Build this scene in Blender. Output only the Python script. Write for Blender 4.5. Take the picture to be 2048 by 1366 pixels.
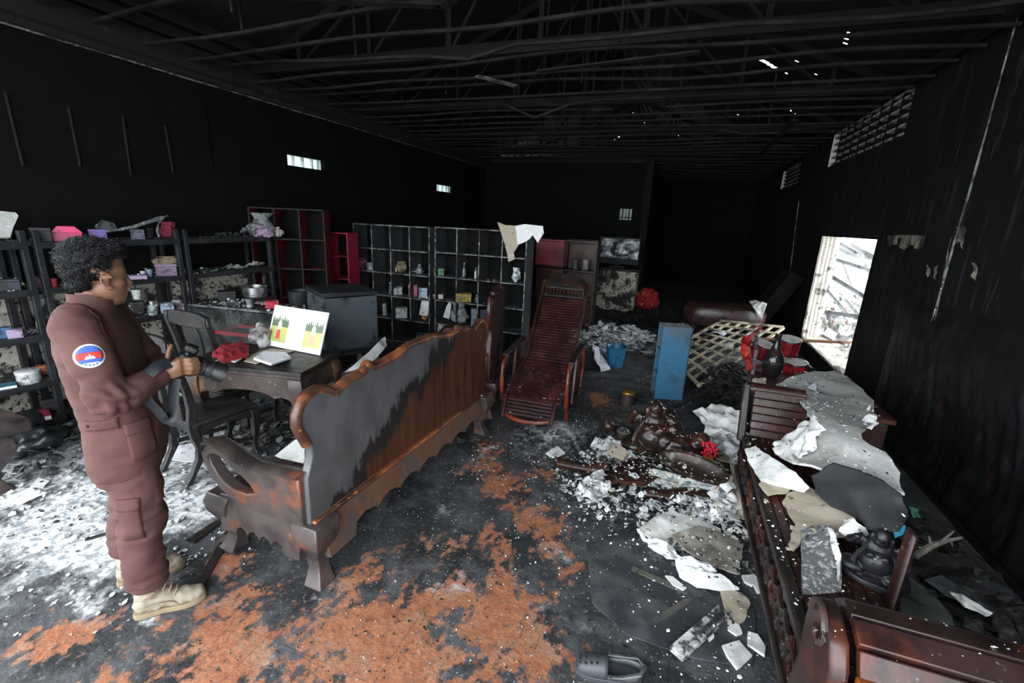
import bpy, bmesh, math, random
import numpy as np
from mathutils import Vector, Matrix, Euler, noise
from mathutils.bvhtree import BVHTree
from mathutils.geometry import delaunay_2d_cdt

for o in list(bpy.data.objects): bpy.data.objects.remove(o, do_unlink=True)
S = bpy.context.scene
COL = S.collection
V = Vector
PI = math.pi
rnd = random.Random(7)

# ------------------------------------------------------------------ camera
CAM_H = 1.80
F_PX, C_X, C_Y = 910.2, 1024.0, 683.0
_dn = V((-154.0, 3387.0, F_PX)).normalized()
_fy = V((343.0, -225.0, F_PX)); _fy = (_fy - _dn * _fy.dot(_dn)).normalized()
_rx = _dn.cross(_fy)
if _rx.x < 0: _rx = -_rx
RW = Matrix((_rx, _fy, -_dn))            # camera vector (right, down, forward) -> room vector
cam_data = bpy.data.cameras.new('camera'); cam_data.lens = 16.0; cam_data.sensor_width = 36.0
cam_data.clip_start = 0.05; cam_data.clip_end = 200
cam = bpy.data.objects.new('camera', cam_data); COL.objects.link(cam)
_r, _u, _b = RW @ V((1, 0, 0)), RW @ V((0, -1, 0)), RW @ V((0, 0, -1))
cam.matrix_world = Matrix(((_r.x, _u.x, _b.x, 0), (_r.y, _u.y, _b.y, 0), (_r.z, _u.z, _b.z, CAM_H), (0, 0, 0, 1)))
S.camera = cam

# ------------------------------------------------------------------ daylight
world = bpy.data.worlds.new('overcast_sky'); S.world = world; world.use_nodes = True
bg = world.node_tree.nodes['Background']
bg.inputs[0].default_value = (0.90, 0.96, 1.0, 1); bg.inputs[1].default_value = 3.6
S.view_settings.view_transform = 'Standard'; S.view_settings.look = 'None'
S.view_settings.gamma = 1.0; S.view_settings.use_curve_mapping = False
S.view_settings.exposure = 1.25
def portal(name, loc, rot, sx, sy):          # guides sky sampling through an opening in a wall, gives no light itself
    d = bpy.data.lights.new(name, 'AREA'); d.shape = 'RECTANGLE'; d.size = sx; d.size_y = sy
    d.cycles.is_portal = True
    o = bpy.data.objects.new(name, d); COL.objects.link(o); o.location = loc; o.rotation_euler = rot
portal('front_opening_portal', (-1.55, -.78, 1.6), (-PI / 2, 0, 0), 6.8, 3.2)
portal('added_side_opening_portal', (-5.08, .08, 1.45), (0, -PI / 2, 0), 2.9, 1.5)  # this opening is added to the left wall for more light from the left
portal('door_portal', (2.12, 7.45, 1.0), (0, PI / 2, 0), 1.5, 2.0)

# pixel of the photograph -> point of the room, on a level plane / a cross plane / a long plane
def _ray(x, y): return RW @ V((x - C_X, y - C_Y, F_PX))
def at(x, y, z=0.0):
    d = _ray(x, y); return V((0, 0, CAM_H)) + d * ((z - CAM_H) / d.z)
def atY(x, y, Y):
    d = _ray(x, y); return V((0, 0, CAM_H)) + d * (Y / d.y)
def atX(x, y, X):
    d = _ray(x, y); return V((0, 0, CAM_H)) + d * (X / d.x)

# ------------------------------------------------------------------ scene helpers
def link(name, data=None):
    o = bpy.data.objects.new(name, data); COL.objects.link(o); return o
_labels = {}
def tag(o, label=None, cat=None, group=None, kind=None):
    if label: o['label'] = label
    if cat: o['category'] = cat
    if group: o['group'] = group
    if kind: o['kind'] = kind
    return o
def thing(name, label, cat, loc=(0, 0, 0), rz=0.0, group=None):
    o = link(name); o.location = loc; o.rotation_euler = (0, 0, rz); o.empty_display_size = .1
    return tag(o, label, cat, group)
def wmat(o):
    m = o.matrix_basis.copy()
    while o.parent: o = o.parent; m = o.matrix_basis @ m
    return m
def copy_tree(o, parent=None):
    c = o.copy(); COL.objects.link(c); c.parent = parent
    for ch in o.children: copy_tree(ch, c)
    return c

class MB:
    """collects shapes for ONE mesh"""
    def __init__(s): s.v = []; s.f = []; s.m = []; s.cur = 0
    def add(s, vs, fs):
        n = len(s.v); s.v += [V(p) for p in vs]; s.f += [[i + n for i in f] for f in fs]; s.m += [s.cur] * len(fs); return s
    def box(s, c, d, rot=None):
        M = rot if isinstance(rot, Matrix) else (Euler(rot).to_matrix() if rot else Matrix.Identity(3))
        c = V(c); vs = [c + M @ V((x * d[0] / 2, y * d[1] / 2, z * d[2] / 2)) for x in (-1, 1) for y in (-1, 1) for z in (-1, 1)]
        return s.add(vs, [(0, 1, 3, 2), (4, 6, 7, 5), (0, 4, 5, 1), (2, 3, 7, 6), (0, 2, 6, 4), (1, 5, 7, 3)])
    def span(s, a, b): return s.box([(a[i] + b[i]) / 2 for i in range(3)], [abs(b[i] - a[i]) for i in range(3)])
    def bar(s, p, q, w, h, up=(0, 0, 1)):
        p, q = V(p), V(q); d = (q - p); L = d.length; d.normalize()
        a = d.cross(V(up));
        if a.length < 1e-4: a = d.cross(V((1, 0, 0)))
        a.normalize(); b = a.cross(d)
        M = Matrix((a, d, b)).transposed()
        return s.box((p + q) / 2, (w, L, h), M)
    def tube(s, pts, r, seg=8, caps=True, flat=1.0, up=None):
        pts = [V(p) for p in pts]; n = len(pts)
        rs = r if isinstance(r, (list, tuple)) else [r] * n
        up = V(up) if up else V((.123, .2, 1)); vs = []; fs = []
        for i, p in enumerate(pts):
            t = (pts[min(i + 1, n - 1)] - pts[max(i - 1, 0)]).normalized()
            a = t.cross(up)
            if a.length < 1e-3: a = t.cross(V((1, .1, 0)))
            a.normalize(); b = t.cross(a)
            for k in range(seg):
                an = 2 * PI * k / seg
                vs.append(p + (a * math.cos(an) + b * math.sin(an) * flat) * rs[i])
        for i in range(n - 1):
            for k in range(seg):
                k2 = (k + 1) % seg
                fs.append((i * seg + k, i * seg + k2, (i + 1) * seg + k2, (i + 1) * seg + k))
        if caps: fs += [tuple(range(seg))[::-1], tuple((n - 1) * seg + k for k in range(seg))]
        return s.add(vs, fs)
    def loft(s, rings, caps=True):
        n = len(rings[0]); vs = [p for r in rings for p in r]; fs = []
        for i in range(len(rings) - 1):
            for k in range(n):
                k2 = (k + 1) % n; fs.append((i * n + k, i * n + k2, (i + 1) * n + k2, (i + 1) * n + k))
        if caps: fs += [tuple(range(n))[::-1], tuple((len(rings) - 1) * n + k for k in range(n))]
        return s.add(vs, fs)
    def lathe(s, prof, c=(0, 0, 0), seg=16, sx=1.0, sy=1.0, M=None):
        c = V(c); rings = []
        for r, z in prof:
            rings.append([c + (M @ V((r * sx * math.cos(2 * PI * k / seg), r * sy * math.sin(2 * PI * k / seg), z)) if M else
                               V((r * sx * math.cos(2 * PI * k / seg), r * sy * math.sin(2 * PI * k / seg), z))) for k in range(seg)])
        return s.loft(rings)
    def ell(s, c, r, rot=None, seg=12, rings=8):
        M = rot if isinstance(rot, Matrix) else (Euler(rot).to_matrix() if rot else Matrix.Identity(3)); c = V(c)
        vs = [c + M @ V((0, 0, r[2]))]; fs = []
        for i in range(1, rings):
            th = PI * i / rings
            for k in range(seg):
                an = 2 * PI * k / seg
                vs.append(c + M @ V((r[0] * math.sin(th) * math.cos(an), r[1] * math.sin(th) * math.sin(an), r[2] * math.cos(th))))
        vs.append(c + M @ V((0, 0, -r[2]))); L = len(vs) - 1
        for k in range(seg):
            k2 = (k + 1) % seg; fs.append((0, 1 + k, 1 + k2)); fs.append((L, L - seg + k2, L - seg + k))
            for i in range(rings - 2):
                a = 1 + i * seg; fs.append((a + k, a + seg + k, a + seg + k2, a + k2))
        return s.add(vs, fs)
    def prism(s, poly, o, u, v, th):
        o, u, v = V(o), V(u), V(v); n = u.cross(v).normalized()
        a = [o + u * p[0] + v * p[1] - n * th / 2 for p in poly]; b = [p + n * th for p in a]; k = len(poly)
        return s.add(a + b, [tuple(range(k))[::-1], tuple(range(k, 2 * k))] + [(i, (i + 1) % k, k + (i + 1) % k, k + i) for i in range(k)])
    def ringprism(s, outer, inner, o, u, v, th):
        o, u, v = V(o), V(u), V(v); n = u.cross(v).normalized(); k = len(outer)
        P = lambda L, q: [o + u * p[0] + v * p[1] + n * q for p in L]
        vs = P(outer, -th / 2) + P(inner, -th / 2) + P(outer, th / 2) + P(inner, th / 2); fs = []
        for i in range(k):
            j = (i + 1) % k
            fs += [(i, k + i, k + j, j), (2 * k + i, 2 * k + j, 3 * k + j, 3 * k + i), (i, j, 2 * k + j, 2 * k + i), (k + i, 3 * k + i, 3 * k + j, k + j)]
        return s.add(vs, fs)
    def sheet(s, pts, th=.012, amp=.01, sc=6.0, k=5, seed=0, rag=0.0, sub=2, lift=0.0):
        """irregular broken board / cloth filling a 3-D outline (concave allowed), with ragged edge and real thickness"""
        pts = [V(p) for p in pts]; q = []; m = len(pts)
        for i in range(m):
            for j in range(sub):
                p = pts[i].lerp(pts[(i + 1) % m], j / sub)
                if rag: p = p + V((noise.noise(p * 23 + V((seed, 0, 0))), noise.noise(p * 23 + V((0, seed + 5, 0))), 0)) * rag
                q.append(p)
        n = len(q); c = sum(q, V()) / n; nor = V()
        for i in range(n): nor += (q[i] - c).cross(q[(i + 1) % n] - c)
        nor.normalize()
        if nor.z < 0: nor = -nor
        ax = nor.cross(V((.31, .2, .9)));  ax.normalize(); ay = nor.cross(ax)
        o2 = [((p - c).dot(ax), (p - c).dot(ay)) for p in q]; hh = [(p - c).dot(nor) for p in q]
        lo = [min(p[i] for p in o2) for i in (0, 1)]; hi = [max(p[i] for p in o2) for i in (0, 1)]
        g = max(hi[0] - lo[0], hi[1] - lo[1]) / (2.6 * k)
        def inside(x, y):
            r = False
            for i in range(n):
                (x1, y1), (x2, y2) = o2[i], o2[i - 1]
                if (y1 > y) != (y2 > y) and x < (x2 - x1) * (y - y1) / (y2 - y1) + x1: r = not r
            return r
        inn = []
        y = lo[1] + g * .5
        while y < hi[1]:
            x = lo[0] + g * .5
            while x < hi[0]:
                xx, yy = x + g * .3 * noise.noise(V((x * 90, y * 90, seed))), y + g * .3 * noise.noise(V((x * 90, y * 90, seed + 9)))
                if inside(xx, yy) and min((xx - a) ** 2 + (yy - b) ** 2 for a, b in o2) > (g * .45) ** 2: inn.append((xx, yy))
                x += g
            y += g
        vv, ee, ff, *_ = delaunay_2d_cdt([V(p) for p in o2 + inn], [(i, (i + 1) % n) for i in range(n)], [], 1, 1e-6)
        top = []
        for p in vv:
            w = 0.0; h = 0.0; dm = 9.0
            for (a, b), z in zip(o2, hh):
                d = (p.x - a) ** 2 + (p.y - b) ** 2 + 1e-7; dm = min(dm, d); w += 1 / (d * d); h += z / (d * d)
            P = c + ax * p.x + ay * p.y + nor * (h / w); e = min(1.0, math.sqrt(dm) / (g * k * .6))
            top.append(P + nor * (amp * noise.fractal(P * sc + V((seed * 3.1, seed, 0)), 1.0, 2.0, 3) + lift * e))
        L = len(top); base = len(s.v)
        s.add(top, [list(f) for f in ff]); s.add([p - nor * th for p in top], [list(reversed(f)) for f in ff])
        cnt = {}
        for f in ff:
            for a, b in zip(f, list(f[1:]) + [f[0]]):
                cnt[(min(a, b), max(a, b))] = cnt.get((min(a, b), max(a, b)), 0) + 1
        for (a, b), v_ in cnt.items():
            if v_ == 1: s.f.append([base + a, base + L + a, base + L + b, base + b]); s.m.append(s.cur)
        return s
    def xf(s, M):
        s.v = [M @ p for p in s.v]; return s
    def mesh(s, name):
        me = bpy.data.meshes.new(name); me.from_pydata([tuple(p) for p in s.v], [], s.f); me.update()
        bm = bmesh.new(); bm.from_mesh(me); bmesh.ops.recalc_face_normals(bm, faces=bm.faces); bm.to_mesh(me); bm.free()
        if any(s.m): me.polygons.foreach_set('material_index', s.m)
        return me
    def build(s, name, mat, parent=None, smooth=False, bevel=0.0, sub=0, world=False, angle=40, bseg=2):
        if world and parent is not None: s.xf(wmat(parent).inverted())
        me = s.mesh(name)
        for m in (mat if isinstance(mat, (list, tuple)) else [mat]): me.materials.append(m)
        o = link(name, me)
        if parent is not None: o.parent = parent
        if bevel:
            b = o.modifiers.new('bevel', 'BEVEL'); b.width = bevel; b.segments = bseg; b.limit_method = 'ANGLE'; b.angle_limit = math.radians(35)
        if sub:
            q = o.modifiers.new('subdivision', 'SUBSURF'); q.levels = sub; q.render_levels = sub
        if smooth or bevel:
            me.polygons.foreach_set('use_smooth', [True] * len(me.polygons))
            if not sub:
                try: me.set_sharp_from_angle(angle=math.radians(angle))
                except Exception: pass
        return o
    def single(s, name, mat, label, cat, group=None, kind=None, **kw):
        """a thing that is one mesh: origin at the middle of its base"""
        lo = V([min(p[i] for p in s.v) for i in range(3)]); hi = V([max(p[i] for p in s.v) for i in range(3)])
        c = V(((lo.x + hi.x) / 2, (lo.y + hi.y) / 2, lo.z)); s.v = [p - c for p in s.v]
        o = s.build(name, mat, **kw); o.location = c
        return tag(o, label, cat, group, kind)

def spline(pts, n=5):
    """smooth curve through points"""
    P = [V(p) for p in pts]; P = [P[0] * 2 - P[1]] + P + [P[-1] * 2 - P[-2]]; out = []
    for i in range(1, len(P) - 2):
        a, b, c, d = P[i - 1:i + 3]
        for k in range(n):
            t = k / n; out.append(((b * 2) + (c - a) * t + (a * 2 - b * 5 + c * 4 - d) * t * t + (b * 3 - a - c * 3 + d) * t ** 3) / 2)
    return out + [P[-2]]
def blob(mb, voxel, smooth=4, fac=.5):
    """fuse overlapping shapes into one continuous skin"""
    o = link('tmp', mb.mesh('tmp'))
    r = o.modifiers.new('r', 'REMESH'); r.mode = 'VOXEL'; r.voxel_size = voxel
    if smooth:
        q = o.modifiers.new('s', 'SMOOTH'); q.iterations = smooth; q.factor = fac
    dg = bpy.context.evaluated_depsgraph_get(); me = bpy.data.meshes.new_from_object(o.evaluated_get(dg))
    out = MB(); out.v = [v.co.copy() for v in me.vertices]; out.f = [list(p.vertices) for p in me.polygons]; out.m = [0] * len(out.f)
    old = o.data; bpy.data.objects.remove(o); bpy.data.meshes.remove(old); bpy.data.meshes.remove(me)
    return out
def ruffle(mb, amp, sc, seed=0, mask=None):
    """cloth folds: move points along their normals by stretched noise"""
    me = mb.mesh('tmp'); ns = [v.normal.copy() for v in me.vertices]; bpy.data.meshes.remove(me)
    for i, p in enumerate(mb.v):
        a = amp if mask is None else amp * mask(p)
        if a: mb.v[i] = p + ns[i] * a * noise.noise(V((p.x * sc[0] + seed, p.y * sc[1], p.z * sc[2] + seed)))
    return mb

# ------------------------------------------------------------------ materials
def new_mat(name):
    m = bpy.data.materials.new(name); m.use_nodes = True
    nt = m.node_tree; b = nt.nodes['Principled BSDF']; return m, nt, b
def N(nt, t, **kw):
    n = nt.nodes.new(t)
    for k, v in kw.items(): setattr(n, k, v)
    return n
def noise_fac(nt, vec, scale, thr, soft, detail=5, stretch=(1, 1, 1), seed=0.0, rough=.6):
    mp = N(nt, 'ShaderNodeMapping'); mp.inputs[3].default_value = stretch; mp.inputs[1].default_value = (seed, seed * .7, seed * 1.3)
    nt.links.new(vec, mp.inputs[0])
    tx = N(nt, 'ShaderNodeTexNoise'); tx.inputs['Scale'].default_value = scale; tx.inputs['Detail'].default_value = detail; tx.inputs['Roughness'].default_value = rough
    nt.links.new(mp.outputs[0], tx.inputs['Vector'])
    mr = N(nt, 'ShaderNodeMapRange', interpolation_type='SMOOTHSTEP'); mr.inputs[1].default_value = thr - soft; mr.inputs[2].default_value = thr + soft
    nt.links.new(tx.outputs[0], mr.inputs[0]); return mr.outputs[0], tx.outputs[0]
def mix(nt, fac, a, b):
    n = N(nt, 'ShaderNodeMix', data_type='RGBA')
    if isinstance(fac, float): n.inputs[0].default_value = fac
    else: nt.links.new(fac, n.inputs[0])
    for s, i in ((a, 6), (b, 7)):
        if isinstance(s, tuple): n.inputs[i].default_value = (*s, 1)
        else: nt.links.new(s, n.inputs[i])
    return n.outputs[2]
def mat(name, base, rough=.6, layers=(), metal=0.0, bump=0.0, bscale=40.0, spec=.5, coat=0.0, rough2=None, coords='Object', emit=None, trans=0.0, alpha=1.0, ior=None):
    """layers: (colour, scale, threshold, softness[, stretch[, seed]]) worn in by noise"""
    m, nt, b = new_mat(name); tc = N(nt, 'ShaderNodeTexCoord'); vec = tc.outputs['Object' if coords == 'World' else coords]
    if coords == 'World': vec = N(nt, 'ShaderNodeNewGeometry').outputs['Position']
    col = base; last = None
    for i, L in enumerate(layers):
        st = L[4] if len(L) > 4 else (1, 1, 1); sd = L[5] if len(L) > 5 else 3.7 * (i + 1)
        fac, _ = noise_fac(nt, vec, L[1], L[2], L[3], stretch=st, seed=sd); last = fac
        col = mix(nt, fac, col, L[0])
    if isinstance(col, tuple): b.inputs['Base Color'].default_value = (*col, 1)
    else: nt.links.new(col, b.inputs['Base Color'])
    b.inputs['Roughness'].default_value = rough; b.inputs['Metallic'].default_value = metal
    b.inputs['Specular IOR Level'].default_value = spec; b.inputs['Coat Weight'].default_value = coat
    b.inputs['Transmission Weight'].default_value = trans; b.inputs['Alpha'].default_value = alpha
    if rough2 is not None:
        _, tx = noise_fac(nt, vec, 9.0, .5, .2, seed=11.0)
        mr = N(nt, 'ShaderNodeMapRange'); mr.inputs[1].default_value = .3; mr.inputs[2].default_value = .7
        mr.inputs[3].default_value = rough; mr.inputs[4].default_value = rough2
        nt.links.new(tx, mr.inputs[0]); nt.links.new(mr.outputs[0], b.inputs['Roughness'])
    if bump:
        _, tx = noise_fac(nt, vec, bscale, .5, .2, seed=5.0)
        bn = N(nt, 'ShaderNodeBump'); bn.inputs['Strength'].default_value = bump; bn.inputs['Distance'].default_value = .01
        nt.links.new(tx, bn.inputs['Height']); nt.links.new(bn.outputs[0], b.inputs['Normal'])
    if emit: b.inputs['Emission Color'].default_value = (*emit[0], 1); b.inputs['Emission Strength'].default_value = emit[1]
    return m

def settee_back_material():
    """lacquered boards: grey sky sheen painted into the colour towards the near end, black scorch along its edge, bare red-brown wood beyond"""
    m, nt, b = new_mat('lacquered boards with painted sheen'); co = N(nt, 'ShaderNodeTexCoord').outputs['Object']
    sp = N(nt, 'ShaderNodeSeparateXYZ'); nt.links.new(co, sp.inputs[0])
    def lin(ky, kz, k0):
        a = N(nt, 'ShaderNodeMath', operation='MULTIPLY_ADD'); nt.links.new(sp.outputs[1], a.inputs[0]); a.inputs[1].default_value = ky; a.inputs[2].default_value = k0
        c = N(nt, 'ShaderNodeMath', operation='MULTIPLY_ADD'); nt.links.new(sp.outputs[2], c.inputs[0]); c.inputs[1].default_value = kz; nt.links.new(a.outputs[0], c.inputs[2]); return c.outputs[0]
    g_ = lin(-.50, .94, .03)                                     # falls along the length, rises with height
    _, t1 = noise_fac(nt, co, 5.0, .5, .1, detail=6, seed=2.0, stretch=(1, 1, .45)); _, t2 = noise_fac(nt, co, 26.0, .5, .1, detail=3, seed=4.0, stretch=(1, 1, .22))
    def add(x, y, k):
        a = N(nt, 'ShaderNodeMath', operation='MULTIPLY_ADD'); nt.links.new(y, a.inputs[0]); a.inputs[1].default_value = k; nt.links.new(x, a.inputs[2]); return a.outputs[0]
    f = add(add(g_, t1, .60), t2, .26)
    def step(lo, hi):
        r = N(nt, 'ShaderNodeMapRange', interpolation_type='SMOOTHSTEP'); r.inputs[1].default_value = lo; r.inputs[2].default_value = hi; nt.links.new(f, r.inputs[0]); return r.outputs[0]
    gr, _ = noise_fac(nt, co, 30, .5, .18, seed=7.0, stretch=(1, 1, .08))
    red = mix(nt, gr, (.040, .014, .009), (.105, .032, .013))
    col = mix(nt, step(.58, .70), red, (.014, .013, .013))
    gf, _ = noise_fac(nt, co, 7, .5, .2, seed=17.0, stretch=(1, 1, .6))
    col = mix(nt, step(.74, .79), col, mix(nt, gf, (.062, .061, .064), (.100, .100, .106)))  # grey mix paints the reflected sky sheen into the colour
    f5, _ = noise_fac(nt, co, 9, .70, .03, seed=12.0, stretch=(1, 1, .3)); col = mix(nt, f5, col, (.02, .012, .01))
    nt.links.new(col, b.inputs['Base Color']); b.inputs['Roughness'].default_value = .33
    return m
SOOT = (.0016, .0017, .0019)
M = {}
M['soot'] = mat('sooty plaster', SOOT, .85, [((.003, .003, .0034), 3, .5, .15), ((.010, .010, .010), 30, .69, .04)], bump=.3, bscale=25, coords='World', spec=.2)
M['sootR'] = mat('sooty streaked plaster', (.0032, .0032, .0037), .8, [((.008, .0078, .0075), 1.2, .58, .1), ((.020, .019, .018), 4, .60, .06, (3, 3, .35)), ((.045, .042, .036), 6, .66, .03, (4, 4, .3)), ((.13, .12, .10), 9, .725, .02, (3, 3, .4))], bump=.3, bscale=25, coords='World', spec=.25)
M['plasterwall'] = mat('smoke mottled plaster', (.46, .43, .37), .9, [((.02, .02, .02), 4, .52, .06), ((.012, .012, .012), 26, .57, .04)], coords='World', bump=.3)
M['ledge'] = mat('scorched beam', (.008, .0077, .0074), .8, [((.02, .018, .0155), 4, .62, .08), ((.13, .12, .10), 14, .73, .03)], coords='World', bump=.3)
M['steel'] = mat('burnt steel', (.006, .0058, .0056), .75, [((.018, .0165, .015), 5, .55, .1), ((.035, .02, .013), 11, .66, .06)], spec=.3, coords='World')
M['steelblue'] = mat('burnt grey steel', (.004, .0048, .0066), .7, [((.0095, .0108, .0135), 5, .55, .1)], spec=.3, coords='World')
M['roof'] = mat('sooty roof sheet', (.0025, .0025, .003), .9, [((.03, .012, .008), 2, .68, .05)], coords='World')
M['white_reveal'] = mat('bare plaster reveal', (.62, .58, .52), .9, [((.12, .11, .10), 7, .6, .06), ((.03, .03, .03), 18, .66, .04)], coords='World', bump=.4)
M['ash'] = mat('white ash', (.60, .62, .64), .95, [((.22, .23, .24), 14, .55, .08), ((.05, .05, .05), 30, .62, .05)], bump=.6, bscale=60, coords='World')
M['char'] = mat('charcoal', (.012, .012, .013), .75, [((.05, .05, .052), 18, .6, .06)], bump=.6, bscale=50, coords='World')
M['greyash'] = mat('grey ash', (.13, .135, .14), .95, [((.03, .03, .03), 12, .52, .08), ((.45, .46, .46), 25, .64, .05)], bump=.5, bscale=60, coords='World')
M['plaster'] = mat('white plasterboard', (.84, .85, .85), .9, [((.5, .5, .47), 4, .6, .1), ((.10, .10, .10), 16, .68, .04)], bump=.3, bscale=30, coords='World')
M['plastergrey'] = mat('grey dusty plasterboard', (.56, .57, .55), .9, [((.76, .76, .74), 6, .58, .06), ((.27, .25, .2), 3, .62, .08), ((.08, .08, .08), 20, .7, .04)], bump=.3, coords='World')
M['plastertan'] = mat('tan board back', (.42, .37, .29), .9, [((.6, .57, .52), 8, .64, .05), ((.12, .1, .08), 12, .66, .05)], bump=.3, coords='World')
M['speckle'] = mat('ash speckled board', (.16, .165, .17), .9, [((.5, .5, .5), 45, .56, .05), ((.03, .03, .03), 6, .6, .1)], bump=.4, bscale=80, coords='World')
M['sootsheet'] = mat('soot black board', (.022, .024, .026), .8, [((.04, .043, .047), 4, .58, .1), ((.3, .3, .3), 40, .72, .02)], bump=.2, coords='World')
M['paper'] = mat('paper', (.78, .80, .84), .8, [((.5, .52, .55), 12, .62, .06)])
M['darksheet'] = mat('sooty glass sheet', (.034, .038, .044), .4, [((.085, .09, .098), 5, .55, .12), ((.25, .26, .27), 30, .7, .03)], coords='World', rough2=.7)
def wood(name, base, orange, o_thr, rough=.32, dust=(.12, .12, .125), d_thr=.62, coat=0.0, streak=(1, 1, 1)):
    return mat(name, base, rough, [((base[0] * .4, base[1] * .4, base[2] * .45), 6, .52, .15, streak), (orange, 4.5, o_thr, .09, streak), (orange, 22, o_thr + .1, .04, streak), (dust, 34, d_thr, .05)], rough2=min(1, rough + .22), bump=.06, bscale=60, coat=coat)
M['settee'] = wood('smoked lacquered wood', (.064, .048, .045), (.17, .052, .018), .64, .34, d_thr=.71, coat=.25)
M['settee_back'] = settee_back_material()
M['settee_apron'] = mat('streaked brown apron wood', (.115, .052, .030), .36, [((.070, .058, .053), 4, .54, .10, (1, 1, .7)), ((.17, .072, .030), 24, .60, .10, (1, 1, .3)), ((.06, .03, .02), 30, .64, .08, (1, 1, .3))], rough2=.55)
M['settee_rail'] = wood('scorched orange lacquer', (.085, .036, .022), (.32, .100, .026), .54, .26, d_thr=.72)
M['redwood'] = wood('dark red lacquered wood', (.042, .012, .011), (.10, .024, .012), .62, .30, (.10, .09, .09), .66)
M['redslat'] = wood('brown red slat wood', (.052, .015, .016), (.095, .026, .020), .60, .26, (.13, .11, .11), .68)
M['redbright'] = wood('bright red lacquered wood', (.15, .026, .011), (.22, .045, .014), .57, .22)
M['darkwood'] = wood('blackened dark wood', (.022, .016, .014), (.085, .030, .012), .68, .36, (.09, .09, .09), .66)
M['deskwood'] = wood('smoked brown table wood', (.060, .040, .034), (.34, .15, .045), .67, .36, (.13, .12, .12), .64)
M['blackwood'] = wood('charred chair wood', (.022, .020, .020), (.07, .022, .012), .70, .40, (.10, .10, .10), .66)
M['shelf'] = mat('soot black shelf metal', (.009, .0105, .013), .55, [((.02, .023, .027), 6, .55, .1), ((.1, .105, .11), 30, .69, .04)], bump=.1, coords='World')
M['shelfboard'] = mat('soot dusted shelf board', (.022, .023, .025), .75, [((.06, .06, .06), 9, .55, .1), ((.28, .28, .27), 26, .66, .05)], bump=.2, coords='World')
M['gridedge'] = mat('bare chipped board edge', (.20, .205, .20), .85, [((.03, .03, .03), 9, .5, .08), ((.40, .40, .38), 16, .62, .05)], coords='World')
M['gridboard'] = mat('soot grey laminate', (.030, .034, .038), .7, [((.055, .06, .065), 4, .55, .12)], coords='World')
M['redpanel'] = mat('soot dimmed red laminate', (.22, .012, .022), .6, [((.03, .006, .008), 4, .52, .1)], coords='World')
M['pinkpanel'] = mat('raspberry laminate', (.40, .02, .07), .6, [((.06, .008, .014), 6, .6, .08)], coords='World')
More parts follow.
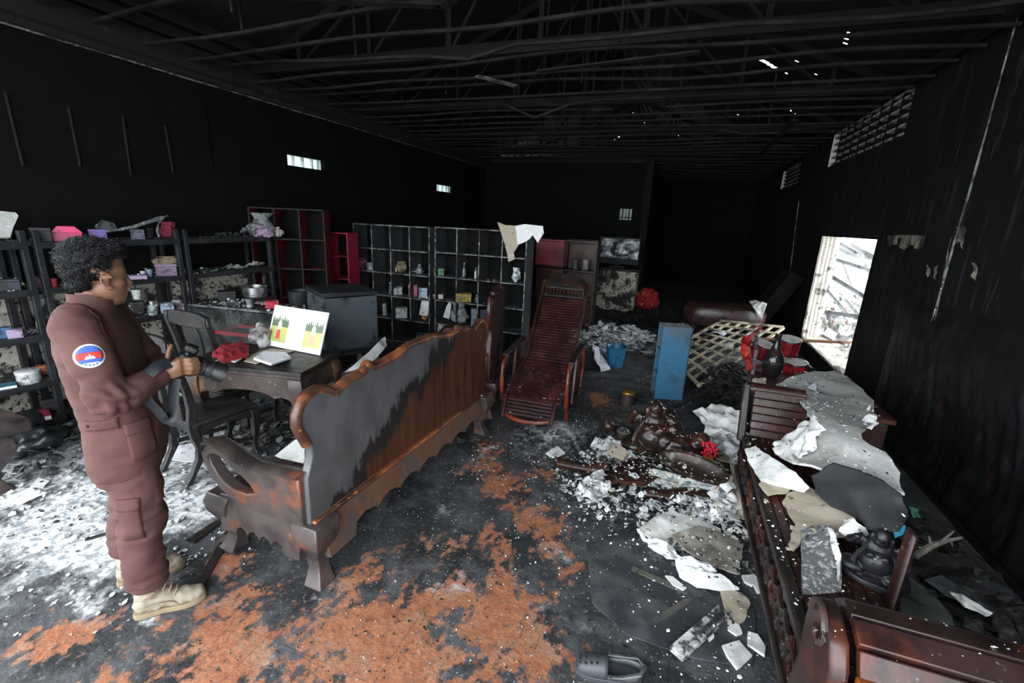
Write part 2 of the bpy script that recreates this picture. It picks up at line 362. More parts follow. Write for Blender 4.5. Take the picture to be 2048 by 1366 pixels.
# ------------------------------------------------------------------ floor
def floor_material():
    m, nt, b = new_mat('burnt terracotta floor'); pos = N(nt, 'ShaderNodeNewGeometry').outputs['Position']
    def blobs(lst):
        out = None
        for x, y, r in lst:
            d = N(nt, 'ShaderNodeVectorMath', operation='DISTANCE'); nt.links.new(pos, d.inputs[0]); d.inputs[1].default_value = (x, y, 0)
            mr = N(nt, 'ShaderNodeMapRange'); mr.inputs[1].default_value = r; mr.inputs[2].default_value = 0.0
            mr.inputs[3].default_value = 0.0; mr.inputs[4].default_value = 1.0
            nt.links.new(d.outputs['Value'], mr.inputs[0])
            if out is None: out = mr.outputs[0]
            else:
                mx = N(nt, 'ShaderNodeMath', operation='MAXIMUM'); nt.links.new(out, mx.inputs[0]); nt.links.new(mr.outputs[0], mx.inputs[1]); out = mx.outputs[0]
        return out
    def worn(region, k, scale, thr, soft, seed, stretch=(1, 1, 1), detail=9, k2=.25):
        _, tx = noise_fac(nt, pos, scale, .5, .1, detail=detail, seed=seed, stretch=stretch, rough=.68)
        _, t2 = noise_fac(nt, pos, scale * 7, .5, .1, detail=4, seed=seed + 2, stretch=stretch)
        a = N(nt, 'ShaderNodeMath', operation='MULTIPLY_ADD'); nt.links.new(region, a.inputs[0]); a.inputs[1].default_value = k; nt.links.new(tx, a.inputs[2])
        c = N(nt, 'ShaderNodeMath', operation='MULTIPLY_ADD'); nt.links.new(t2, c.inputs[0]); c.inputs[1].default_value = k2; nt.links.new(a.outputs[0], c.inputs[2])
        mr = N(nt, 'ShaderNodeMapRange', interpolation_type='SMOOTHSTEP'); mr.inputs[1].default_value = thr - soft; mr.inputs[2].default_value = thr + soft
        nt.links.new(c.outputs[0], mr.inputs[0]); return mr.outputs[0]
    f1, _ = noise_fac(nt, pos, 2.2, .5, .16, seed=1.0); f2, _ = noise_fac(nt, pos, 40, .62, .06, seed=4.0); f3, _ = noise_fac(nt, pos, 6, .55, .12, seed=8.0)
    col = mix(nt, f1, (.012, .0125, .0135), (.040, .043, .047))
    col = mix(nt, f3, col, (.075, .079, .085))
    col = mix(nt, f2, col, (.13, .135, .14))
    orange = blobs([(-1.9, .80, .45), (-1.5, 1.05, .56), (-1.15, 1.32, .62), (-.85, 1.2, .6), (-.84, 1.66, .55), (-.72, 2.04, .48), (-.66, 2.36, .42), (-.58, 1.70, .42), (-.46, 2.12, .34),
                    (-1.14, 2.86, .42), (-.9, 2.72, .42), (-.54, 4.55, .30), (-.38, 1.5, .36), (-.55, 1.2, .4), (-2.05, 1.38, .30), (-2.3, .85, .3), (.12, 1.35, .22)])
    wo = worn(orange, .28, 3.4, .915, .045, 2.0, (1, .7, 1), k2=.46)
    shade, _ = noise_fac(nt, pos, 16, .5, .2, seed=6.0)
    ocol = mix(nt, shade, (.27, .090, .042), (.40, .160, .078))
    f6, _ = noise_fac(nt, pos, 60, .56, .10, seed=21.0); f7, _ = noise_fac(nt, pos, 7, .58, .10, seed=23.0)
    ocol = mix(nt, f6, ocol, (.20, .10, .065)); ocol = mix(nt, f7, ocol, (.30, .17, .115))
    col = mix(nt, wo, col, ocol)
    white = blobs([(-3.9, 1.5, 1.25), (-3.2, 1.4, 1.0), (-2.75, 1.25, .6), (-2.7, 1.7, .6), (-3.3, 2.1, .6), (-4.6, 1.2, 1.0), (-.75, 3.55, .42), (-.7, 7.1, .9)])
    ww = worn(white, .36, 2.4, .80, .09, 9.0, k2=.24)
    f4, _ = noise_fac(nt, pos, 22, .52, .1, seed=14.0)
    f8, _ = noise_fac(nt, pos, 3.5, .52, .12, seed=31.0)
    wcol = mix(nt, f4, mix(nt, f8, (.78, .79, .80), (.50, .52, .54)), (.26, .28, .30))
    f5, _ = noise_fac(nt, pos, 5, .68, .04, seed=3.0); wcol = mix(nt, f5, wcol, (.60, .48, .33))
    col = mix(nt, ww, col, wcol)
    nt.links.new(col, b.inputs['Base Color']); b.inputs['Roughness'].default_value = .72; b.inputs['Specular IOR Level'].default_value = .4
    _, tx = noise_fac(nt, pos, 38, .5, .2, seed=5.0); bn = N(nt, 'ShaderNodeBump'); bn.inputs['Strength'].default_value = .5; bn.inputs['Distance'].default_value = .012
    nt.links.new(tx, bn.inputs['Height']); nt.links.new(bn.outputs[0], b.inputs['Normal'])
    return m
M['floor'] = floor_material()
XL, XR, YB, YF, YD = -5.0, 1.95, 11.5, -.7, 16.0
flo = tag(link('floor'), kind='structure'); flo['label'] = 'terracotta tiled floor under soot and ash'
TS = .55
mb = MB(); mb.span((XL - .3, YF - .3, -.20), (XR + .3, YD + .3, -.0035)); mb.build('screed', M['floor'], flo)
tile = MB().box((0, 0, -.01), (TS - .0022, TS - .0022, .02)).mesh('tile'); tile.materials.append(M['floor'])
far = MB(); nx0 = -.92 - TS * 8; tiles = []
i = 0
x = nx0
while x < XR:
    y = 1.14 - TS * 5
    while y < YD:
        cx, cy = x + TS / 2, y + TS / 2
        if cx - TS / 2 > XL - .1 and cx + TS / 2 < XR + .1: tiles.append((cx, cy))
        y += TS
    x += TS
tiles.sort(key=lambda t: t[0] ** 2 + t[1] ** 2 + (50 if t[1] < .3 else 0))
for k, (cx, cy) in enumerate(tiles):
    if k < 120:
        o = link('tile', tile); o.location = (cx, cy, -rnd.random() * .0008); o.parent = flo
    else: far.box((cx, cy, -.01), (TS - .0022, TS - .0022, .02))
tag(far.build('far_tiles', M['floor'], flo), kind='stuff')

# ------------------------------------------------------------------ walls
def holed(name, mat_, axis, pos, th, u0, u1, v0, v1, holes, parent=None, reveal=None):
    """slab with real openings; axis 'X': plane at X=pos over (Y,Z); axis 'Y': plane at Y=pos over (X,Z)"""
    us = sorted({u0, u1} | {h[0] for h in holes} | {h[1] for h in holes}); vs = sorted({v0, v1} | {h[2] for h in holes} | {h[3] for h in holes})
    P = (lambda u, v, d: (pos + d, u, v)) if axis == 'X' else (lambda u, v, d: (u, pos + d, v))
    mb = MB()
    inh = lambda u, v: any(h[0] < u < h[1] and h[2] < v < h[3] for h in holes)
    for a, b in zip(us, us[1:]):
        for c, d in zip(vs, vs[1:]):
            if not inh((a + b) / 2, (c + d) / 2):
                q = [(a, c), (b, c), (b, d), (a, d)]
                mb.add([P(u, v, 0) for u, v in q], [(0, 1, 2, 3)]); mb.add([P(u, v, th) for u, v in q], [(3, 2, 1, 0)])
    mb.cur = 1 if reveal else 0
    for (a, b, c, d) in holes:
        q = [(a, c), (b, c), (b, d), (a, d)]
        for k in range(4):
            p, r = q[k], q[(k + 1) % 4]; mb.add([P(*p, 0), P(*r, 0), P(*r, th), P(*p, th)], [(0, 1, 2, 3)])
    mb.cur = 0
    q = [(u0, v0), (u1, v0), (u1, v1), (u0, v1)]
    for k in range(4):
        p, r = q[k], q[(k + 1) % 4]; mb.add([P(*p, 0), P(*r, 0), P(*r, th), P(*p, th)], [(0, 1, 2, 3)])
    o = mb.build(name, [mat_, reveal] if reveal else mat_, parent); return tag(o, kind='structure')
GB1 = (4.98, 5.66, 2.36, 2.50); GB2 = (8.95, 9.68, 2.31, 2.45)       # glass block openings in the left wall
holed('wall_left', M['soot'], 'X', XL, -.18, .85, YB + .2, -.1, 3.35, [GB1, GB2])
mb = MB(); mb.span((XL - .18, -.1 + YF, 2.95), (XL, .85, 3.35)); tag(mb.build('wall_left_lintel', M['soot']), kind='structure')  # lintel over the added side opening
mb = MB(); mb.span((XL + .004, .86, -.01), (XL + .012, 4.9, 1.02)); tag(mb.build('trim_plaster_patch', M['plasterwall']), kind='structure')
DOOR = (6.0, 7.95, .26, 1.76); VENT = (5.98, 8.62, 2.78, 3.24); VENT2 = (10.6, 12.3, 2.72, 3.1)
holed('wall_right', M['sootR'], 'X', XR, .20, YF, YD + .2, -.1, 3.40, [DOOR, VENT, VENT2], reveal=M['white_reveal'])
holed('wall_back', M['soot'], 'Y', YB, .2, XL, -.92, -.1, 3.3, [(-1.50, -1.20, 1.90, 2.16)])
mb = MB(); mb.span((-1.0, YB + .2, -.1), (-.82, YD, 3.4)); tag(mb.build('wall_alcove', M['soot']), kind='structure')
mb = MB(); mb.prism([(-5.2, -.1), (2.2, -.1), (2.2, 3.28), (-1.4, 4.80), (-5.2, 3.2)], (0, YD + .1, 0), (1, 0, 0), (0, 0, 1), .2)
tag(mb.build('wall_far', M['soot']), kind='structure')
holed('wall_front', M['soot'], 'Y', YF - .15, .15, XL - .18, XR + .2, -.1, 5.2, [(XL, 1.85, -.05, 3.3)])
# outside ground
M['yard'] = mat('pale concrete yard', (.42, .41, .39), .9, [((.3, .29, .27), 3, .55, .1)], coords='World')
mb = MB(); mb.span((-16, -14, -.35), (14, 26, -.21)); tag(mb.build('floor_yard', M['yard']), kind='structure')

# ------------------------------------------------------------------ roof, ceiling frame
cei = tag(link('ceiling'), kind='structure'); cei['label'] = 'burnt ceiling frame of bent steel channels under a holed roof'
RZ, RXc, SL = 4.80, -1.4, .42
def roof_hit(px, py):
    d = _ray(px, py); best = None
    for sg in (1, -1):                        # z = RZ - SL*sg*(x-RXc)
        den = d.z + SL * sg * d.x
        t = (RZ + SL * sg * RXc - CAM_H) / den
        if t > 0:
            p = V((0, 0, CAM_H)) + d * t
            if (p.x - RXc) * sg >= 0 and p.y < YD: best = (sg, p.x, p.y)
    return best
holesL, holesR = [], []
spots = [(1524, 120, .07, .10), (1532, 124, .07, .10), (1540, 129, .07, .10), (1548, 134, .07, .10), (1573, 146, .03, .05), (1594, 122, .04, .04), (1700, 66, .05, .05), (1693, 77, .04, .04), (1691, 86, .04, .04), (1632, 148, .03, .04), (1621, 177, .05, .07), (1616, 181, .03, .04),
         (1554, 198, .05, .06), (1567, 210, .05, .07), (1582, 209, .06, .22), (1577, 215, .04, .05), (1585, 222, .06, .08), (1589, 228, .09, .12), (1476, 229, .03, .05), (1239, 97, .04, .04), (1265, 226, .04, .05),
         (1417, 327, .04, .14), (1460, 351, .07, .1), (1468, 355, .07, .1), (1440, 318, .05, .1), (1317, 284, .04, .06), (1366, 297, .05, .12)]
for t in range(7): spots.append((1228 + t * 10, 279 - t * 5.6, .05, .1))
for t in range(12): spots.append((1305 + t * 13, 242 + t * 7.2, .04, .1))
for px_, py_, a, b in spots:
    h = roof_hit(px_, py_)
    if not h: continue
    (holesR if h[0] > 0 else holesL).append((h[1] - a / 2, h[1] + a / 2, h[2] - b / 2, h[2] + b / 2))
def roof_side(name, x0, x1, sg, holes):
    xs = sorted({x0, x1} | {min(max(q, x0), x1) for h in holes for q in h[:2]}); ys = sorted({YF - .4, YD + .4} | {q for h in holes for q in h[2:]})
    mb = MB(); idx = {}
    def vid(x, y):
        k = (x, y)
        if k not in idx: idx[k] = len(mb.v); mb.v.append(V((x, y, RZ - SL * sg * (x - RXc))))
        return idx[k]
    for a, b in zip(xs, xs[1:]):
        for c, d in zip(ys, ys[1:]):
            if not any(h[0] < (a + b) / 2 < h[1] and h[2] < (c + d) / 2 < h[3] for h in holes):
                mb.f.append([vid(a, c), vid(b, c), vid(b, d), vid(a, d)]); mb.m.append(0)
    o = mb.build(name, M['roof'], cei); q = o.modifiers.new('thickness', 'SOLIDIFY'); q.thickness = .006
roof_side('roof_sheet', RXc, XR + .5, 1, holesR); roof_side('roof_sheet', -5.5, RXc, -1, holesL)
CZ = 3.2
r2 = random.Random(21)
def channel(y, x0, x1, bend=0.0, z=CZ, w=.034, kink=None, m='steel'):
    mb = MB(); n = 16; pts = []
    for k in range(n + 1):
        t = k / n; x = x0 + (x1 - x0) * t
        dz = bend * (noise.noise(V((x * .55, y * 3, 1))) * 1.0) ; dy = bend * .6 * noise.noise(V((x * .5, y * 2, 7)))
        if kink and abs(x - kink[0]) < kink[2]: dz -= kink[1] * (1 - abs(x - kink[0]) / kink[2])
        pts.append((x, y + dy, z + dz))
    for a, b in zip(pts, pts[1:]): pass
    rings = [[V((p[0], p[1] - w / 2, p[2] - .012)), V((p[0], p[1] + w / 2, p[2] - .012)), V((p[0], p[1] + w / 2, p[2] + .012)), V((p[0], p[1] - w / 2, p[2] + .012))] for p in pts]
    mb.loft(rings); return mb.build('channel', M[m], cei)
y = 1.7; i = 0
while y < 15.6:
    i += 1
    b = .03 + .07 * max(0, noise.noise(V((y * 1.3, 0, 0)))) + (.05 if 2.5 < y < 5.2 else 0)
    if i % 9 == 4: channel(y, -4.9, -1.9 + r2.random(), b); channel(y, -1.0 + r2.random(), 1.9, b)
    else: channel(y, -4.9, 1.92, b, kink=(r2.uniform(-2, 1), r2.uniform(.05, .2), .5) if i % 5 == 2 else None)
    y += .36 + .06 * r2.random()
for k, xx in enumerate((-4.86, -4.62, -4.40)):
    MB().span((xx - .04, 1.0, CZ + .04 + .05 * k), (xx + .04, YB, CZ + .1 + .05 * k)).build('runner', M['ledge'], cei)
MB().span((1.80, 1.0, CZ + .03), (1.88, YD, CZ + .09)).build('runner', M['steel'], cei)
for ty in (2.35, 4.37, 6.33, 8.35, 10.4, 12.5, 14.5):          # roof trusses
    t = link('truss'); t.location = (RXc, ty, 0); t.parent = cei
    MB().span((-3.5, -.03, CZ + .05), (3.3, .03, CZ + .15)).build('chord', M['steelblue'], t)
    for sg in (1, -1): MB().bar((0, 0, RZ - .08), (3.35 * sg, 0, RZ - .08 - 3.35 * SL), .05, .08).build('rafter', M['steelblue'], t)
    for k, xx in enumerate((-2.7, -1.8, -.9, 0, .9, 1.8, 2.7)):
        top = RZ - .1 - abs(xx) * SL
        MB().bar((xx, 0, CZ + .1), (xx, 0, top), .045, .045).build('web', M['steelblue'], t)
        if xx: MB().bar((xx, .01, CZ + .1), (xx - .9 * (1 if xx > 0 else -1), .01, RZ - .1 - (abs(xx) - .9) * SL), .03, .03).build('brace', M['steel'], t)
for k in range(44):
    hx, hy = r2.uniform(-4.4, 1.6), r2.uniform(2.2, 13)
    MB().bar((hx, hy, CZ), (hx + r2.uniform(-.04, .04), hy, RZ - abs(hx - RXc) * SL - .02), .022, .022).build('hanger', M['steel'], cei)
for (ax, ay), (bx, by), z in (((955, 152), (1030, 172), 3.14), ((1075, 143), (1400, 104), 3.16), ((640, 2), (880, 12), 3.15), ((880, 14), (905, 0), 3.15), ((1520, 310), (1590, 240), 3.1)):
    MB().bar(at(ax, ay, z), at(bx, by, z), .07, .015).build('loose_channel', M['steel'] if z != 3.14 else M['gridedge'], cei)
# cornice beam along the left wall and ledge on the back wall
mb = MB(); mb.span((XL, .85, 3.10), (XL + .22, YB, 3.30)); mb.span((XL, .85, 3.055), (XL + .10, YB, 3.10)); tag(mb.build('trim_1', M['ledge']), kind='structure')
mb = MB(); pts = [(XL + .03, 1.0 + k * .35, 3.052 + .012 * noise.noise(V((k * 1.7, 2, 0)))) for k in range(30)]; mb.tube(pts, .010, 4); tag(mb.build('trim_2', M['gridedge']), kind='structure')
mb = MB(); mb.span((-4.9, YB - .16, 3.17), (-1.0, YB, 3.28)); tag(mb.build('trim_3', M['ledge']), kind='structure')
mb = MB(); mb.span((-.97, YB - .12, 0), (-.80, YB + .1, 3.3)); tag(mb.build('trim_4', M['sootR']), kind='structure')
# glass blocks in the left wall
M['glassblock'] = mat('milky glass block', (.62, .75, .72), .35, [((.2, .25, .24), 9, .6, .06), ((.03, .03, .03), 40, .66, .03)], trans=.55, coords='World')
for n_, (a, b, c, d) in ((1, GB1), (2, GB2)):
    w = tag(link('window_%d' % n_), kind='structure'); w.location = (XL - .1, (a + b) / 2, c); L = b - a
    for k in range(4):
        MB().box((0, -L / 2 + L * (k + .5) / 4, (d - c) / 2), (.08, L / 4 - .014, d - c - .004)).build('glass_block', M['glassblock'], w, bevel=.008)
w = tag(link('window_3'), kind='structure'); w.location = (-1.35, YB + .1, 1.90)
mb = MB()
for k in range(5): mb.box((-.15 + .3 * k / 4, 0, .13), (.012 + .01 * (k % 2), .03, .26))
mb.box((0, 0, .06), (.3, .03, .02)); mb.build('window_bars', M['char'], w)
MB().box((0, .05, .13), (.3, .006, .26)).build('pane', M['glassblock'], w)
# lattice vents high in the right wall
def vent(nm, a, b, c, d, cols):
    w = tag(link(nm), kind='structure'); w.location = (XR + .1, (a + b) / 2, c); L = b - a; Hh = d - c
    for k in range(5): MB().box((0, 0, Hh * (k + .5) / 5 - .01), (.16, L - .01, .022)).build('slat', M['ledge2'], w)
    for k in range(cols - 1): MB().box((.0, -L / 2 + L * (k + 1) / cols, Hh / 2), (.17, .035, Hh - .01)).build('mullion', M['soot'], w)
M['ledge2'] = mat('weathered vent slat', (.38, .35, .31), .9, [((.03, .03, .03), 9, .56, .06)], coords='World')
vent('window_4', *VENT, 9); vent('window_5', *VENT2, 6)
# dark blocker added outside the right wall to keep the vents black
mb = MB(); mb.span((XR + 1.3, 4.0, 2.5), (XR + 1.6, 15, 4.0)); mb.span((XR + .6, 4.0, 4.0), (XR + 1.6, 15, 4.1)); tag(mb.build('wall_added_vent_blocker', M['soot']), kind='structure')
# door jamb: ribbed plaster pilaster, crumbled sill
d1 = tag(link('door_1'), kind='structure'); d1.location = (XR, DOOR[1], DOOR[2])
for k in range(4):
    pts = [(-.02 + .05 * k, -.03 + .015 * noise.noise(V((k, q * .7, 0))), q * .15) for q in range(11)]
    MB().tube(pts, [.028 + .006 * noise.noise(V((k * 3, q, 1))) for q in range(11)], 7).build('moulding', M['white_reveal'], d1, smooth=True)
mb = MB(); mb.sheet([V((-.03, -1.95, 0)), V((.24, -1.95, .03)), V((.24, 0, .03)), V((-.03, 0, 0))], .03, .03, 9, 4, 3, rag=.02, sub=6); mb.build('sill', M['white_reveal'], d1)
# ------------------------------------------------------------------ carved settees
def sq_ring(c, w, d): return [V((c[0] - w / 2, c[1] - d / 2, c[2])), V((c[0] + w / 2, c[1] - d / 2, c[2])), V((c[0] + w / 2, c[1] + d / 2, c[2])), V((c[0] - w / 2, c[1] + d / 2, c[2]))]
def cabriole(x, y, sx, sy, h, w=.12, parent=None, m=None):
    """S-curved leg; (sx, sy) points outwards"""
    prof = [(1.0, 0.0, 1.2), (.86, .018, 1.22), (.72, .022, 1.08), (.55, .008, .82), (.38, -.006, .60), (.24, -.006, .54), (.10, .008, .70), (.0, .018, .84)]
    mb = MB()
    rings = [sq_ring((x + sx * o_ * w / .12, y + sy * o_ * w / .12, t * h), w * k, w * k) for t, o_, k in prof]
    mb.loft(rings); return mb.build('leg', m, parent, smooth=True, bevel=.006, angle=32)
def scallop(L, n, zt, zb, dip, lo=.10):
    """apron outline with a stepped, scalloped lower edge"""
    p = [(0, zt), (0, zb - dip)]
    for k in range(n):
        a = lo * L + (1 - 2 * lo) * L * k / n; b = lo * L + (1 - 2 * lo) * L * (k + 1) / n; s = (b - a)
        p += [(a, zb - (dip if k == 0 else 0)), (a + s * .15, zb + .012), (a + s * .5, zb + .028), (a + s * .85, zb + .012), (b, zb - .012)]
    p += [(L, zb - dip), (L, zt)]
    return p
def settee(name, label, cat, loc, rz, L, mats, seat_z=.40, top=1.0, depth=.60, group=None):
    """origin at the back near corner; length along +y, seat towards -x"""
    fr, rail, seatm = mats
    t = thing(name, label, cat, loc, rz, group)
    k = top
    half = [(0, .34), (0, .60), (.018, .64), (.040, .70), (.036, .76), (.010, .82), (-.012, .87), (-.010, .92), (.012, .965), (.055, .995), (.11, 1.0), (.16, .985), (.20, .955), (.225, .945), (.25, .962), (.31, .980), (.38, .985), (.43, .992), (.455, 1.015), (.48, 1.015), (.50, .99), (.60, .995), (.72, 1.01), (.82, 1.03), (.86, 1.035)]
    sc = min(1.0, L / 1.9)
    up = [(a * (sc if i > 7 else 1), b * k if b > .4 else b) for i, (a, b) in enumerate(half)]
    poly = up + [(L - a, b) for a, b in reversed(up)]
    mb = MB(); mb.prism(poly, (0, 0, 0), (0, 1, 0), (0, 0, 1), .045)
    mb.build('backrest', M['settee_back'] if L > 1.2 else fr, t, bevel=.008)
    crest = [V((0, a, b)) for a, b in up[4:]] + [V((0, L - a, b)) for a, b in reversed(up[4:])]
    mb = MB(); mb.tube(crest, .027, 10, up=(1, 0, 0)); mb.build('crest_rail', rail, t, smooth=True)
    # raised knobs on the crest
    for a in (.465 * sc, L - .465 * sc):
        MB().ell((.0, a, 1.02 * k), (.034, .03, .026)).build('knob', rail, t, smooth=True)
    # back apron, flared out from the board
    mb = MB(); pr = scallop(L - .1, 7, .37, .20, .05)
    mb.prism([(a + .05, b) for a, b in pr], (.105, 0, 0), (0, 1, 0), (-.26, 0, 1), .035); mb.build('apron', M['settee_apron'] if L > 1.2 else fr, t, bevel=.005)
    mb = MB(); mb.prism([(a + .05, b) for a, b in pr], (-depth - .0, 0, 0), (0, 1, 0), (0.06, 0, 1), .035); mb.build('apron', fr, t, bevel=.005)
    mb = MB(); mb.bar((.022, .01, .36), (.022, L - .01, .36), .045, .022); mb.build('moulding', rail, t, bevel=.008)
    for yy, sy in ((0, -1), (L, 1)):
        mb = MB(); pr = scallop(depth - .06, 4, .37, .19, .03, .2)
        mb.prism([(a + .03, b) for a, b in pr], (0, yy + sy * .035, 0), (-1, 0, 0), (0, -sy * .10, 1), .035); mb.build('apron', fr, t, bevel=.005)
        # arm with a slot and scrolled front
        outer = [(0, .35), (0, .50), (0, .61), (.10, .605), (.20, .590), (.30, .585), (.40, .600), (.48, .635), (.56, .655), (.62, .640), (.655, .59), (.645, .53), (.60, .46), (.55, .41), (.48, .375), (.30, .35)]
        inner = [(.30, .45), (.31, .47), (.325, .49), (.345, .505), (.37, .52), (.40, .535), (.44, .555), (.48, .58), (.53, .60), (.575, .60), (.60, .575), (.59, .535), (.55, .485), (.50, .45), (.44, .43), (.36, .43)]
        mb = MB(); mb.ringprism(outer, inner, (0, yy, 0), (-1, 0, 0), (0, 0, 1), .06); mb.build('arm', fr, t, bevel=.008)
        mb = MB(); prs = [V((-a, yy, b + .008)) for a, b in outer[2:11]]
        mb.tube(prs, .05, 8, flat=.28, up=(0, 0, 1)); mb.build('arm_top', fr, t, smooth=True)
    for yy, sy in ((.05, -1), (L - .05, 1)):
        cabriole(.0, yy, .8, sy * .8, .36, .13, t, fr); cabriole(-depth + .02, yy, -.8, sy * .8, .36, .13, t, fr)
    n = max(5, int(L / .12))
    for q in range(6): MB().box((-.06 - (depth - .06) * (q + .5) / 6, L / 2, seat_z - .015), ((depth - .06) / 6 - .006, L - .06, .03)).build('seat_plank', seatm, t, bevel=.004)
    return t
settee('carved_settee', 'long carved wooden settee with painted grey sheen on the back turned to the viewer', 'settee', (-1.50, 1.44, 0), math.radians(-2), 1.93, (M['settee'], M['settee_rail'], M['deskwood']))
settee('carved_armchair', 'dark carved armchair standing beyond the long settee, beside the slatted lounge chair', 'armchair', (-1.50, 3.62, 0), math.radians(13), .80, (M['redwood'], M['redwood'], M['redwood']), top=1.12)

# ------------------------------------------------------------------ slatted lounge chair
t = thing('lounge_chair', 'reclining red-brown lounge chair with slatted seat and arched headrest', 'lounge chair', (-1.12, 4.2, 0), math.radians(2))
W = .50
J, FT, FR, TP = V((0, .13, .40)), V((0, -.50, .22)), V((0, -.60, .09)), V((0, .66, 1.00))
def slats(p, q, n, w, th=.013, gap=.35, nm='slat', mt=M['redslat']):
    d = (q - p) / n; u = d.normalized(); L = d.length
    for k in range(n):
        c = p + d * (k + .5); rot = Matrix((V((1, 0, 0)), u, V((1, 0, 0)).cross(u))).transposed()
        MB().box(c, (w, L * (1 - gap), th), rot).build(nm, mt, t)
slats(J, J.lerp(TP, .97), 23, W - .07, .016, .42); slats(FT, J, 14, W - .05, .018, .40); slats(FR, FT, 5, W - .08, .014, .4)
for sx in (-1, 1):
    x = sx * W / 2
    MB().bar((x, J.y - .02, J.z - .02), (x * .96, TP.y + .11, TP.z + .155), .035, .03).build('back_stile', M['redwood'], t, bevel=.006)
    MB().bar((x, FT.y, FT.z), (x, J.y, J.z), .04, .03).build('seat_rail', M['redslat'], t, bevel=.006)
    MB().bar((x * .9, FR.y - .02, FR.z - .02), (x * .94, FT.y, FT.z), .03, .03).build('footrest_rail', M['redwood'], t, bevel=.006)
    MB().bar((sx * (W / 2 + .065), -.34, .565), (sx * (W / 2 + .065), .26, .60), .06, .025).build('armrest', M['darkwood'], t, bevel=.008)
    mb = MB(); xs = sx * (W / 2 + .06)
    mb.tube(spline([(xs, -.28, .555), (xs, -.38, .51), (xs, -.425, .40), (xs, -.42, .28), (xs, -.39, .15), (xs, -.33, .02)]), .021, 10); mb.build('bent_leg', M['redbright'], t, smooth=True)
    mb = MB(); mb.tube(spline([(xs, .25, .585), (xs, .36, .53), (xs, .42, .40), (xs, .42, .25), (xs, .37, .10), (xs, .33, .02)]), .021, 10); mb.build('bent_leg', M['redbright'], t, smooth=True)
    MB().bar((xs, -.36, .06), (xs, .38, .09), .03, .03).build('stretcher', M['redwood'], t, bevel=.006)
    MB().bar((xs, -.1, .08), (xs, .0, .56), .03, .025).build('strut', M['redwood'], t, bevel=.006)
    MB().bar((xs, .24, .08), (xs, .10, .56), .03, .025).build('strut', M['redwood'], t, bevel=.006)
rot = Matrix((V((1, 0, 0)), (TP - J).normalized(), V((1, 0, 0)).cross((TP - J).normalized()))).transposed()
dv = (TP - J).normalized()
for k in range(11):
    c = TP + dv * .06 + V((-W / 2 + .05 + (W - .10) * k / 10, 0, 0))
    mb = MB(); mb.lathe([(.009, -.04), (.013, -.02), (.006, 0), (.013, .02), (.009, .04)], c, 6, M=Matrix((V((1, 0, 0)), V((1, 0, 0)).cross(dv) * -1, dv)).transposed()); mb.build('spindle', M['redwood'], t, smooth=True)
MB().box(TP + dv * .008, (W - .04, .03, .028), rot).build('cross_rail', M['darkwood'], t, bevel=.006)
mb = MB(); arch = [(-W / 2 + .005, .10), (-W / 2 + .005, .14)] + [(math.cos(PI - PI * k / 14) * (W / 2 - .005), .14 + math.sin(PI * k / 14) * .16) for k in range(15)] + [(W / 2 - .005, .14), (W / 2 - .005, .10)]
mb.prism(arch, TP, (1, 0, 0), dv, .03); mb.build('headrest', M['darkwood'], t, bevel=.008)
mb = MB(); mb.prism([(math.cos(a) * .05, .19 + math.sin(a) * .03) for a in [2 * PI * k / 10 for k in range(10)]], TP + V((0, -.02, 0)).lerp(V((0, 0, 0)), 0), (1, 0, 0), dv, .012); mb.build('carving', M['redwood'], t, bevel=.004)
mb = MB(); mb.tube([(-.2, -.60, .085), (-.1, -.635, .072), (.0, -.645, .068), (.1, -.635, .072), (.2, -.60, .085)], .02, 8); mb.build('foot_bar', M['redbright'], t, smooth=True)
for bx, by in ((-.13, -.42), (.12, -.47)): MB().box((bx, by, .25), (.03, .012, .006), (.28, 0, 0)).build('hinge', M['gridedge'], t)

# ------------------------------------------------------------------ writing table and what lies on it
tb = thing('carved_table', 'carved wooden table with curved legs and scorched apron under the calendar', 'table', (-2.83, 2.46, 0), math.radians(12))
TW, TD, TZ = .92, .56, .72
mb = MB(); mb.box((0, 0, TZ - .015), (TW, TD, .03)); mb.build('tabletop', M['darkwood'], tb, bevel=.006)
mb = MB(); mb.box((0, 0, TZ - .045), (TW - .03, TD - .03, .03)); mb.build('moulding', M['deskwood'], tb, bevel=.006)
ap = [(0, .66), (0, .48), (.06, .47), (.09, .50), (.15, .515), (.20, .50), (.25, .53), (.33, .545), (.41, .55)]
apw = ap + [(TW - .06 - a, b) for a, b in reversed(ap)]
for sy in (-1, 1): MB().prism([(a - (TW - .06) / 2, b) for a, b in apw], (0, sy * (TD / 2 - .035), 0), (1, 0, 0), (0, 0, 1), .03).build('apron', M['deskwood'], tb, bevel=.005)
ap2 = [(0, .66), (0, .48), (.05, .47), (.08, .50), (.13, .515), (.17, .50), (.21, .53), (.25, .54)]; apd = ap2 + [(TD - .06 - a, b) for a, b in reversed(ap2)]
for sx in (-1, 1): MB().prism([(a - (TD - .06) / 2, b) for a, b in apd], (sx * (TW / 2 - .035), 0, 0), (0, 1, 0), (0, 0, 1), .03).build('apron', M['deskwood'], tb, bevel=.005)
def tall_leg(x, y, sx, sy, h, w, parent, m):
    prof = [(1.0, 0, 1.0), (.93, .012, 1.05), (.82, .016, .98), (.66, .004, .72), (.48, -.008, .52), (.30, -.010, .44), (.14, -.004, .44), (.06, .008, .58), (0, .014, .66)]
    mb = MB(); mb.loft([sq_ring((x + sx * o_, y + sy * o_, q * h), w * k, w * k) for q, o_, k in prof]); return mb.build('leg', m, parent, smooth=True, bevel=.005, angle=32)
for sx in (-1, 1):
    for sy in (-1, 1): tall_leg(sx * (TW / 2 - .07), sy * (TD / 2 - .07), sx, sy, .66, .105, tb, M['deskwood'])
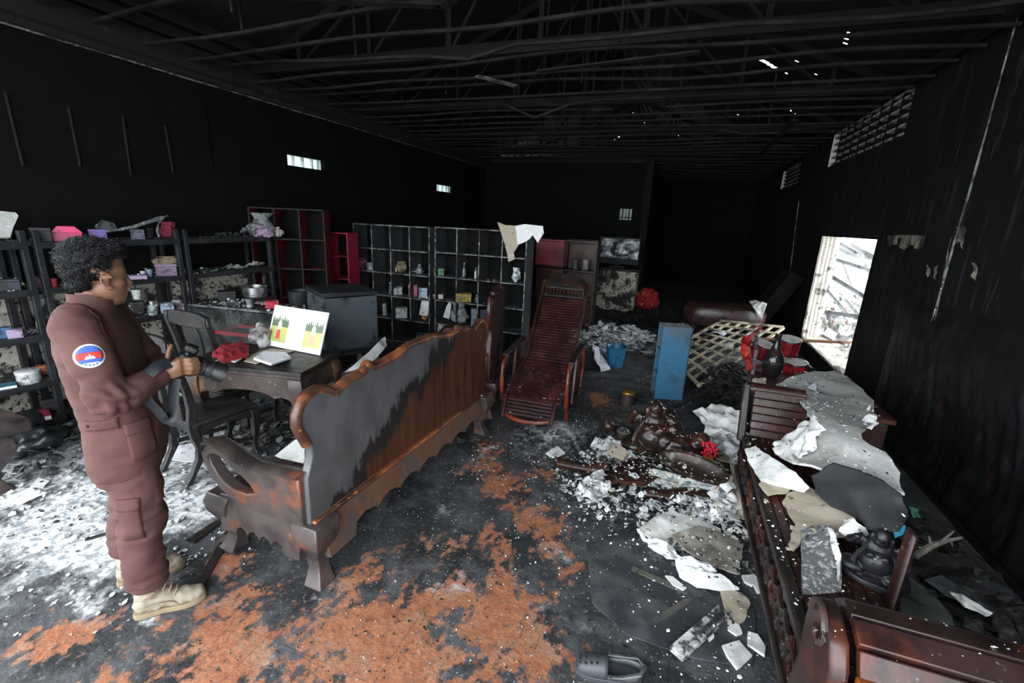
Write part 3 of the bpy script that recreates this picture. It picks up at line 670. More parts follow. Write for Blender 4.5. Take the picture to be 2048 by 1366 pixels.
M['print'] = mat('glossy print', (.93, .93, .92), .35)
# calendar board propped on the table: two pictures of a person on grass
def corner(px_, py_, z): return at(px_, py_, z)
bl, br = at(533, 690, TZ + .004), at(640, 711, TZ + .004)
ux = (br - bl); BW = ux.length; ux.normalize(); uy = V((0, 0, 1)) * .93 + V((-ux.y, ux.x, 0)) * .36; uy.normalize(); BH = .335
cal = thing('calendar_board', 'white calendar board with two pictures of a person on grass, propped on the table', 'calendar', (bl + br) / 2)
o0 = bl; nn = ux.cross(uy).normalized()
if nn.dot(V((0, 0, CAM_H)) - o0) < 0: nn = -nn
def flat(nm, pts, mt, par, off, th=.0012):
    mb = MB(); mb.prism(pts, o0 + nn * off, ux, uy, th); return mb.build(nm, mt, par, world=True)
flat('board', [(0, 0), (BW, 0), (BW, BH), (0, BH)], M['print'], cal, 0, .01)
MB().bar(o0 + ux * BW / 2 + uy * BH * .9 - nn * .01, o0 + ux * BW / 2 - nn * .14 + V((0, 0, .002)), .1, .004).build('easel_leg', M['plastertan'], cal, world=True)
PR = {k: mat(k, c, .4) for k, c in {'pale printed sky': (.70, .78, .74), 'printed dark trees': (.10, .16, .09), 'printed grass': (.52, .54, .18), 'printed pale robe': (.80, .72, .68), 'printed red dress': (.62, .10, .08), 'printed pink dress': (.75, .38, .34), 'printed skin': (.55, .33, .24), 'faded grey print': (.66, .67, .72)}.items()}
for a, b, dress in ((.03, .34, 'printed red dress'), (.66, .97, 'printed pink dress')):
    a *= BW; b *= BW; w = b - a
    ph = flat('picture', [(a, BH * .13), (b, BH * .13), (b, BH * .9), (a, BH * .9)], PR['pale printed sky'], cal, .0056)
    flat('grass', [(a, BH * .13), (b, BH * .13), (b, BH * .50), (a, BH * .50)], PR['printed grass'], ph, .0065)
    tr = [(a, BH * .50), (b, BH * .50), (b, BH * .62)]
    for k in range(9): tr += [(b - w * (k + .5) / 9, BH * (.66 + .12 * abs(math.sin(k * 2.1 + a * 30)))), (b - w * (k + 1) / 9, BH * .63)]
    flat('trees', tr, PR['printed dark trees'], ph, .0068)
    c = (a + b) / 2
    flat('figure', [(c - .022, BH * .2), (c + .022, BH * .2), (c + .016, BH * .42), (c - .016, BH * .42)], PR[dress], ph, .0074)
    flat('figure', [(c - .018, BH * .42), (c + .018, BH * .42), (c + .02, BH * .58), (c + .008, BH * .64), (c - .008, BH * .64), (c - .02, BH * .58)], PR['printed pale robe'], ph, .0078)
    flat('figure', [(c + .009 * math.cos(q * .785), BH * .68 + .012 * math.sin(q * .785)) for q in range(8)], PR['printed skin'], ph, .0082)
for yy, hh in ((.72, .07), (.47, .02), (.25, .07)): flat('mark', [(BW * .45, BH * yy), (BW * .55, BH * yy), (BW * .55, BH * yy + hh * .8), (BW * .45, BH * yy + hh * .8)], PR['faded grey print'], cal, .0056)
M['redcloth'] = mat('red cloth', (.36, .012, .022), .85, [((.18, .006, .012), 7, .5, .12)], bump=.4, bscale=30)
M['whitecloth'] = mat('grimy white cloth', (.62, .63, .68), .9, [((.2, .2, .21), 9, .62, .06)], bump=.3)
mb = MB(); mb.sheet([at(x, y, TZ + .055) for x, y in ((425, 703), (445, 692), (480, 686), (498, 694), (492, 706), (470, 712), (445, 716))], .03, .03, 22, 6, 2, rag=.01, sub=3, lift=.03)
mb.single('red_cloth', M['redcloth'], 'crumpled red cloth on white paper on the carved table', 'cloth', smooth=True)
mb = MB()
for k in range(3): mb.sheet([at(x + k, y + 2, TZ + .006 + .009 * k) for x, y in ((424, 709), (468, 722), (496, 705), (470, 698))], .006, .002, 5, 3, k)
mb.single('paper_bundle', M['paper'], 'white paper bundle lying under the red cloth', 'paper')
M['bag'] = mat('grey crumpled plastic', (.22, .20, .20), .4, [((.62, .63, .64), 7, .55, .08), ((.05, .05, .05), 15, .6, .05)], bump=.6, bscale=20)
mb = MB(); mb.ell((0, 0, .085), (.085, .06, .10), seg=14, rings=10); mb = ruffle(blob(mb, .012, 1), .07, (16, 16, 16), 4); mb.xf(Matrix.Translation(at(520, 692, TZ)))
mb.single('plastic_bag', M['bag'], 'crumpled grey and white plastic bag beside the red cloth', 'bag', smooth=True)
mb = MB()
mb.sheet([at(x, y, TZ + .010) for x, y in ((488, 722), (512, 727), (572, 706), (590, 700), (540, 697), (505, 708))], .006, .002, 8, 3, 1)
mb.single('brown_folder', M['plastertan'], 'flat brown folder under the stack of papers on the table', 'folder')
stk = thing('paper_stack', 'stack of white and grey papers in front of the calendar board', 'paper stack', at(545, 715, TZ + .012))
for k in range(5):
    mb = MB(); dx, dy = rnd.uniform(-3, 3), rnd.uniform(-2, 2)
    mb.sheet([at(x + dx, y + dy, TZ + .018 + .010 * k) for x, y in ((509, 717), (544, 729), (583, 716), (572, 706), (530, 704))], .008, .001, 5, 2, k, sub=1); mb.build('sheet', M['paper'] if k % 2 == 0 else M['whitecloth'], stk, world=True)
mb = MB(); cb = [at(452, 716, TZ + .004), at(430, 722, TZ + .004), at(418, 735, .62), at(412, 752, .5), at(420, 770, .47), at(417, 782, .46)]
mb.tube(cb, .003, 5); mb.single('cable', M['whitecloth'], 'thin white cable hanging off the table edge onto the chair seat', 'cable', smooth=True)

# ------------------------------------------------------------------ chairs at the table
def side_chair(label, loc, rz, group=None, w=.42, k=1.0):
    """seat towards +y, back at y=0"""
    c = thing('wooden_chair', label, 'chair', loc, rz, group); m = M['blackwood']
    c.scale = (1, 1, k); q_ = w / .42
    for sx in (-1, 1):
        x = sx * (w / 2 - .02); mb = MB()
        path = [(x, -.085, 0), (x, -.045, .07), (x, .008, .17), (x, .022, .25), (x, -.006, .36), (x, -.012, .44), (x, .0, .56), (x * .97, -.012, .70), (x * .95, -.045, .86), (x * .95, -.075, 1.0), (x * .95, -.078, 1.06)]
        wd = [.042, .036, .05, .056, .058, .06, .052, .044, .044, .05, .04]
        rings = []
        for (px_, py_, pz), k in zip(path, wd): rings.append(sq_ring((px_, py_, pz), .036, k))
        mb.loft(rings); mb.build('rear_leg', m, c, bevel=.005, smooth=True)
        mb = MB(); mb.loft([sq_ring((x, .40 + o_, z), k, k) for z, o_, k in ((.40, 0, .055), (.34, .012, .058), (.24, .006, .046), (.12, -.012, .034), (.05, -.004, .034), (0, .016, .046))]); mb.build('front_leg', m, c, bevel=.005, smooth=True)
        MB().bar((x, .02, .20), (x, .40, .16), .022, .03).build('stretcher', m, c, bevel=.004)
        ap_ = [(0, .41), (0, .34), (.05, .335), (.09, .36), (.2, .375), (.31, .36), (.36, .335), (.40, .34), (.40, .41)]
        MB().prism(ap_, (x, .0, 0), (0, 1, 0), (0, 0, 1), .022).build('apron', m, c, bevel=.004)
    MB().bar((-w / 2, .16, .18), (w / 2, .16, .18), .02, .028).build('stretcher', m, c, bevel=.004)
    for yy in (.0, .40): MB().prism([(a * q_, b) for a, b in ((-.19, .41), (-.19, .34), (-.1, .355), (0, .37), (.1, .355), (.19, .34), (.19, .41))], (0, yy, 0), (1, 0, 0), (0, 0, 1), .022).build('apron', m, c, bevel=.004)
    MB().box((0, .205, .43), (w, .45, .032)).build('seat', m, c, bevel=.010)
    crest = [(-.215, .98), (-.20, 1.055), (-.12, 1.075), (0, 1.08), (.12, 1.075), (.20, 1.055), (.215, .98), (.15, .965), (.06, .955), (-.06, .955), (-.15, .965)]
    MB().prism([(a * q_, b) for a, b in crest], (0, -.07, 0), (1, 0, 0), (0, 0, 1), .035).build('crest_rail', m, c, bevel=.010)
    spl = []
    for z, k in ((.44, .075), (.55, .06), (.66, .062), (.78, .085), (.88, .095), (.97, .075)):
        y_ = -.012 + (-.06) * max(0, (z - .6) / .4) ** 1.3; spl.append([V((-k, y_ - .009, z)), V((k, y_ - .009, z)), V((k, y_ + .009, z)), V((-k, y_ + .009, z))])
    mb = MB(); mb.loft(spl); mb.build('splat', m, c, smooth=True, bevel=.004)
    return c
side_chair('black wooden chair with curved legs standing beside the man, back to him', (-3.01, 1.90, 0), math.radians(-8), w=.36, k=.93)
side_chair('black wooden chair with broad splat back, at the left end of the carved table', (-3.34, 2.34, 0), math.radians(-4), w=.50, k=.97)

# ------------------------------------------------------------------ carved daybed on the right, half buried
BX0, BX1, BY0, BY1 = .56, .91, 1.42, 3.30
db = thing('carved_daybed', 'long dark red daybed with carved front rail, buried under plasterboard at the right wall', 'daybed', ((BX0 + BX1) / 2, (BY0 + BY1) / 2, 0))
for k in range(6):
    xx = BX0 + .05 + (BX1 - BX0 - .05) * (k + .5) / 6
    MB().box((xx, (BY0 + BY1) / 2, .425), ((BX1 - BX0 - .05) / 6 - .004, BY1 - BY0, .03)).build('seat_plank', M['redwood'], db, world=True, bevel=.003)
MB().span((BX0, BY0, .395), (BX0 + .05, BY1, .45)).build('edge_rail', M['darkwood'], db, world=True, bevel=.012)
MB().span((BX0 + .02, BY0, .17), (BX0 + .05, BY1, .395)).build('front_rail', M['redwood'], db, world=True)
for k in range(14):                                   # pierced scroll carving along the front rail
    y0 = BY0 + .06 + k * (BY1 - BY0 - .1) / 14; mb = MB()
    sc = [(BX0 + .006, y0 + .062 + .05 * math.cos(a) * (1 - a / 9), .285 + .075 * math.sin(a) * (1 - a / 9)) for a in [q * .55 for q in range(13)]]
    mb.tube(sc, [.014] * 6 + [.012] * 7, 6); mb.ell((BX0 + .005, y0 + .06, .285), (.016, .02, .02), seg=8, rings=5)
    mb.tube([(BX0 + .008, y0, .37), (BX0 + .002, y0 + .04, .35), (BX0 + .002, y0 + .1, .36), (BX0 + .008, y0 + .14, .375)], .010, 5)
    mb.build('scroll', M['darkwood'] if k % 3 else M['redwood'], db, world=True, smooth=True)
MB().span((BX0 - .005, BY0, .155), (BX0 + .055, BY1, .19)).build('lower_moulding', M['darkwood'], db, world=True, bevel=.010)
for yy in (BY0 + .1, BY1 - .1):
    for xx, sx in ((BX0 + .07, -1), (BX1 - .07, 1)):
        mb = MB(); mb.loft([sq_ring((xx + sx * o_, yy, z), k, k) for z, o_, k in ((.17, 0, .15), (.12, -.01, .12), (.06, -.015, .10), (.02, 0, .13), (0, 0, .13))]); mb.build('foot', M['darkwood'], db, world=True, bevel=.008, smooth=True)
# backrest
for k in range(5): MB().span((BX1 - .01, BY0 + .95, .43 + k * .042), (BX1 + .018, BY1 - .05, .468 + k * .042)).build('back_slat', M['redwood'], db, world=True, bevel=.006)
MB().span((BX1 + .012, BY0 + .42, .36), (BX1 + .038, BY0 + .48, .76)).build('back_post', M['redwood'], db, world=True, bevel=.014)
MB().span((BX1 - .025, BY1 - .12, .40), (BX1 + .03, BY1 - .04, .70)).build('back_post', M['redwood'], db, world=True, bevel=.014)
MB().span((BX1 - .02, BY0 + .95, .635), (BX1 + .03, BY1 - .1, .665)).build('back_rail', M['redwood'], db, world=True, bevel=.014)
# far arm: sloping slatted panel
a0, a1 = V((BX0 + .02, BY1 - .07, .45)), V((BX0 + .02, BY1 + .05, .74))
for k in range(6):
    p = a0.lerp(a1, k / 6); q = a0.lerp(a1, (k + .965) / 6)
    mb = MB(); mb.bar(p + V(((BX1 - BX0) / 2, 0, 0)), q + V(((BX1 - BX0) / 2, 0, 0)), BX1 - BX0 - .04, .03, up=(0, -1, .4)); mb.build('arm_slat', M['redwood'] if k != 1 else M['redslat'], db, world=True, bevel=.005)
mb = MB(); mb.tube([(BX0 - .01, BY1 + .09, .735), (BX1, BY1 + .09, .735)], .045, 12); mb.build('arm_roll', M['redwood'], db, world=True, smooth=True)
MB().bar(V((BX0 - .005, BY1 - .07, .40)), V((BX0 - .005, BY1 + .08, .77)), .05, .05).build('arm_post', M['darkwood'], db, world=True, bevel=.012)
# near arm: wide rolled planked arm with a scrolled end
prof = [(BY0 + .04, .40), (BY0 + .02, .55), (BY0 + .035, .66), (BY0 + .03, .735), (BY0 - .02, .785), (BY0 - .09, .79), (BY0 - .165, .765), (BY0 - .205, .705), (BY0 - .215, .62), (BY0 - .19, .53), (BY0 - .165, .44), (BY0 - .155, .34), (BY0 - .155, .22)]
prof = [(a, b - .045) for a, b in prof]
M['armgrey'] = wood('greyed red arm wood', (.034, .017, .016), (.085, .022, .011), .64, .30, (.16, .16, .175), .70)
M['armred'] = wood('scorched red arm wood', (.075, .015, .009), (.25, .065, .013), .54, .28, (.2, .18, .18), .75)
for k in range(len(prof) - 1):
    p, q = V((0, *prof[k])), V((0, *prof[k + 1])); mid = (BX0 + 1.20) / 2; d = (q - p).normalized()
    mb = MB(); mb.bar(p + d * .003 + V((mid, 0, 0)), q - d * .003 + V((mid, 0, 0)), 1.20 - BX0 - .06, .03, up=(0, d.z, -d.y)); mb.build('arm_plank', M['armred'] if k >= 7 else M['armgrey'], db, world=True, bevel=.004)
for xx in (BX0 - .01, 1.20):
    mb = MB(); mb.prism([(y_, z_) for y_, z_ in prof] + [(BY0 + .04, .20)], (xx, 0, 0), (0, 1, 0), (0, 0, 1), .05); mb.build('arm_end', M['armgrey'], db, world=True, bevel=.012)
mb = MB(); sp = [(BX0 - .04, BY0 - .09 + (.085 - .006 * q) * math.cos(q * .5), .685 + (.085 - .006 * q) * math.sin(q * .5)) for q in range(13)]
mb.tube(sp, .010, 6); mb.build('scroll', M['settee'], db, world=True, smooth=True)
# ------------------------------------------------------------------ black shelving along the left wall
LV = (1.47, 1.12, .77, .40, .08)
def proj(P):
    c = RW.transposed() @ (V(P) - V((0, 0, CAM_H))); return C_X + F_PX * c.x / c.z, C_Y + F_PX * c.y / c.z, c.z
def shelving(label, y0, y1, drop=()):
    t = thing('shelving_unit', label, 'shelving', (-4.78, (y0 + y1) / 2, 0), group='black shelving along the left wall')
    for xx in (-4.965, -4.60):
        for yy in (y0 + .02, y1 - .02): MB().span((xx - .02, yy - .02, 0), (xx + .02, yy + .02, 1.56)).build('post', M['shelf'], t, world=True, bevel=.003)
    for k, z in enumerate(LV):
        if k in drop: continue
        b = MB().span((-4.97, y0 + .005, z - .03), (-4.585, y1 - .005, z)).build('shelf', M['shelfboard'], t, world=True)
        MB().span((-4.585, y0 + .005, z - .045), (-4.575, y1 - .005, z + .003)).build('shelf_lip', M['shelf'], b, world=True)
    return t
shelving('black shelving unit at the far left behind the man, with a tin and pink book', .93, 2.02)
shelving('black shelving unit behind the man, with pink house box on top', 2.06, 3.15)
shelving('black shelving unit nearest the red pigeonhole cabinet, with a crumpled heap on top', 3.19, 4.22)

# ------------------------------------------------------------------ small goods
_mc = {}
def cmat(c, rough=.55, soot=.55):
    k = (tuple(c), rough, soot)
    if k not in _mc: _mc[k] = mat('goods %d' % len(_mc), tuple(c), rough, [((c[0] * .3, c[1] * .3, c[2] * .3), 14, soot, .06), ((.02, .02, .02), 40, .64, .04)], coords='World')
    return _mc[k]
def g_box(t, w, d, h, c):
    MB().box((0, 0, h * .39), (w, d, h * .78)).build('carton', cmat(c), t, bevel=.003); MB().box((0, 0, h * .89), (w * 1.03, d * 1.03, h * .22)).build('lid', cmat([min(1, q * 1.15) for q in c]), t, bevel=.003)
def g_tin(t, w, d, h, c):
    r = w / 2; MB().lathe([(r, 0), (r, h * .72)], seg=14).build('can', cmat(c), t, smooth=True); MB().lathe([(r * 1.05, h * .72), (r * 1.05, h * .95), (r * .9, h)], seg=14).build('lid', cmat([min(1, q * 1.2) for q in c]), t, smooth=True)
def g_bottle(t, w, d, h, c):
    r = w / 2; MB().lathe([(r * .9, 0), (r, h * .04), (r, h * .55), (r * .8, h * .66), (r * .38, h * .76), (r * .36, h * .86)], seg=12).build('bottle_body', cmat(c, .25), t, smooth=True); MB().lathe([(r * .45, h * .86), (r * .45, h)], seg=10).build('cap', cmat((.5, .5, .5)), t, smooth=True)
def g_cup(t, w, d, h, c):
    r = w / 2; MB().lathe([(r * .7, 0), (r, h), (r * .92, h), (r * .64, h * .06)], seg=12).build('cup_body', cmat(c), t, smooth=True); MB().lathe([(r * 1.0, h * .96), (r * 1.06, h * .985), (r * 1.0, h * 1.01)], seg=12).build('rim', cmat(c), t, smooth=True)
def g_book(t, w, d, h, c):
    MB().box((0, 0, h / 2), (w * .97, d * .96, h * .7)).build('pages', M['paper'], t)
    for z in (h * .08, h * .92): MB().box((0, 0, z), (w, d, h * .16)).build('cover', cmat(c), t, bevel=.002)
def g_bag(t, w, d, h, c):
    mb = MB(); mb.ell((0, 0, h * .42), (w / 2, d / 2, h * .42), seg=10, rings=7); mb.loft([[V((math.cos(a) * w * k / 2, math.sin(a) * d * k * .4, z)) for a in [q * PI / 4 for q in range(8)]] for z, k in ((h * .6, .7), (h * .8, .6), (h, .85))])
    ruffle(mb, w * .22, (30, 30, 30), rnd.random() * 9); mb.build('sack', cmat(c, .8), t)
def g_scrap(t, w, d, h, c):
    for k in range(4):
        mb = MB(); ox, oy = rnd.uniform(-.3, .3) * w, rnd.uniform(-.3, .3) * d
        mb.sheet([(ox + math.cos(a) * w * .3 * rnd.uniform(.6, 1.2), oy + math.sin(a) * d * .4 * rnd.uniform(.6, 1.2), h * rnd.uniform(0.05, .9)) for a in [q * 2 * PI / 6 for q in range(6)]], .003, h * .3, 30, 2, k, sub=1)
        mb.build('scrap', cmat(c if k % 2 else [q * .5 for q in c], .8), t)
def g_house(t, w, d, h, c):
    MB().box((0, 0, h * .3), (w, d, h * .6)).build('carton', cmat(c, .4, .75), t, bevel=.003); MB().prism([(-w * .54, h * .58), (w * .54, h * .58), (w * .28, h), (-w * .28, h)], (0, 0, 0), (1, 0, 0), (0, 0, 1), d * 1.04).build('roof_flap', cmat([min(1, q * 1.4) for q in c], .35, .8), t, bevel=.003)
def g_pot(t, w, d, h, c):
    r = w / 2; MB().lathe([(r * .9, 0), (r, h * .1), (r, h * .8), (r * 1.06, h * .84), (r * .97, h * .84), (r * .92, h * .2)], seg=16).build('pot_body', mat('dull aluminium', (.5, .5, .52), .35, [((.1, .1, .1), 9, .58, .08)], metal=.8), t, smooth=True)
    for sx in (-1, 1): MB().tube([(sx * r, -.02, h * .6), (sx * (r + .025), -.02, h * .62), (sx * (r + .025), .02, h * .62), (sx * r, .02, h * .6)], .005, 6).build('handle', M['shelf'], t, smooth=True)
KIND = {'box': (g_box, 'box', 'box'), 'tin': (g_tin, 'tin', 'tin'), 'bottle': (g_bottle, 'bottle', 'bottle'), 'cup': (g_cup, 'cup', 'cup'), 'book': (g_book, 'book', 'book'), 'bag': (g_bag, 'bag', 'bag'), 'scrap': (g_scrap, 'paper_scraps', 'scraps'), 'house': (g_house, 'gift_box', 'gift box'), 'pot': (g_pot, 'cooking_pot', 'pot')}
def goods(kind, label, px_, wpx, hpx, z, c, X=None, Y=None, rz=None, dk=.8, group=None):
    """a small thing on a shelf of height z; the pixel fixes how far along the shelf it stands"""
    lo, hi = (.9, 12.0) if X is not None else (-4.95, -1.5)
    for _ in range(40):
        m_ = (lo + hi) / 2; P = V((X, m_, z)) if X is not None else V((m_, Y, z))
        if proj(P)[0] < px_: lo = m_
        else: hi = m_
    s = proj(P)[2] / F_PX; fn, nm, cat = KIND[kind]; w, h = wpx * s, hpx * s * .97
    ang = math.atan2(P.y, P.x) - PI / 2
    t = thing(nm, label, cat, P, (ang if rz is None else rz) , group)
    fn(t, w, min(w * dk, .26), h, c); return t
XS = -4.70
pink, purple, white, lilac, teal, maroon, brown, grey, dark = (.42, .02, .10), (.16, .10, .36), (.62, .63, .62), (.30, .22, .34), (.03, .17, .24), (.07, .012, .022), (.24, .17, .11), (.28, .29, .30), (.03, .03, .035)
G = goods
G('house', 'raspberry pink house-shaped gift box on top of the left shelving', 137, 44, 30, 1.47, pink, X=XS)
G('box', 'small purple box on top of the left shelving', 198, 27, 22, 1.47, purple, X=XS)
G('box', 'dull violet carton under the leaning grey board', 277, 22, 20, 1.47, (.10, .09, .14), X=XS)
G('bag', 'crumpled dark red bag at the end of the leaning board', 338, 32, 34, 1.47, (.20, .015, .04), X=XS)
G('box', 'black box on top of the left shelving beside the pink gift box', 85, 30, 28, 1.47, (.015, .014, .016), X=XS)
G('scrap', 'greenish charred scraps on the top shelf near the crumpled heap', 452, 36, 12, 1.47, (.06, .075, .04), X=XS)
G('bag', 'silvery crumpled bag crowning the heap on the top shelf', 525, 46, 46, 1.47, (.20, .22, .22), X=XS)
G('bag', 'lilac crumpled wrap at the foot of the silvery heap', 528, 44, 22, 1.47, (.36, .25, .36), X=-4.64)
G('scrap', 'pale grey torn scraps left of the silvery heap', 498, 30, 24, 1.47, grey, X=XS)
G('bag', 'white torn wrap at the right end of the silvery heap', 552, 26, 20, 1.47, (.6, .6, .55), X=-4.62)
mb = MB(); mb.sheet([atX(x, y, X) for x, y, X in ((-20, 420, -4.7), (30, 425, -4.7), (38, 432, -4.68), (20, 475, -4.62), (-25, 476, -4.62))], .03, .006, 8, 4, 2, rag=.01)
mb.single('suitcase_lid', M['greycase'] if 'greycase' in M else M['plastergrey'], 'grey board case with tan edge leaning on the far left top shelf', 'case')
mb = MB(); mb.sheet([atX(x, y, X) for x, y, X in ((212, 460, -4.62), (262, 452, -4.64), (322, 432, -4.72), (330, 436, -4.72), (300, 446, -4.66), (268, 456, -4.6), (216, 463, -4.6))], .008, .01, 8, 4, 3)
mb.single('warped_board', M['speckle'], 'long warped grey board lying across the top shelf boxes', 'board', smooth=True)
mb = MB(); mb.tube([atX(x, y, -4.66) for x, y in ((318, 474), (314, 460), (318, 446), (328, 434), (336, 432))], .010, 6); mb.single('bent_strip', M['gridedge'], 'pale bent strip standing by the dark red bag', 'strip', smooth=True)
mb = MB(); mb.sheet([atX(x, y, -4.8) for x, y in ((190, 452), (205, 440), (228, 446), (236, 460), (215, 466), (196, 464))], .006, .012, 10, 3, 4); mb.single('curved_cover', M['greyash'], 'curved grey cover lying behind the purple box', 'cover', smooth=True)
# second level
G('box', 'dark navy box on the second shelf at the far left', 14, 40, 24, 1.12, (.02, .022, .04), X=XS)
G('tin', 'dark maroon round box on the second shelf left of the man', 88, 34, 20, 1.12, maroon, X=XS)
G('tin', 'small red tin beside the maroon round box', 108, 12, 18, 1.12, (.42, .02, .05), X=-4.64)
G('box', 'flat lilac packet on the second shelf right of the man', 277, 28, 8, 1.12, lilac, X=-4.64)
G('cup', 'tiny white cup behind the lilac packet', 288, 10, 13, 1.12, white, X=XS)
G('cup', 'tiny blue cup next to the brown paper bag', 300, 12, 16, 1.12, (.2, .28, .36), X=XS)
G('box', 'patterned purple and white box under the brown paper bag', 334, 34, 24, 1.12, (.18, .12, .2), X=XS)
G('bag', 'torn brown paper bag lying on the patterned box', 336, 46, 22, 1.20, brown, X=-4.72)
G('bottle', 'small white bottle by the shelving post on the second shelf', 366, 10, 18, 1.12, white, X=XS)
G('scrap', 'charred scraps with green bits on the second shelf right of the post', 415, 46, 9, 1.12, (.10, .16, .10), X=XS)
G('scrap', 'white torn scraps in a row on the second shelf', 475, 40, 11, 1.12, (.5, .5, .5), X=XS)
G('scrap', 'white torn scraps at the right end of the second shelf', 518, 32, 12, 1.12, (.55, .55, .52), X=XS)
# third level
G('box', 'blue box on the third shelf at the far left', 8, 24, 22, .77, (.03, .10, .2), X=XS)
G('box', 'lilac patterned box beside the blue box', 32, 22, 18, .77, (.36, .26, .40), X=-4.64)
G('scrap', 'pale shards on the third shelf beside the lilac box', 62, 30, 10, .77, grey, X=XS)
G('bottle', 'tall white tube standing by the post behind the man', 82, 9, 36, .77, (.5, .62, .55), X=XS)
G('cup', 'small white cup right of the man on the third shelf', 243, 14, 18, .77, white, X=-4.64)
G('bottle', 'clear glass bottle on the third shelf right of the man', 262, 14, 28, .77, (.35, .42, .42), X=-4.64)
G('cup', 'white paper cup on a dark box at the back of the third shelf', 275, 17, 20, .90, (.72, .76, .76), X=-4.85)
G('box', 'sooty box carrying the white paper cup', 276, 22, 23, .77, (.04, .04, .042), X=-4.85)
G('bottle', 'clear glass bottle with wide shoulders on the third shelf', 307, 16, 28, .77, (.38, .45, .44), X=-4.64)
G('box', 'pale blue-grey box on the third shelf', 336, 22, 20, .77, (.28, .36, .48), X=-4.64)
G('tin', 'pale pink tin beside the blue-grey box', 356, 16, 20, .77, (.42, .34, .36), X=XS)
G('tin', 'small silver tin by the post on the third shelf', 372, 12, 14, .77, (.4, .42, .44), X=-4.62)
G('pot', 'silver cooking pot on the third shelf behind the glass counter', 511, 46, 26, .77, grey, X=XS)
G('box', 'sooty dark box on the third shelf left of the cooking pot', 455, 30, 22, .77, (.03, .03, .034), X=XS)
# lower levels
G('tin', 'pale grey round tin on the fourth shelf at the far left', 60, 36, 27, .40, (.42, .42, .44), X=-4.66)
G('book', 'teal book lying on the fourth shelf at the far left', 8, 36, 7, .40, teal, X=-4.66)
G('box', 'small orange box on the fourth shelf behind the tin', 88, 18, 18, .40, (.55, .16, .05), X=-4.8)
G('book', 'pink and white book on the lowest shelf at the far left', 62, 58, 11, .08, (.5, .05, .12), X=-4.70)
G('box', 'sooty box beside the pink book on the lowest shelf', 104, 24, 26, .08, dark, X=-4.8)
for k, (x, z, c) in enumerate(((245, .40, (.3, .1, .09)), (262, .40, white), (285, .40, grey), (310, .40, (.12, .12, .12)), (330, .40, (.2, .22, .2)))):
    G(('bottle', 'tin', 'box', 'box', 'cup')[k], ('reddish bottle', 'white tin', 'grey carton', 'black carton', 'greenish grey cup')[k] + ' on the fourth shelf behind the chair back', x, 15, (24, 18, 20, 22, 16)[k], z, c, X=XS)

# ------------------------------------------------------------------ pigeonhole cabinets
def pigeon(name, label, x0, x1, y, depth, z0, z1, cols, rows, bm, em, rowz=None, inner=None, colx=None, skip=(), face=(0, 1)):
    """open-fronted cabinet facing -y"""
    t = thing(name, label, 'cabinet', ((x0 + x1) / 2, y, z0)); th = .016; W = x1 - x0
    for k in range(cols + 1):
        x = x0 + W * k / cols
        for r in range(rows):
            za, zb = z0 + (z1 - z0) * r / rows, z0 + (z1 - z0) * (r + 1) / rows
            if k in (0, cols) and r: continue
            if k in (0, cols): za, zb = z0, z1
            if (k, r) in skip: continue
            p = MB().span((x - th / 2, y + .004, za), (x + th / 2, y + depth, zb)).build('upright', inner if (inner and 0 < k < cols) else bm, t, world=True)
            mb = MB(); mb.span((x - th / 2, y, za), (x + th / 2, y + .004, zb)); mb.build('edge', em, p, world=True)
    for r in range(rows + 1):
        z = z0 + (z1 - z0) * r / rows; sag = 0
        p = MB().span((x0, y + .006, z - th / 2), (x1, y + depth, z + th / 2)).build('shelf', bm, t, world=True)
        MB().span((x0, y + .002, z - th / 2), (x1, y + .006, z + th / 2)).build('edge', em, p, world=True)
    MB().span((x0, y + depth, z0), (x1, y + depth + .008, z1)).build('back', M['soot'], t, world=True)
    return t
YG = 5.50
pigeon('grid_cabinet', 'soot black grid cabinet with pale chipped edges, left one of the pair', -4.42, -3.19, YG, .30, 0, 1.64, 4, 5, M['gridboard'], M['gridedge'], skip=((3, 0),))
pigeon('grid_cabinet', 'soot black grid cabinet with torn board hanging over it, right one of the pair', -3.13, -1.83, YG + .06, .30, 0, 1.65, 4, 5, M['gridboard'], M['gridedge'])
t = pigeon('red_cabinet', 'tall pigeonhole cabinet with red partitions beside the shelving', -4.95, -4.10, 4.42, .30, .0, 1.80, 3, 5, M['redpanel'], M['ledge'], inner=M['redpanel'])
t.rotation_euler = (0, 0, math.radians(28))
t = pigeon('pink_cabinet', 'narrow cabinet with raspberry pink sides beside the red cabinet', -4.46, -4.16, 5.02, .28, 0, 1.52, 1, 5, M['pinkpanel'], M['pinkpanel'])
t.rotation_euler = (0, 0, math.radians(10))
rowz = lambda r: .33 * r + .008
YI = YG + .12
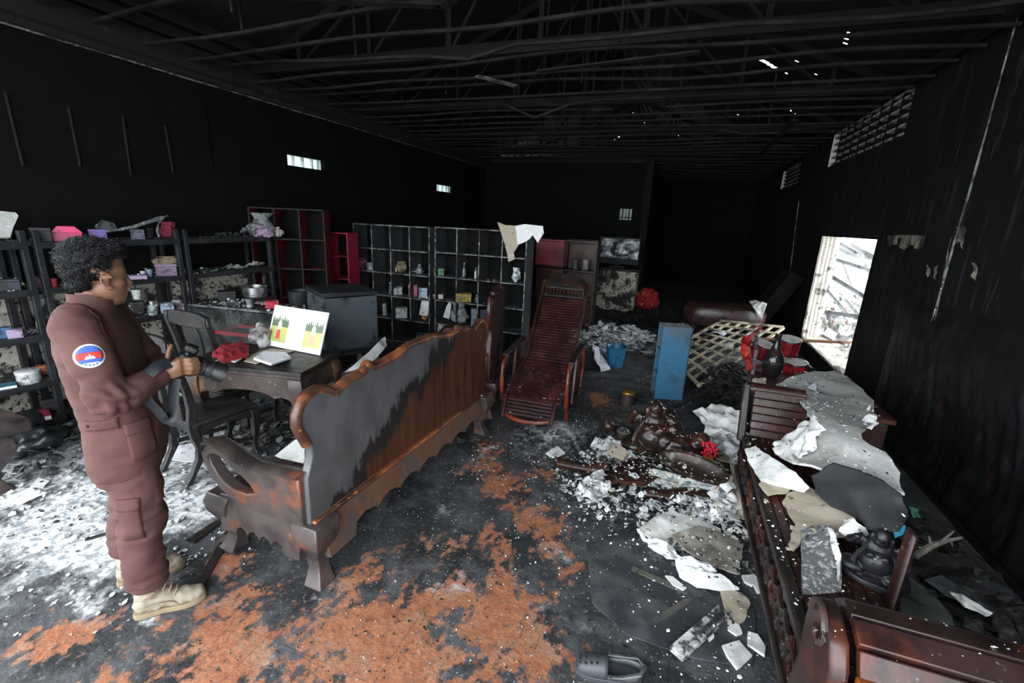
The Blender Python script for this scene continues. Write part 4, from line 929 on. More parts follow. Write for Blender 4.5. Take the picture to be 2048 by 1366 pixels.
items = [('bag', 'dusky pink wrapped bundle in the grid cabinet next to the pink cabinet', 722, 26, 22, 3, (.22, .1, .16)), ('tin', 'pale rounded tin on the third level of the left grid cabinet', 742, 16, 14, 3, (.32, .38, .38)), ('bag', 'torn brown paper bag in the left grid cabinet', 804, 22, 22, 3, (.22, .17, .10)),
         ('cup', 'tiny white cup beside the brown bag in the grid cabinet', 791, 9, 8, 3, white), ('bottle', 'small white bottle among scraps in the left grid cabinet', 839, 12, 20, 3, (.4, .4, .44)), ('scrap', 'white scraps around the small bottle in the left grid cabinet', 834, 30, 9, 3, white),
         ('box', 'white patterned carton in the left grid cabinet', 794, 20, 16, 2, (.40, .41, .43)), ('bottle', 'thin violet bottle beside the patterned carton', 781, 6, 24, 2, (.16, .14, .26)), ('box', 'pink and red carton in the left grid cabinet', 826, 17, 24, 2, (.48, .12, .18)), ('box', 'white and blue striped carton next to the pink carton', 846, 17, 20, 2, (.45, .52, .58)),
         ('tin', 'silver ribbed tin by the cabinet edge, lower left', 770, 9, 24, 1, (.3, .31, .32)), ('box', 'white and black printed box low in the left grid cabinet', 803, 22, 20, 1, (.5, .5, .5)), ('bag', 'orange crumpled wrap low in the left grid cabinet', 849, 12, 16, 1, (.55, .22, .04)), ('bag', 'teal plastic bag at the bottom of the left grid cabinet', 845, 28, 18, 0, (.04, .17, .2))]
for kind, lab, x, w, h, r, c in items: G(kind, lab, x, w, h, rowz(r) if r else .01, c, Y=YI)
YI2 = YI + .06
items = [('box', 'green patterned box in the right grid cabinet', 878, 20, 14, 3, (.10, .24, .11)), ('bottle', 'slim grey bottle in the right grid cabinet', 928, 7, 30, 3, grey), ('bottle', 'pale slim bottle, left of two in the right grid cabinet', 951, 5, 22, 3, white), ('bottle', 'pale slim bottle, right of two in the right grid cabinet', 959, 5, 22, 3, white),
         ('bag', 'white crumpled paper at the right end of the grid cabinet', 1032, 18, 30, 3, (.60, .66, .68)), ('box', 'small white box with windows in the right grid cabinet', 876, 20, 9, 2, (.62, .6, .54)), ('box', 'mustard yellow patterned box in the right grid cabinet', 927, 30, 17, 2, (.34, .25, .04)), ('scrap', 'white scrap on the mustard yellow box', 930, 18, 8, 2, white),
         ('cup', 'small white cup in the right grid cabinet', 985, 7, 8, 2, white), ('bottle', 'clear small bottle beside the white cup', 953, 8, 16, 2, grey), ('bag', 'black and white zebra-patterned bundle in the right grid cabinet', 918, 34, 44, 1, (.32, .36, .38)), ('box', 'tall grey-blue box in the right grid cabinet', 951, 18, 36, 1, (.20, .26, .32)), ('box', 'dark blue box beside the grey-blue box', 966, 13, 36, 1, (.03, .05, .09)), ('box', 'tan folded carton in the right grid cabinet', 980, 14, 28, 1, (.24, .18, .1)), ('box', 'white and green sign box low in the right grid cabinet', 887, 24, 18, 0.6, (.5, .58, .52))]
for kind, lab, x, w, h, r, c in items: G(kind, lab, x, w, h, rowz(r), c, Y=YI2)
mb = MB(); mb.sheet([atY(x, y, YG + .1) for x, y in ((853, 592), (843, 600), (838, 630), (856, 632), (858, 600))], .006, .004, 6, 3, 1); mb.single('leaning_board', M['plaster'], 'white curved panel leaning in the left grid cabinet', 'panel', smooth=True)
mb = MB(); mb.sheet([atY(x, y, YG + .16) for x, y in ((902, 598), (893, 612), (886, 634), (898, 638), (902, 615))], .006, .004, 6, 3, 2); mb.single('leaning_board', M['plaster'], 'white tapering panel leaning in the right grid cabinet', 'panel', smooth=True)
for k, (x, w, h, z, c, lab) in enumerate(((536, 18, 14, .725, (.2, .2, .17), 'dull carton'), (555, 12, 8, .725, (.12, .12, .12), 'low grey box'), (643, 9, 22, .725, (.6, .65, .58), 'white bottle with green cap'), (580, 10, 10, .725, (.1, .1, .1), 'black tin'))):
    q = G(('box', 'box', 'bottle', 'tin')[k], lab + ' on the middle shelf of the red cabinet', x, w, h, z, c, Y=4.62 + .12 * k)
# torn board hanging over the right grid cabinet
mb = MB(); mb.sheet([atY(x, y, Y) for x, y, Y in ((995, 444, 5.56), (1010, 450, 5.56), (1042, 452, 5.56), (1048, 470, 5.55), (1035, 492, 5.54), (1028, 505, 5.53), (1031, 518, 5.53), (1016, 524, 5.53), (1012, 500, 5.54), (1003, 470, 5.55))], .014, .015, 7, 4, 5, rag=.012)
mb.single('torn_board', M['plastertan'], 'torn tan board hanging over the right grid cabinet', 'board')
mb = MB(); mb.sheet([atY(x, y, Y) for x, y, Y in ((1030, 452, 5.545), (1050, 448, 5.56), (1085, 452, 5.55), (1088, 466, 5.54), (1076, 486, 5.53), (1066, 470, 5.52), (1052, 482, 5.52), (1036, 490, 5.52))], .012, .02, 9, 4, 6, rag=.015)
mb.single('torn_plaster', M['plaster'], 'torn white plaster flap at the top corner of the right grid cabinet', 'plaster')

# ------------------------------------------------------------------ glass counter, tank on stand, bin
ct = thing('glass_counter', 'low glass display counter with a red tray inside, behind the carved table', 'display counter', (-3.9, 3.25, 0), math.radians(8))
M['glass'] = mat('sooty glass', (.10, .12, .12), .12, [((.03, .035, .035), 5, .55, .12)], alpha=.22)
M['frame'] = mat('grey aluminium frame', (.16, .17, .18), .45, [((.03, .03, .03), 8, .52, .08)], metal=.6)
cw, cd = .95, .45
MB().box((0, 0, .17), (cw, cd, .34)).build('base', M['shelf'], ct, bevel=.005)
for z in (.36, .60, .87): MB().box((0, 0, z), (cw - .02, cd - .02, .008)).build('glass_shelf', M['glass'], ct)
for sx in (-1, 1):
    for sy in (-1, 1): MB().box((sx * (cw / 2 - .01), sy * (cd / 2 - .01), .61), (.02, .02, .54)).build('frame_post', M['frame'], ct)
MB().box((0, -cd / 2 + .005, .61), (cw - .04, .005, .50)).build('front_glass', M['glass'], ct)
for z in (.35, .88): MB().box((0, -cd / 2 + .008, z), (cw, .018, .02)).build('frame_rail', M['frame'], ct)
tr = thing('red_tray', 'red rimmed tray on the glass shelf inside the counter', 'tray', (-3.85, 3.2, .606), math.radians(8)); M['redplastic'] = mat('red plastic', (.45, .012, .03), .35)
MB().box((0, 0, .004), (.52, .28, .008)).build('tray_floor', M['char'], tr)
for sy in (-1, 1): MB().box((0, sy * .14, .022), (.54, .012, .036)).build('rim', M['redplastic'], tr, bevel=.004)
for sx in (-1, 1): MB().box((sx * .265, 0, .022), (.012, .28, .036)).build('rim', M['redplastic'], tr, bevel=.004)
mb = MB()
for k in range(160): mb.box((-3.85 + rnd.uniform(-.4, .4), 3.23 + rnd.uniform(-.17, .17), .372 + rnd.random() * .02), (rnd.uniform(.01, .04), rnd.uniform(.01, .03), .01), (rnd.random(), rnd.random(), rnd.random() * 3))
mb.single('broken_glass', M['glass'], 'heap of broken glass lying inside the display counter', 'broken glass', kind='stuff')
G('box', 'bright red box on top of the glass counter', 545, 24, 14, .875, (.5, .03, .06), Y=3.28)
G('tin', 'small silver jar on top of the glass counter', 500, 12, 16, .875, (.42, .44, .46), Y=3.2)
G('scrap', 'white scraps on top of the glass counter', 524, 36, 10, .875, white, Y=3.3)
G('scrap', 'grey scraps at the left end of the glass counter top', 465, 40, 8, .875, grey, Y=3.2)
bn = thing('dark_bin', 'dark grey cylinder bin between the glass counter and the tank', 'bin', V((-3.62, 3.62, .0)))
MB().lathe([(.09, 0), (.10, .02), (.105, .98), (.11, 1.0), (.098, 1.0), (.09, .9)], seg=20).build('drum', M['shelf'], bn, smooth=True); MB().lathe([(.108, .5), (.111, .51), (.108, .52)], seg=20).build('band', M['frame'], bn, smooth=True)
tk = thing('glass_tank', 'soot-dark glass tank with a scorched front pane on a wooden stand', 'tank', (-3.10, 3.64, .49), math.radians(-33))
tw, td, th_ = .54, .50, .56
MB().box((0, 0, .02), (tw, td, .04)).build('base', M['shelf'], tk, bevel=.004); MB().box((0, 0, th_), (tw + .03, td + .03, .04)).build('lid', M['shelf'], tk, bevel=.006)
M['tankglass'] = mat('smoked tank glass', (.075, .09, .105), .16, [((.02, .02, .022), 4, .62, .08), ((.22, .26, .26), 6, .70, .05)])
MB().box((0, -td / 2, th_ / 2), (tw, .008, th_ - .06)).build('front_pane', M['tankglass'], tk); MB().box((0, td / 2, th_ / 2), (tw, .008, th_ - .06)).build('back_pane', M['tankglass'], tk)
for sx in (-1, 1): MB().box((sx * tw / 2, 0, th_ / 2), (.008, td, th_ - .06)).build('side_pane', M['tankglass'], tk)
for sx in (-1, 1): MB().box((sx * tw / 2, -td / 2, th_ / 2), (.022, .022, th_)).build('corner_post', M['frame'], tk)
st = thing('tank_stand', 'charred wooden stand with four straight legs under the tank', 'stand', (-3.10, 3.64, 0), math.radians(-33)); M['greywood'] = wood('ash greyed wood', (.10, .095, .08), (.2, .17, .12), .62, .7)
MB().box((0, 0, .475), (tw + .04, td + .04, .03)).build('stand_top', M['shelf'], st)
for sx in (-1, 1):
    for sy in (-1, 1): MB().box((sx * (tw / 2 - .02), sy * (td / 2 - .02), .23), (.045, .045, .46)).build('leg', M['greywood'], st, bevel=.004)
for sy in (-1, 1): MB().box((0, sy * (td / 2 - .02), .40), (tw - .06, .02, .1)).build('apron', M['shelf'], st)
ck = thing('wooden_crate', 'small charred crate on the floor under the tank stand', 'crate', (-2.98, 3.72, 0), .2)
for k in range(3):
    for sy in (-1, 1): MB().box((0, sy * .13, .045 + .075 * k), (.36, .015, .065)).build('slat', M['greywood'], ck, bevel=.003)
    for sx in (-1, 1): MB().box((sx * .172, 0, .045 + .075 * k), (.015, .26, .065)).build('slat', M['greywood'], ck, bevel=.003)
MB().box((0, 0, .006), (.34, .25, .012)).build('crate_floor', M['char'], ck)
# ------------------------------------------------------------------ back of the room
pl = thing('plaster_plinth', 'smoke-stained plaster plinth at the back under the silvery screen', 'plinth', (-1.25, 10.15, 0))
MB().box((0, 0, .42), (.92, .6, .84)).build('block', M['plinth'] if 'plinth' in M else M['plasterwall'], pl, bevel=.01); MB().box((0, 0, .87), (.98, .66, .05)).build('cap', M['char'], pl, bevel=.01)
M['screen'] = mat('warped silvery screen', (.30, .34, .36), .22, [((.04, .045, .05), 5, .52, .1, (1, 1, 2.5)), ((.6, .64, .66), 7, .66, .06)], bump=.5, bscale=7)
tv = thing('burnt_television', 'flat screen with warped silvery surface standing on the plinth', 'television', (-1.22, 9.95, .895))
MB().box((0, .03, .36), (.86, .04, .56)).build('housing', M['char'], tv, bevel=.01); mb = MB()
mb.sheet([(-.40, 0, .22), (.40, 0, .20), (.41, 0, .62), (-.41, 0, .60)], .004, .03, 7, 7, 3, sub=6); mb.build('screen', M['screen'], tv, smooth=True); MB().box((0, .03, .03), (.3, .18, .03)).build('foot', M['char'], tv); MB().box((0, .04, .08), (.08, .03, .1)).build('neck', M['char'], tv)
ac = thing('altar_cabinet', 'tall brown-red cabinet standing behind the lounge chair', 'cabinet', (-1.75, 7.65, 0))
MB().box((-.28, 0, .52), (.46, .4, 1.04)).build('side_body', M['redwood'], ac, bevel=.01)
for z in (.06, .56, 1.02, 1.5): MB().box((.22, 0, z), (.52, .36, .03)).build('shelf', M['redwood'], ac, bevel=.005)
MB().box((.22, .17, .78), (.52, .02, 1.48)).build('back_panel', M['redslat'], ac); MB().box((.48, 0, .78), (.03, .36, 1.5)).build('upright', M['darkwood'], ac, bevel=.005)
M['maroon'] = mat('glossy maroon lacquer', (.26, .045, .06), .3, [((.12, .02, .03), 3, .55, .12), ((.3, .12, .12), 18, .72, .04)], rough2=.5)
rb = thing('maroon_chest', 'glossy maroon chest standing on the brown-red cabinet', 'chest', (-2.04, 7.62, 1.045))
MB().box((0, 0, .22), (.48, .36, .42)).build('chest_body', M['maroon'], rb, bevel=.012); MB().box((0, 0, .445), (.51, .39, .035)).build('lid', M['maroon'], rb, bevel=.010); MB().box((0, -.185, .03), (.5, .02, .03)).build('moulding', M['redslat'], rb, bevel=.005)
G2 = lambda *a, **k: None
for k, (x, c, lab) in enumerate(((-1.62, (.10, .11, .10), 'dark green jar on the upper shelf of the brown-red cabinet'), (-1.45, (.3, .3, .28), 'pale tin on the upper shelf of the brown-red cabinet'))):
    q = thing('jar', lab, 'jar', (x, 7.6, 1.04)); g_tin(q, .1, .1, .17, c)
M['gold'] = mat('tarnished gold', (.5, .3, .06), .4, metal=.7)
lt = thing('red_lantern', 'red and gold festive ornament lying by the plinth', 'ornament', (-.55, 10.3, 0)); mb = MB(); mb.ell((0, 0, .24), (.26, .2, .24), seg=16, rings=10); ruffle(mb, .06, (14, 14, 6), 2); mb.build('body', M['redcloth'], lt, smooth=True)
for k in range(14): MB().ell((rnd.uniform(-.22, .22), -.2 + rnd.uniform(0, .06), rnd.uniform(.1, .42)), (.018, .012, .022), seg=6, rings=4).build('gold_bead', M['gold'], lt, smooth=True)
dt = thing('low_table', 'dark red padded low table near the back with plaster on its corner', 'table', (.78, 8.0, 0), .06); M['padded'] = mat('charred maroon vinyl', (.055, .018, .018), .22, [((.02, .01, .01), 3, .5, .12)], rough2=.45, bump=.2, bscale=6)
mb = MB(); mb.loft([[V((math.copysign(abs(math.cos(a)) ** .55, math.cos(a)) * .60 * k, math.copysign(abs(math.sin(a)) ** .55, math.sin(a)) * .42 * k, z)) for a in [2 * PI * q / 28 for q in range(28)]] for z, k in ((.30, .86), (.32, .95), (.42, 1.0), (.54, .99), (.60, .93), (.615, .80))]); ruffle(mb, .02, (5, 5, 8), 1); mb.build('padded_top', M['padded'], dt, smooth=True)
for sx in (-1, 1):
    for sy in (-1, 1): MB().tube([(sx * .45, sy * .3, .31), (sx * .48, sy * .32, .15), (sx * .46, sy * .31, 0)], [.05, .035, .045], 8).build('leg', M['darkwood'], dt, smooth=True)
mb = MB(); mb.sheet([atY(x, y, Y) for x, y, Y in ((1498, 602, 7.9), (1510, 598, 7.8), (1533, 608, 7.7), (1530, 618, 7.6), (1522, 636, 7.58), (1512, 622, 7.6), (1506, 612, 7.7))], .015, .03, 8, 4, 8, rag=.02); mb.single('plaster_flap', M['plastergrey'], 'torn grey plaster flap hanging over the corner of the padded low table', 'plaster')
for k, (ax, bx) in enumerate(((1545, 1560), (1562, 1584))):
    b = thing('leaning_plank', ('thin dark plank, the left of two leaning on the right wall at the back', 'broad dark plank, the right of two leaning on the right wall at the back')[k], 'plank', (1.55, 9.2 - k * .8, 0))
    MB().bar((-.28, .3, .0), (.26, 0, 1.15), .04, .16 + .08 * k, up=(1, 0, 0)).build('plank_body', M['soot'], b, bevel=.006); MB().bar((-.25, .3, .02), (-.24, .295, .05), .045, .18 + .08 * k, up=(1, 0, 0)).build('end_cleat', M['darkwood'], b)
mb = MB(); mb.sheet([atX(x, y, XR - .02) for x, y in ((1466, 505), (1474, 503), (1476, 530), (1472, 556), (1466, 550))], .02, .03, 9, 4, 1); mb.single('hanging_red_cloth', M['redpanel'], 'dim red cloth hanging in the dark at the back', 'cloth', smooth=True)
# ------------------------------------------------------------------ middle floor
bb = thing('blue_bucket', 'small blue plastic bucket on the floor right of the lounge chair', 'bucket', (-.62, 5.85, 0)); M['bluep'] = mat('blue plastic', (.02, .13, .26), .4, [((.01, .03, .05), 6, .55, .1)])
MB().lathe([(.10, 0), (.135, .27), (.14, .27), (.128, .25), (.095, .02)], seg=18).build('pail', M['bluep'], bb, smooth=True); MB().tube([(.135 * math.cos(a), .135 * math.sin(a) , .25 + .0 * a) for a in [q * PI / 8 for q in range(9)]], .006, 6).build('handle', M['frame'], bb, smooth=True)
mb = MB(); mb.sheet([at(x, y, z) for x, y, z in ((1184, 688, .3), (1196, 694, .28), (1206, 712, .1), (1222, 738, .02), (1206, 742, .02), (1196, 725, .1), (1188, 704, .26))], .01, .03, 14, 4, 3); mb.single('white_rag', M['whitecloth'], 'white rag trailing from the blue bucket onto the floor', 'rag', smooth=True)
mb = MB(); mb.sheet([at(x, y, .05) for x, y in ((1196, 694), (1230, 692), (1248, 708), (1215, 716))], .02, .05, 12, 4, 5, rag=.02); mb.single('blue_white_cloth', mat('pale blue cloth', (.42, .46, .66), .9, [((.1, .1, .12), 7, .55, .08)]), 'pale blue crumpled cloth on the floor beside the blue bucket', 'cloth', smooth=True)
r3 = random.Random(5)
def shards(name, label, cat, mt, cx, cy, rx, ry, n, smin, smax, zmax, seed, thick=.008):
    """a heap nobody could count: many torn flakes in one object"""
    rr = random.Random(seed); mb = MB()
    for k in range(n):
        a = rr.random() * 2 * PI; d = math.sqrt(rr.random()); x, y = cx + math.cos(a) * d * rx, cy + math.sin(a) * d * ry
        s = rr.uniform(smin, smax) * (1.15 - .6 * d); z = zmax * (1 - d * d) * rr.random() + .006
        R_ = Euler((rr.gauss(0, .35), rr.gauss(0, .35), rr.random() * 6)).to_matrix(); m_ = rr.choice((4, 5, 6))
        pts = [V((x, y, z)) + R_ @ V((math.cos(q) * s * rr.uniform(.5, 1.1), math.sin(q) * s * rr.uniform(.4, 1.0), 0)) for q in [2 * PI * i / m_ for i in range(m_)]]
        for p in pts: p.z = max(p.z, .003)
        c = sum(pts, V()) / m_ + V((0, 0, s * rr.uniform(-.15, .25))); c.z = max(c.z, .006)
        b0 = len(mb.v); mb.add(pts + [c], [(i, (i + 1) % m_, m_) for i in range(m_)]); dz = V((0, 0, -thick * .3))
        mb.add([p + dz for p in pts], [tuple(range(m_))[::-1]])
        for i in range(m_): mb.f.append([b0 + i, b0 + m_ + 1 + i, b0 + m_ + 1 + (i + 1) % m_, b0 + (i + 1) % m_]); mb.m.append(0)
    return mb.single(name, mt, label, cat, kind='stuff')
P = at(1225, 672); shards('ash_heap', 'heap of white ash flakes on the floor behind the blue shelf', 'ash', M['ash'], P.x, P.y, .75, .8, 420, .05, .16, .16, 3)
shards('char_heap', 'black charred flakes spread over the floor at the back', 'charcoal', M['char'], -.3, 8.6, 1.5, 2.2, 500, .04, .14, .10, 4)
shards('grey_heap', 'grey ash flakes spread on the floor under the table and settee', 'ash', M['greyash'], -2.9, 3.0, .95, 1.1, 700, .015, .07, .05, 6)
shards('left_rubble', 'grey rubble along the foot of the left shelving', 'rubble', M['greyash'], -4.1, 2.0, .55, 1.0, 500, .02, .08, .09, 8)
shards('left_white_flakes', 'white ash flakes on the bright floor by the man', 'ash', M['ash'], -3.2, 1.35, 1.3, .8, 900, .004, .028, .012, 9)
shards('left_char_flakes', 'dark charred flakes on the bright floor by the man', 'charcoal', M['char'], -3.3, 1.5, 1.2, .8, 240, .004, .018, .010, 19)
shards('cabinet_rubble', 'burnt rubble on the floor in front of the grid cabinets', 'rubble', M['char'], -2.7, 4.7, 1.0, .7, 500, .02, .10, .13, 10)
shards('cabinet_flakes', 'pale flakes on the burnt rubble in front of the grid cabinets', 'ash', M['ash'], -2.7, 4.6, 1.0, .7, 200, .012, .05, .15, 12)
shards('floor_crumbs', 'tiny white crumbs scattered over the middle floor', 'crumbs', M['ash'], -.5, 2.4, 1.1, 1.5, 1100, .002, .007, .004, 13, .006)
shards('front_crumbs', 'tiny dark crumbs scattered over the orange floor', 'crumbs', M['char'], -.9, 1.5, 1.2, .8, 1000, .002, .009, .004, 14, .006)
shards('debris_white', 'white torn flakes heaped around the fallen statue', 'ash', M['ash'], .0, 3.05, .66, .55, 760, .010, .055, .10, 15)
shards('debris_dark', 'black charred flakes heaped around the fallen statue', 'charcoal', M['char'], .05, 3.25, .75, .85, 900, .012, .06, .08, 16)
shards('debris_pale_front', 'grey torn flakes in front of the daybed', 'ash', M['greyash'], .30, 2.60, .33, .50, 300, .008, .045, .03, 17)
shards('midfloor_ash', 'pale ash flakes on the dark floor before the lounge chair', 'ash', M['greyash'], -.72, 3.45, .45, .5, 420, .008, .04, .015, 18)
shards('right_dark_rubble', 'black rubble on the floor between daybed and right wall', 'rubble', M['char'], 1.5, 2.6, .4, 1.2, 420, .03, .11, .16, 20)

# blue upright shelf
bs = thing('blue_shelf', 'small blue upright shelf unit with three compartments standing on the floor', 'shelf unit', at(1332, 792), math.radians(14)); M['blue'] = mat('soot dulled blue paint', (.028, .135, .245), .5, [((.075, .115, .15), 3, .50, .10), ((.03, .09, .14), 7, .58, .08), ((.4, .42, .42), 45, .69, .02)])
bw, bd, bh = .30, .21, .80
MB().box((bw / 2 - .008, 0, bh / 2), (.016, bd, bh)).build('side', M['blue'], bs, bevel=.003)
MB().box((0, -bd / 2 + .006, bh / 2), (bw, .012, bh)).build('back', M['blue'], bs, bevel=.003); MB().box((0, bd / 2 - .006, bh / 2), (bw, .012, bh)).build('side', M['blue'], bs, bevel=.003)
for k in range(4): MB().box((0, 0, .008 + (bh - .016) * k / 3), (bw - .01, bd - .02, .014)).build('shelf', M['blue'] if k < 3 else M['speckle'], bs)
# cream lattice
lt = thing('cream_lattice', 'cream lattice grille fallen at a slant behind the blue shelf', 'lattice', (.75, 6.3, 0)); M['cream'] = mat('smoked cream paint', (.62, .56, .42), .6, [((.12, .11, .09), 5, .56, .08), ((.3, .28, .2), 10, .6, .06)])
c00, c10, c11, c01 = at(1397, 772, .06), at(1567, 656, .50), at(1441, 643, .46), at(1330, 705, .05)
bil = lambda u, v: c00 * (1 - u) * (1 - v) + c10 * u * (1 - v) + c11 * u * v + c01 * (1 - u) * v
nu, nv = 8, 6
for i in range(nv + 1): MB().bar(bil(0, i / nv), bil(1, i / nv), .022 if 0 < i < nv else .035, .03).build('lath', M['cream'], lt, world=True)
for i in range(nu + 1): MB().bar(bil(i / nu, 0) + V((0, 0, .014)), bil(i / nu, 1) + V((0, 0, .014)), .022 if 0 < i < nu else .035, .03).build('lath', M['cream'], lt, world=True)
for k, (x, y) in enumerate(((1455, 690), (1500, 672), (1440, 665))):
    mb = MB(); c = at(x, y, .22 + .08 * k); mb.sheet([c + V((math.cos(q) * .09 * r3.uniform(.6, 1.2), math.sin(q) * .14 * r3.uniform(.6, 1.2), .02 * math.sin(q * 2))) for q in [i * PI / 3 for i in range(6)]], .004, .02, 9, 3, k, rag=.01)
    mb.single('paper_sheet', M['paper'], ('torn white paper on the middle of the cream lattice', 'torn white paper near the red banner on the lattice', 'torn white paper at the upper edge of the cream lattice')[k], 'paper')
# ------------------------------------------------------------------ low cabinet behind the daybed, drums, vase
lc = thing('low_cabinet', 'low dark cabinet behind the far arm of the daybed, under plasterboard', 'cabinet', (1.18, 4.32, 0))
MB().box((0, 0, .51), (.86, 1.1, .04)).build('top', M['redslat'], lc, bevel=.008); MB().box((0, 0, .26), (.80, 1.04, .46)).build('body', M['darkwood'], lc, bevel=.006)
for sx in (-1, 1): MB().box((sx * .2, -.525, .27), (.37, .02, .38)).build('door', M['redwood'], lc, bevel=.006)
cb2 = thing('round_post_stool', 'charred rounded barrel stool at the corner of the low cabinet', 'stool', at(1500, 842)); MB().lathe([(.08, 0), (.10, .1), (.105, .3), (.09, .5), (.07, .56), (.05, .575)], seg=16).build('barrel', M['settee'], cb2, smooth=True); MB().lathe([(.106, .18), (.109, .2), (.106, .22)], seg=16).build('hoop', M['char'], cb2, smooth=True)
M['skin'] = mat('white drum skin', (.72, .70, .70), .5, [((.3, .3, .3), 6, .6, .08)]); M['drumred'] = mat('red sparkle drum shell', (.50, .016, .035), .25, [((.2, .008, .015), 4, .55, .1)], rough2=.45); M['chrome'] = mat('sooty chrome', (.5, .5, .5), .25, metal=1.0)
def drum(label, px_, py_, z, r, h, tilt=(0, 0)):
    d = thing('toy_drum', label, 'drum', at(px_, py_, z), rnd.random(), 'red toy drums under the doorway'); d.rotation_euler = (tilt[0], tilt[1], rnd.random())
    MB().lathe([(r, .006), (r, h - .006)], seg=22).build('shell', M['drumred'], d, smooth=True); MB().lathe([(r * .98, h - .004), (r * .97, h + .002), (.001, h + .004)], seg=22).build('drumhead', M['skin'], d, smooth=True)
    for z_ in (.006, h - .008): MB().lathe([(r + .001, z_ - .006), (r + .007, z_ - .004), (r + .007, z_ + .006), (r + .001, z_ + .008)], seg=22).build('hoop', M['chrome'], d, smooth=True)
    for k in range(6): a = k * PI / 3; MB().box((math.cos(a) * (r + .006), math.sin(a) * (r + .006), h / 2), (.008, .008, h * .8)).build('lug', M['chrome'], d)
DZ = .53
drum('red toy drum tilted up left of the black vase', 1518, 712, DZ + .08, .10, .14, (.25, .15)); drum('tall red toy drum right behind the black vase', 1572, 706, DZ + .10, .095, .16, (.2, -.1))
drum('red toy drum half hidden by the black vase, low on the cabinet', 1562, 738, DZ, .085, .10, (.1, .1)); drum('red toy drum lowest right on the cabinet, nearest the wall', 1590, 743, DZ, .09, .10, (.15, -.05))
vs = thing('black_vase', 'black long-necked vase standing among the red toy drums', 'vase', at(1541, 752, DZ)); vs.scale = (.72, .72, .98); M['gloss'] = mat('black glaze', (.012, .012, .013), .16, [((.04, .02, .018), 5, .6, .1)])
MB().lathe([(.07, 0), (.085, .01), (.115, .08), (.12, .14), (.10, .20), (.06, .25), (.038, .30), (.032, .36), (.04, .395), (.036, .40), (.026, .36)], seg=24).build('vase_body', M['gloss'], vs, smooth=True); MB().lathe([(.121, .13), (.124, .14), (.121, .15)], seg=24).build('band', M['char'], vs, smooth=True)
mb = MB(); mb.sheet([atY(x, y, Y) for x, y, Y in ((1484, 672, 4.75), (1500, 668, 4.75), (1520, 652, 4.95), (1524, 650, 4.95), (1516, 668, 4.85), (1500, 690, 4.6), (1504, 738, 4.45), (1492, 735, 4.45), (1484, 700, 4.6))], .02, .06, 12, 5, 4, rag=.02); mb.single('red_banner', M['redbanner'] if 'redbanner' in M else mat('scorched red foil', (.52, .03, .02), .4, [((.18, .01, .012), 7, .5, .1), ((.7, .16, .04), 9, .68, .05)]), 'crumpled red banner standing beside the toy drums', 'banner', smooth=True)
mb = MB(); q = at(1505, 748, DZ); mb.tube([q, q + V((.0, .03, .2)), q + V((-.01, .1, .34))], .016, 7); mb.single('chain_strap', M['greyash'], 'speckled black and white strap hanging beside the red banner', 'strap')
for k, (x, y, r) in enumerate(((1612, 738, .07), (1604, 752, .06))):
    q = thing('cymbal', ('grey cymbal lying nearest the plasterboard', 'dull grey cymbal behind the tall red drum', 'small grey cymbal under the door sill')[k], 'cymbal', at(x, y, DZ + .01)); q.rotation_euler = (.5 - .3 * k, .3 * k, 0); MB().lathe([(r, 0), (r * .6, .012), (r * .3, .02), (r * .22, .035), (.004, .04)], seg=20).build('disc', M['frame'], q, smooth=True); MB().lathe([(.008, .038), (.008, .05)], seg=8).build('nut', M['chrome'], q)
mb = MB(); mb.tube([atY(1530, 678, 5.7), atX(1700, 685, XR + .01)], .017, 8); mb.single('wooden_pole', mat('bare orange wood', (.42, .20, .09), .6, [((.12, .06, .03), 6, .58, .08)]), 'thin orange wooden pole lying across the doorway', 'pole', smooth=True)

# ------------------------------------------------------------------ plasterboard over the daybed
def board(label, pts, mt, th=.012, amp=.012, sc=5, seed=0, rag=.012, sub=4, lift=0, name='plasterboard', cat='plasterboard', smooth=True):
    mb = MB(); mb.sheet([at(*p) for p in pts], th, amp, sc, 10, seed, rag, sub, lift); return mb.single(name, mt, label, cat, smooth=smooth)
board('large grey plasterboard draped over the low cabinet and daybed back', [(1552, 768, .60), (1580, 754, .62), (1610, 747, .63), (1668, 742, .62), (1712, 768, .64), (1745, 800, .66), (1752, 838, .70), (1735, 852, .74), (1722, 866, .78), (1735, 890, .78), (1770, 905, .76), (1800, 945, .72), (1808, 985, .70), (1770, 966, .74), (1715, 944, .76), (1668, 936, .76), (1600, 928, .68), (1578, 908, .62), (1605, 866, .72), (1625, 840, .80), (1615, 815, .80), (1595, 795, .70)], M['plastergrey'], amp=.02, seed=4, rag=.015, sub=3)
board('soot-black board slumped below the large plasterboard on the daybed', [(1625, 950, .70), (1668, 928, .80), (1720, 938, .82), (1770, 962, .78), (1806, 990, .70), (1815, 1030, .62), (1800, 1062, .60), (1740, 1055, .58), (1700, 1030, .54), (1660, 1010, .54), (1630, 985, .56)], M['sootsheet'], amp=.015, seed=5)
board('clean white plasterboard sheet sliding off the daybed front edge', [(1489, 898, .50), (1510, 892, .52), (1545, 915, .56), (1590, 945, .58), (1620, 975, .56), (1608, 984, .53), (1560, 972, .50), (1520, 960, .48), (1500, 930, .47)], M['plaster'], amp=.008, seed=6)
board('crumbled white plaster edge between the grey board and the red arm', [(1548, 890, .56), (1580, 862, .62), (1612, 842, .74), (1632, 830, .82), (1640, 850, .84), (1628, 880, .76), (1610, 905, .70), (1590, 925, .64), (1560, 915, .58)], M['plaster'], amp=.04, sc=12, seed=7, rag=.02)
board('pale tan plasterboard piece under the white sheet', [(1518, 968, .475), (1550, 958, .49), (1585, 972, .50), (1575, 985, .48), (1535, 988, .465)], M['plastertan'], seed=8)
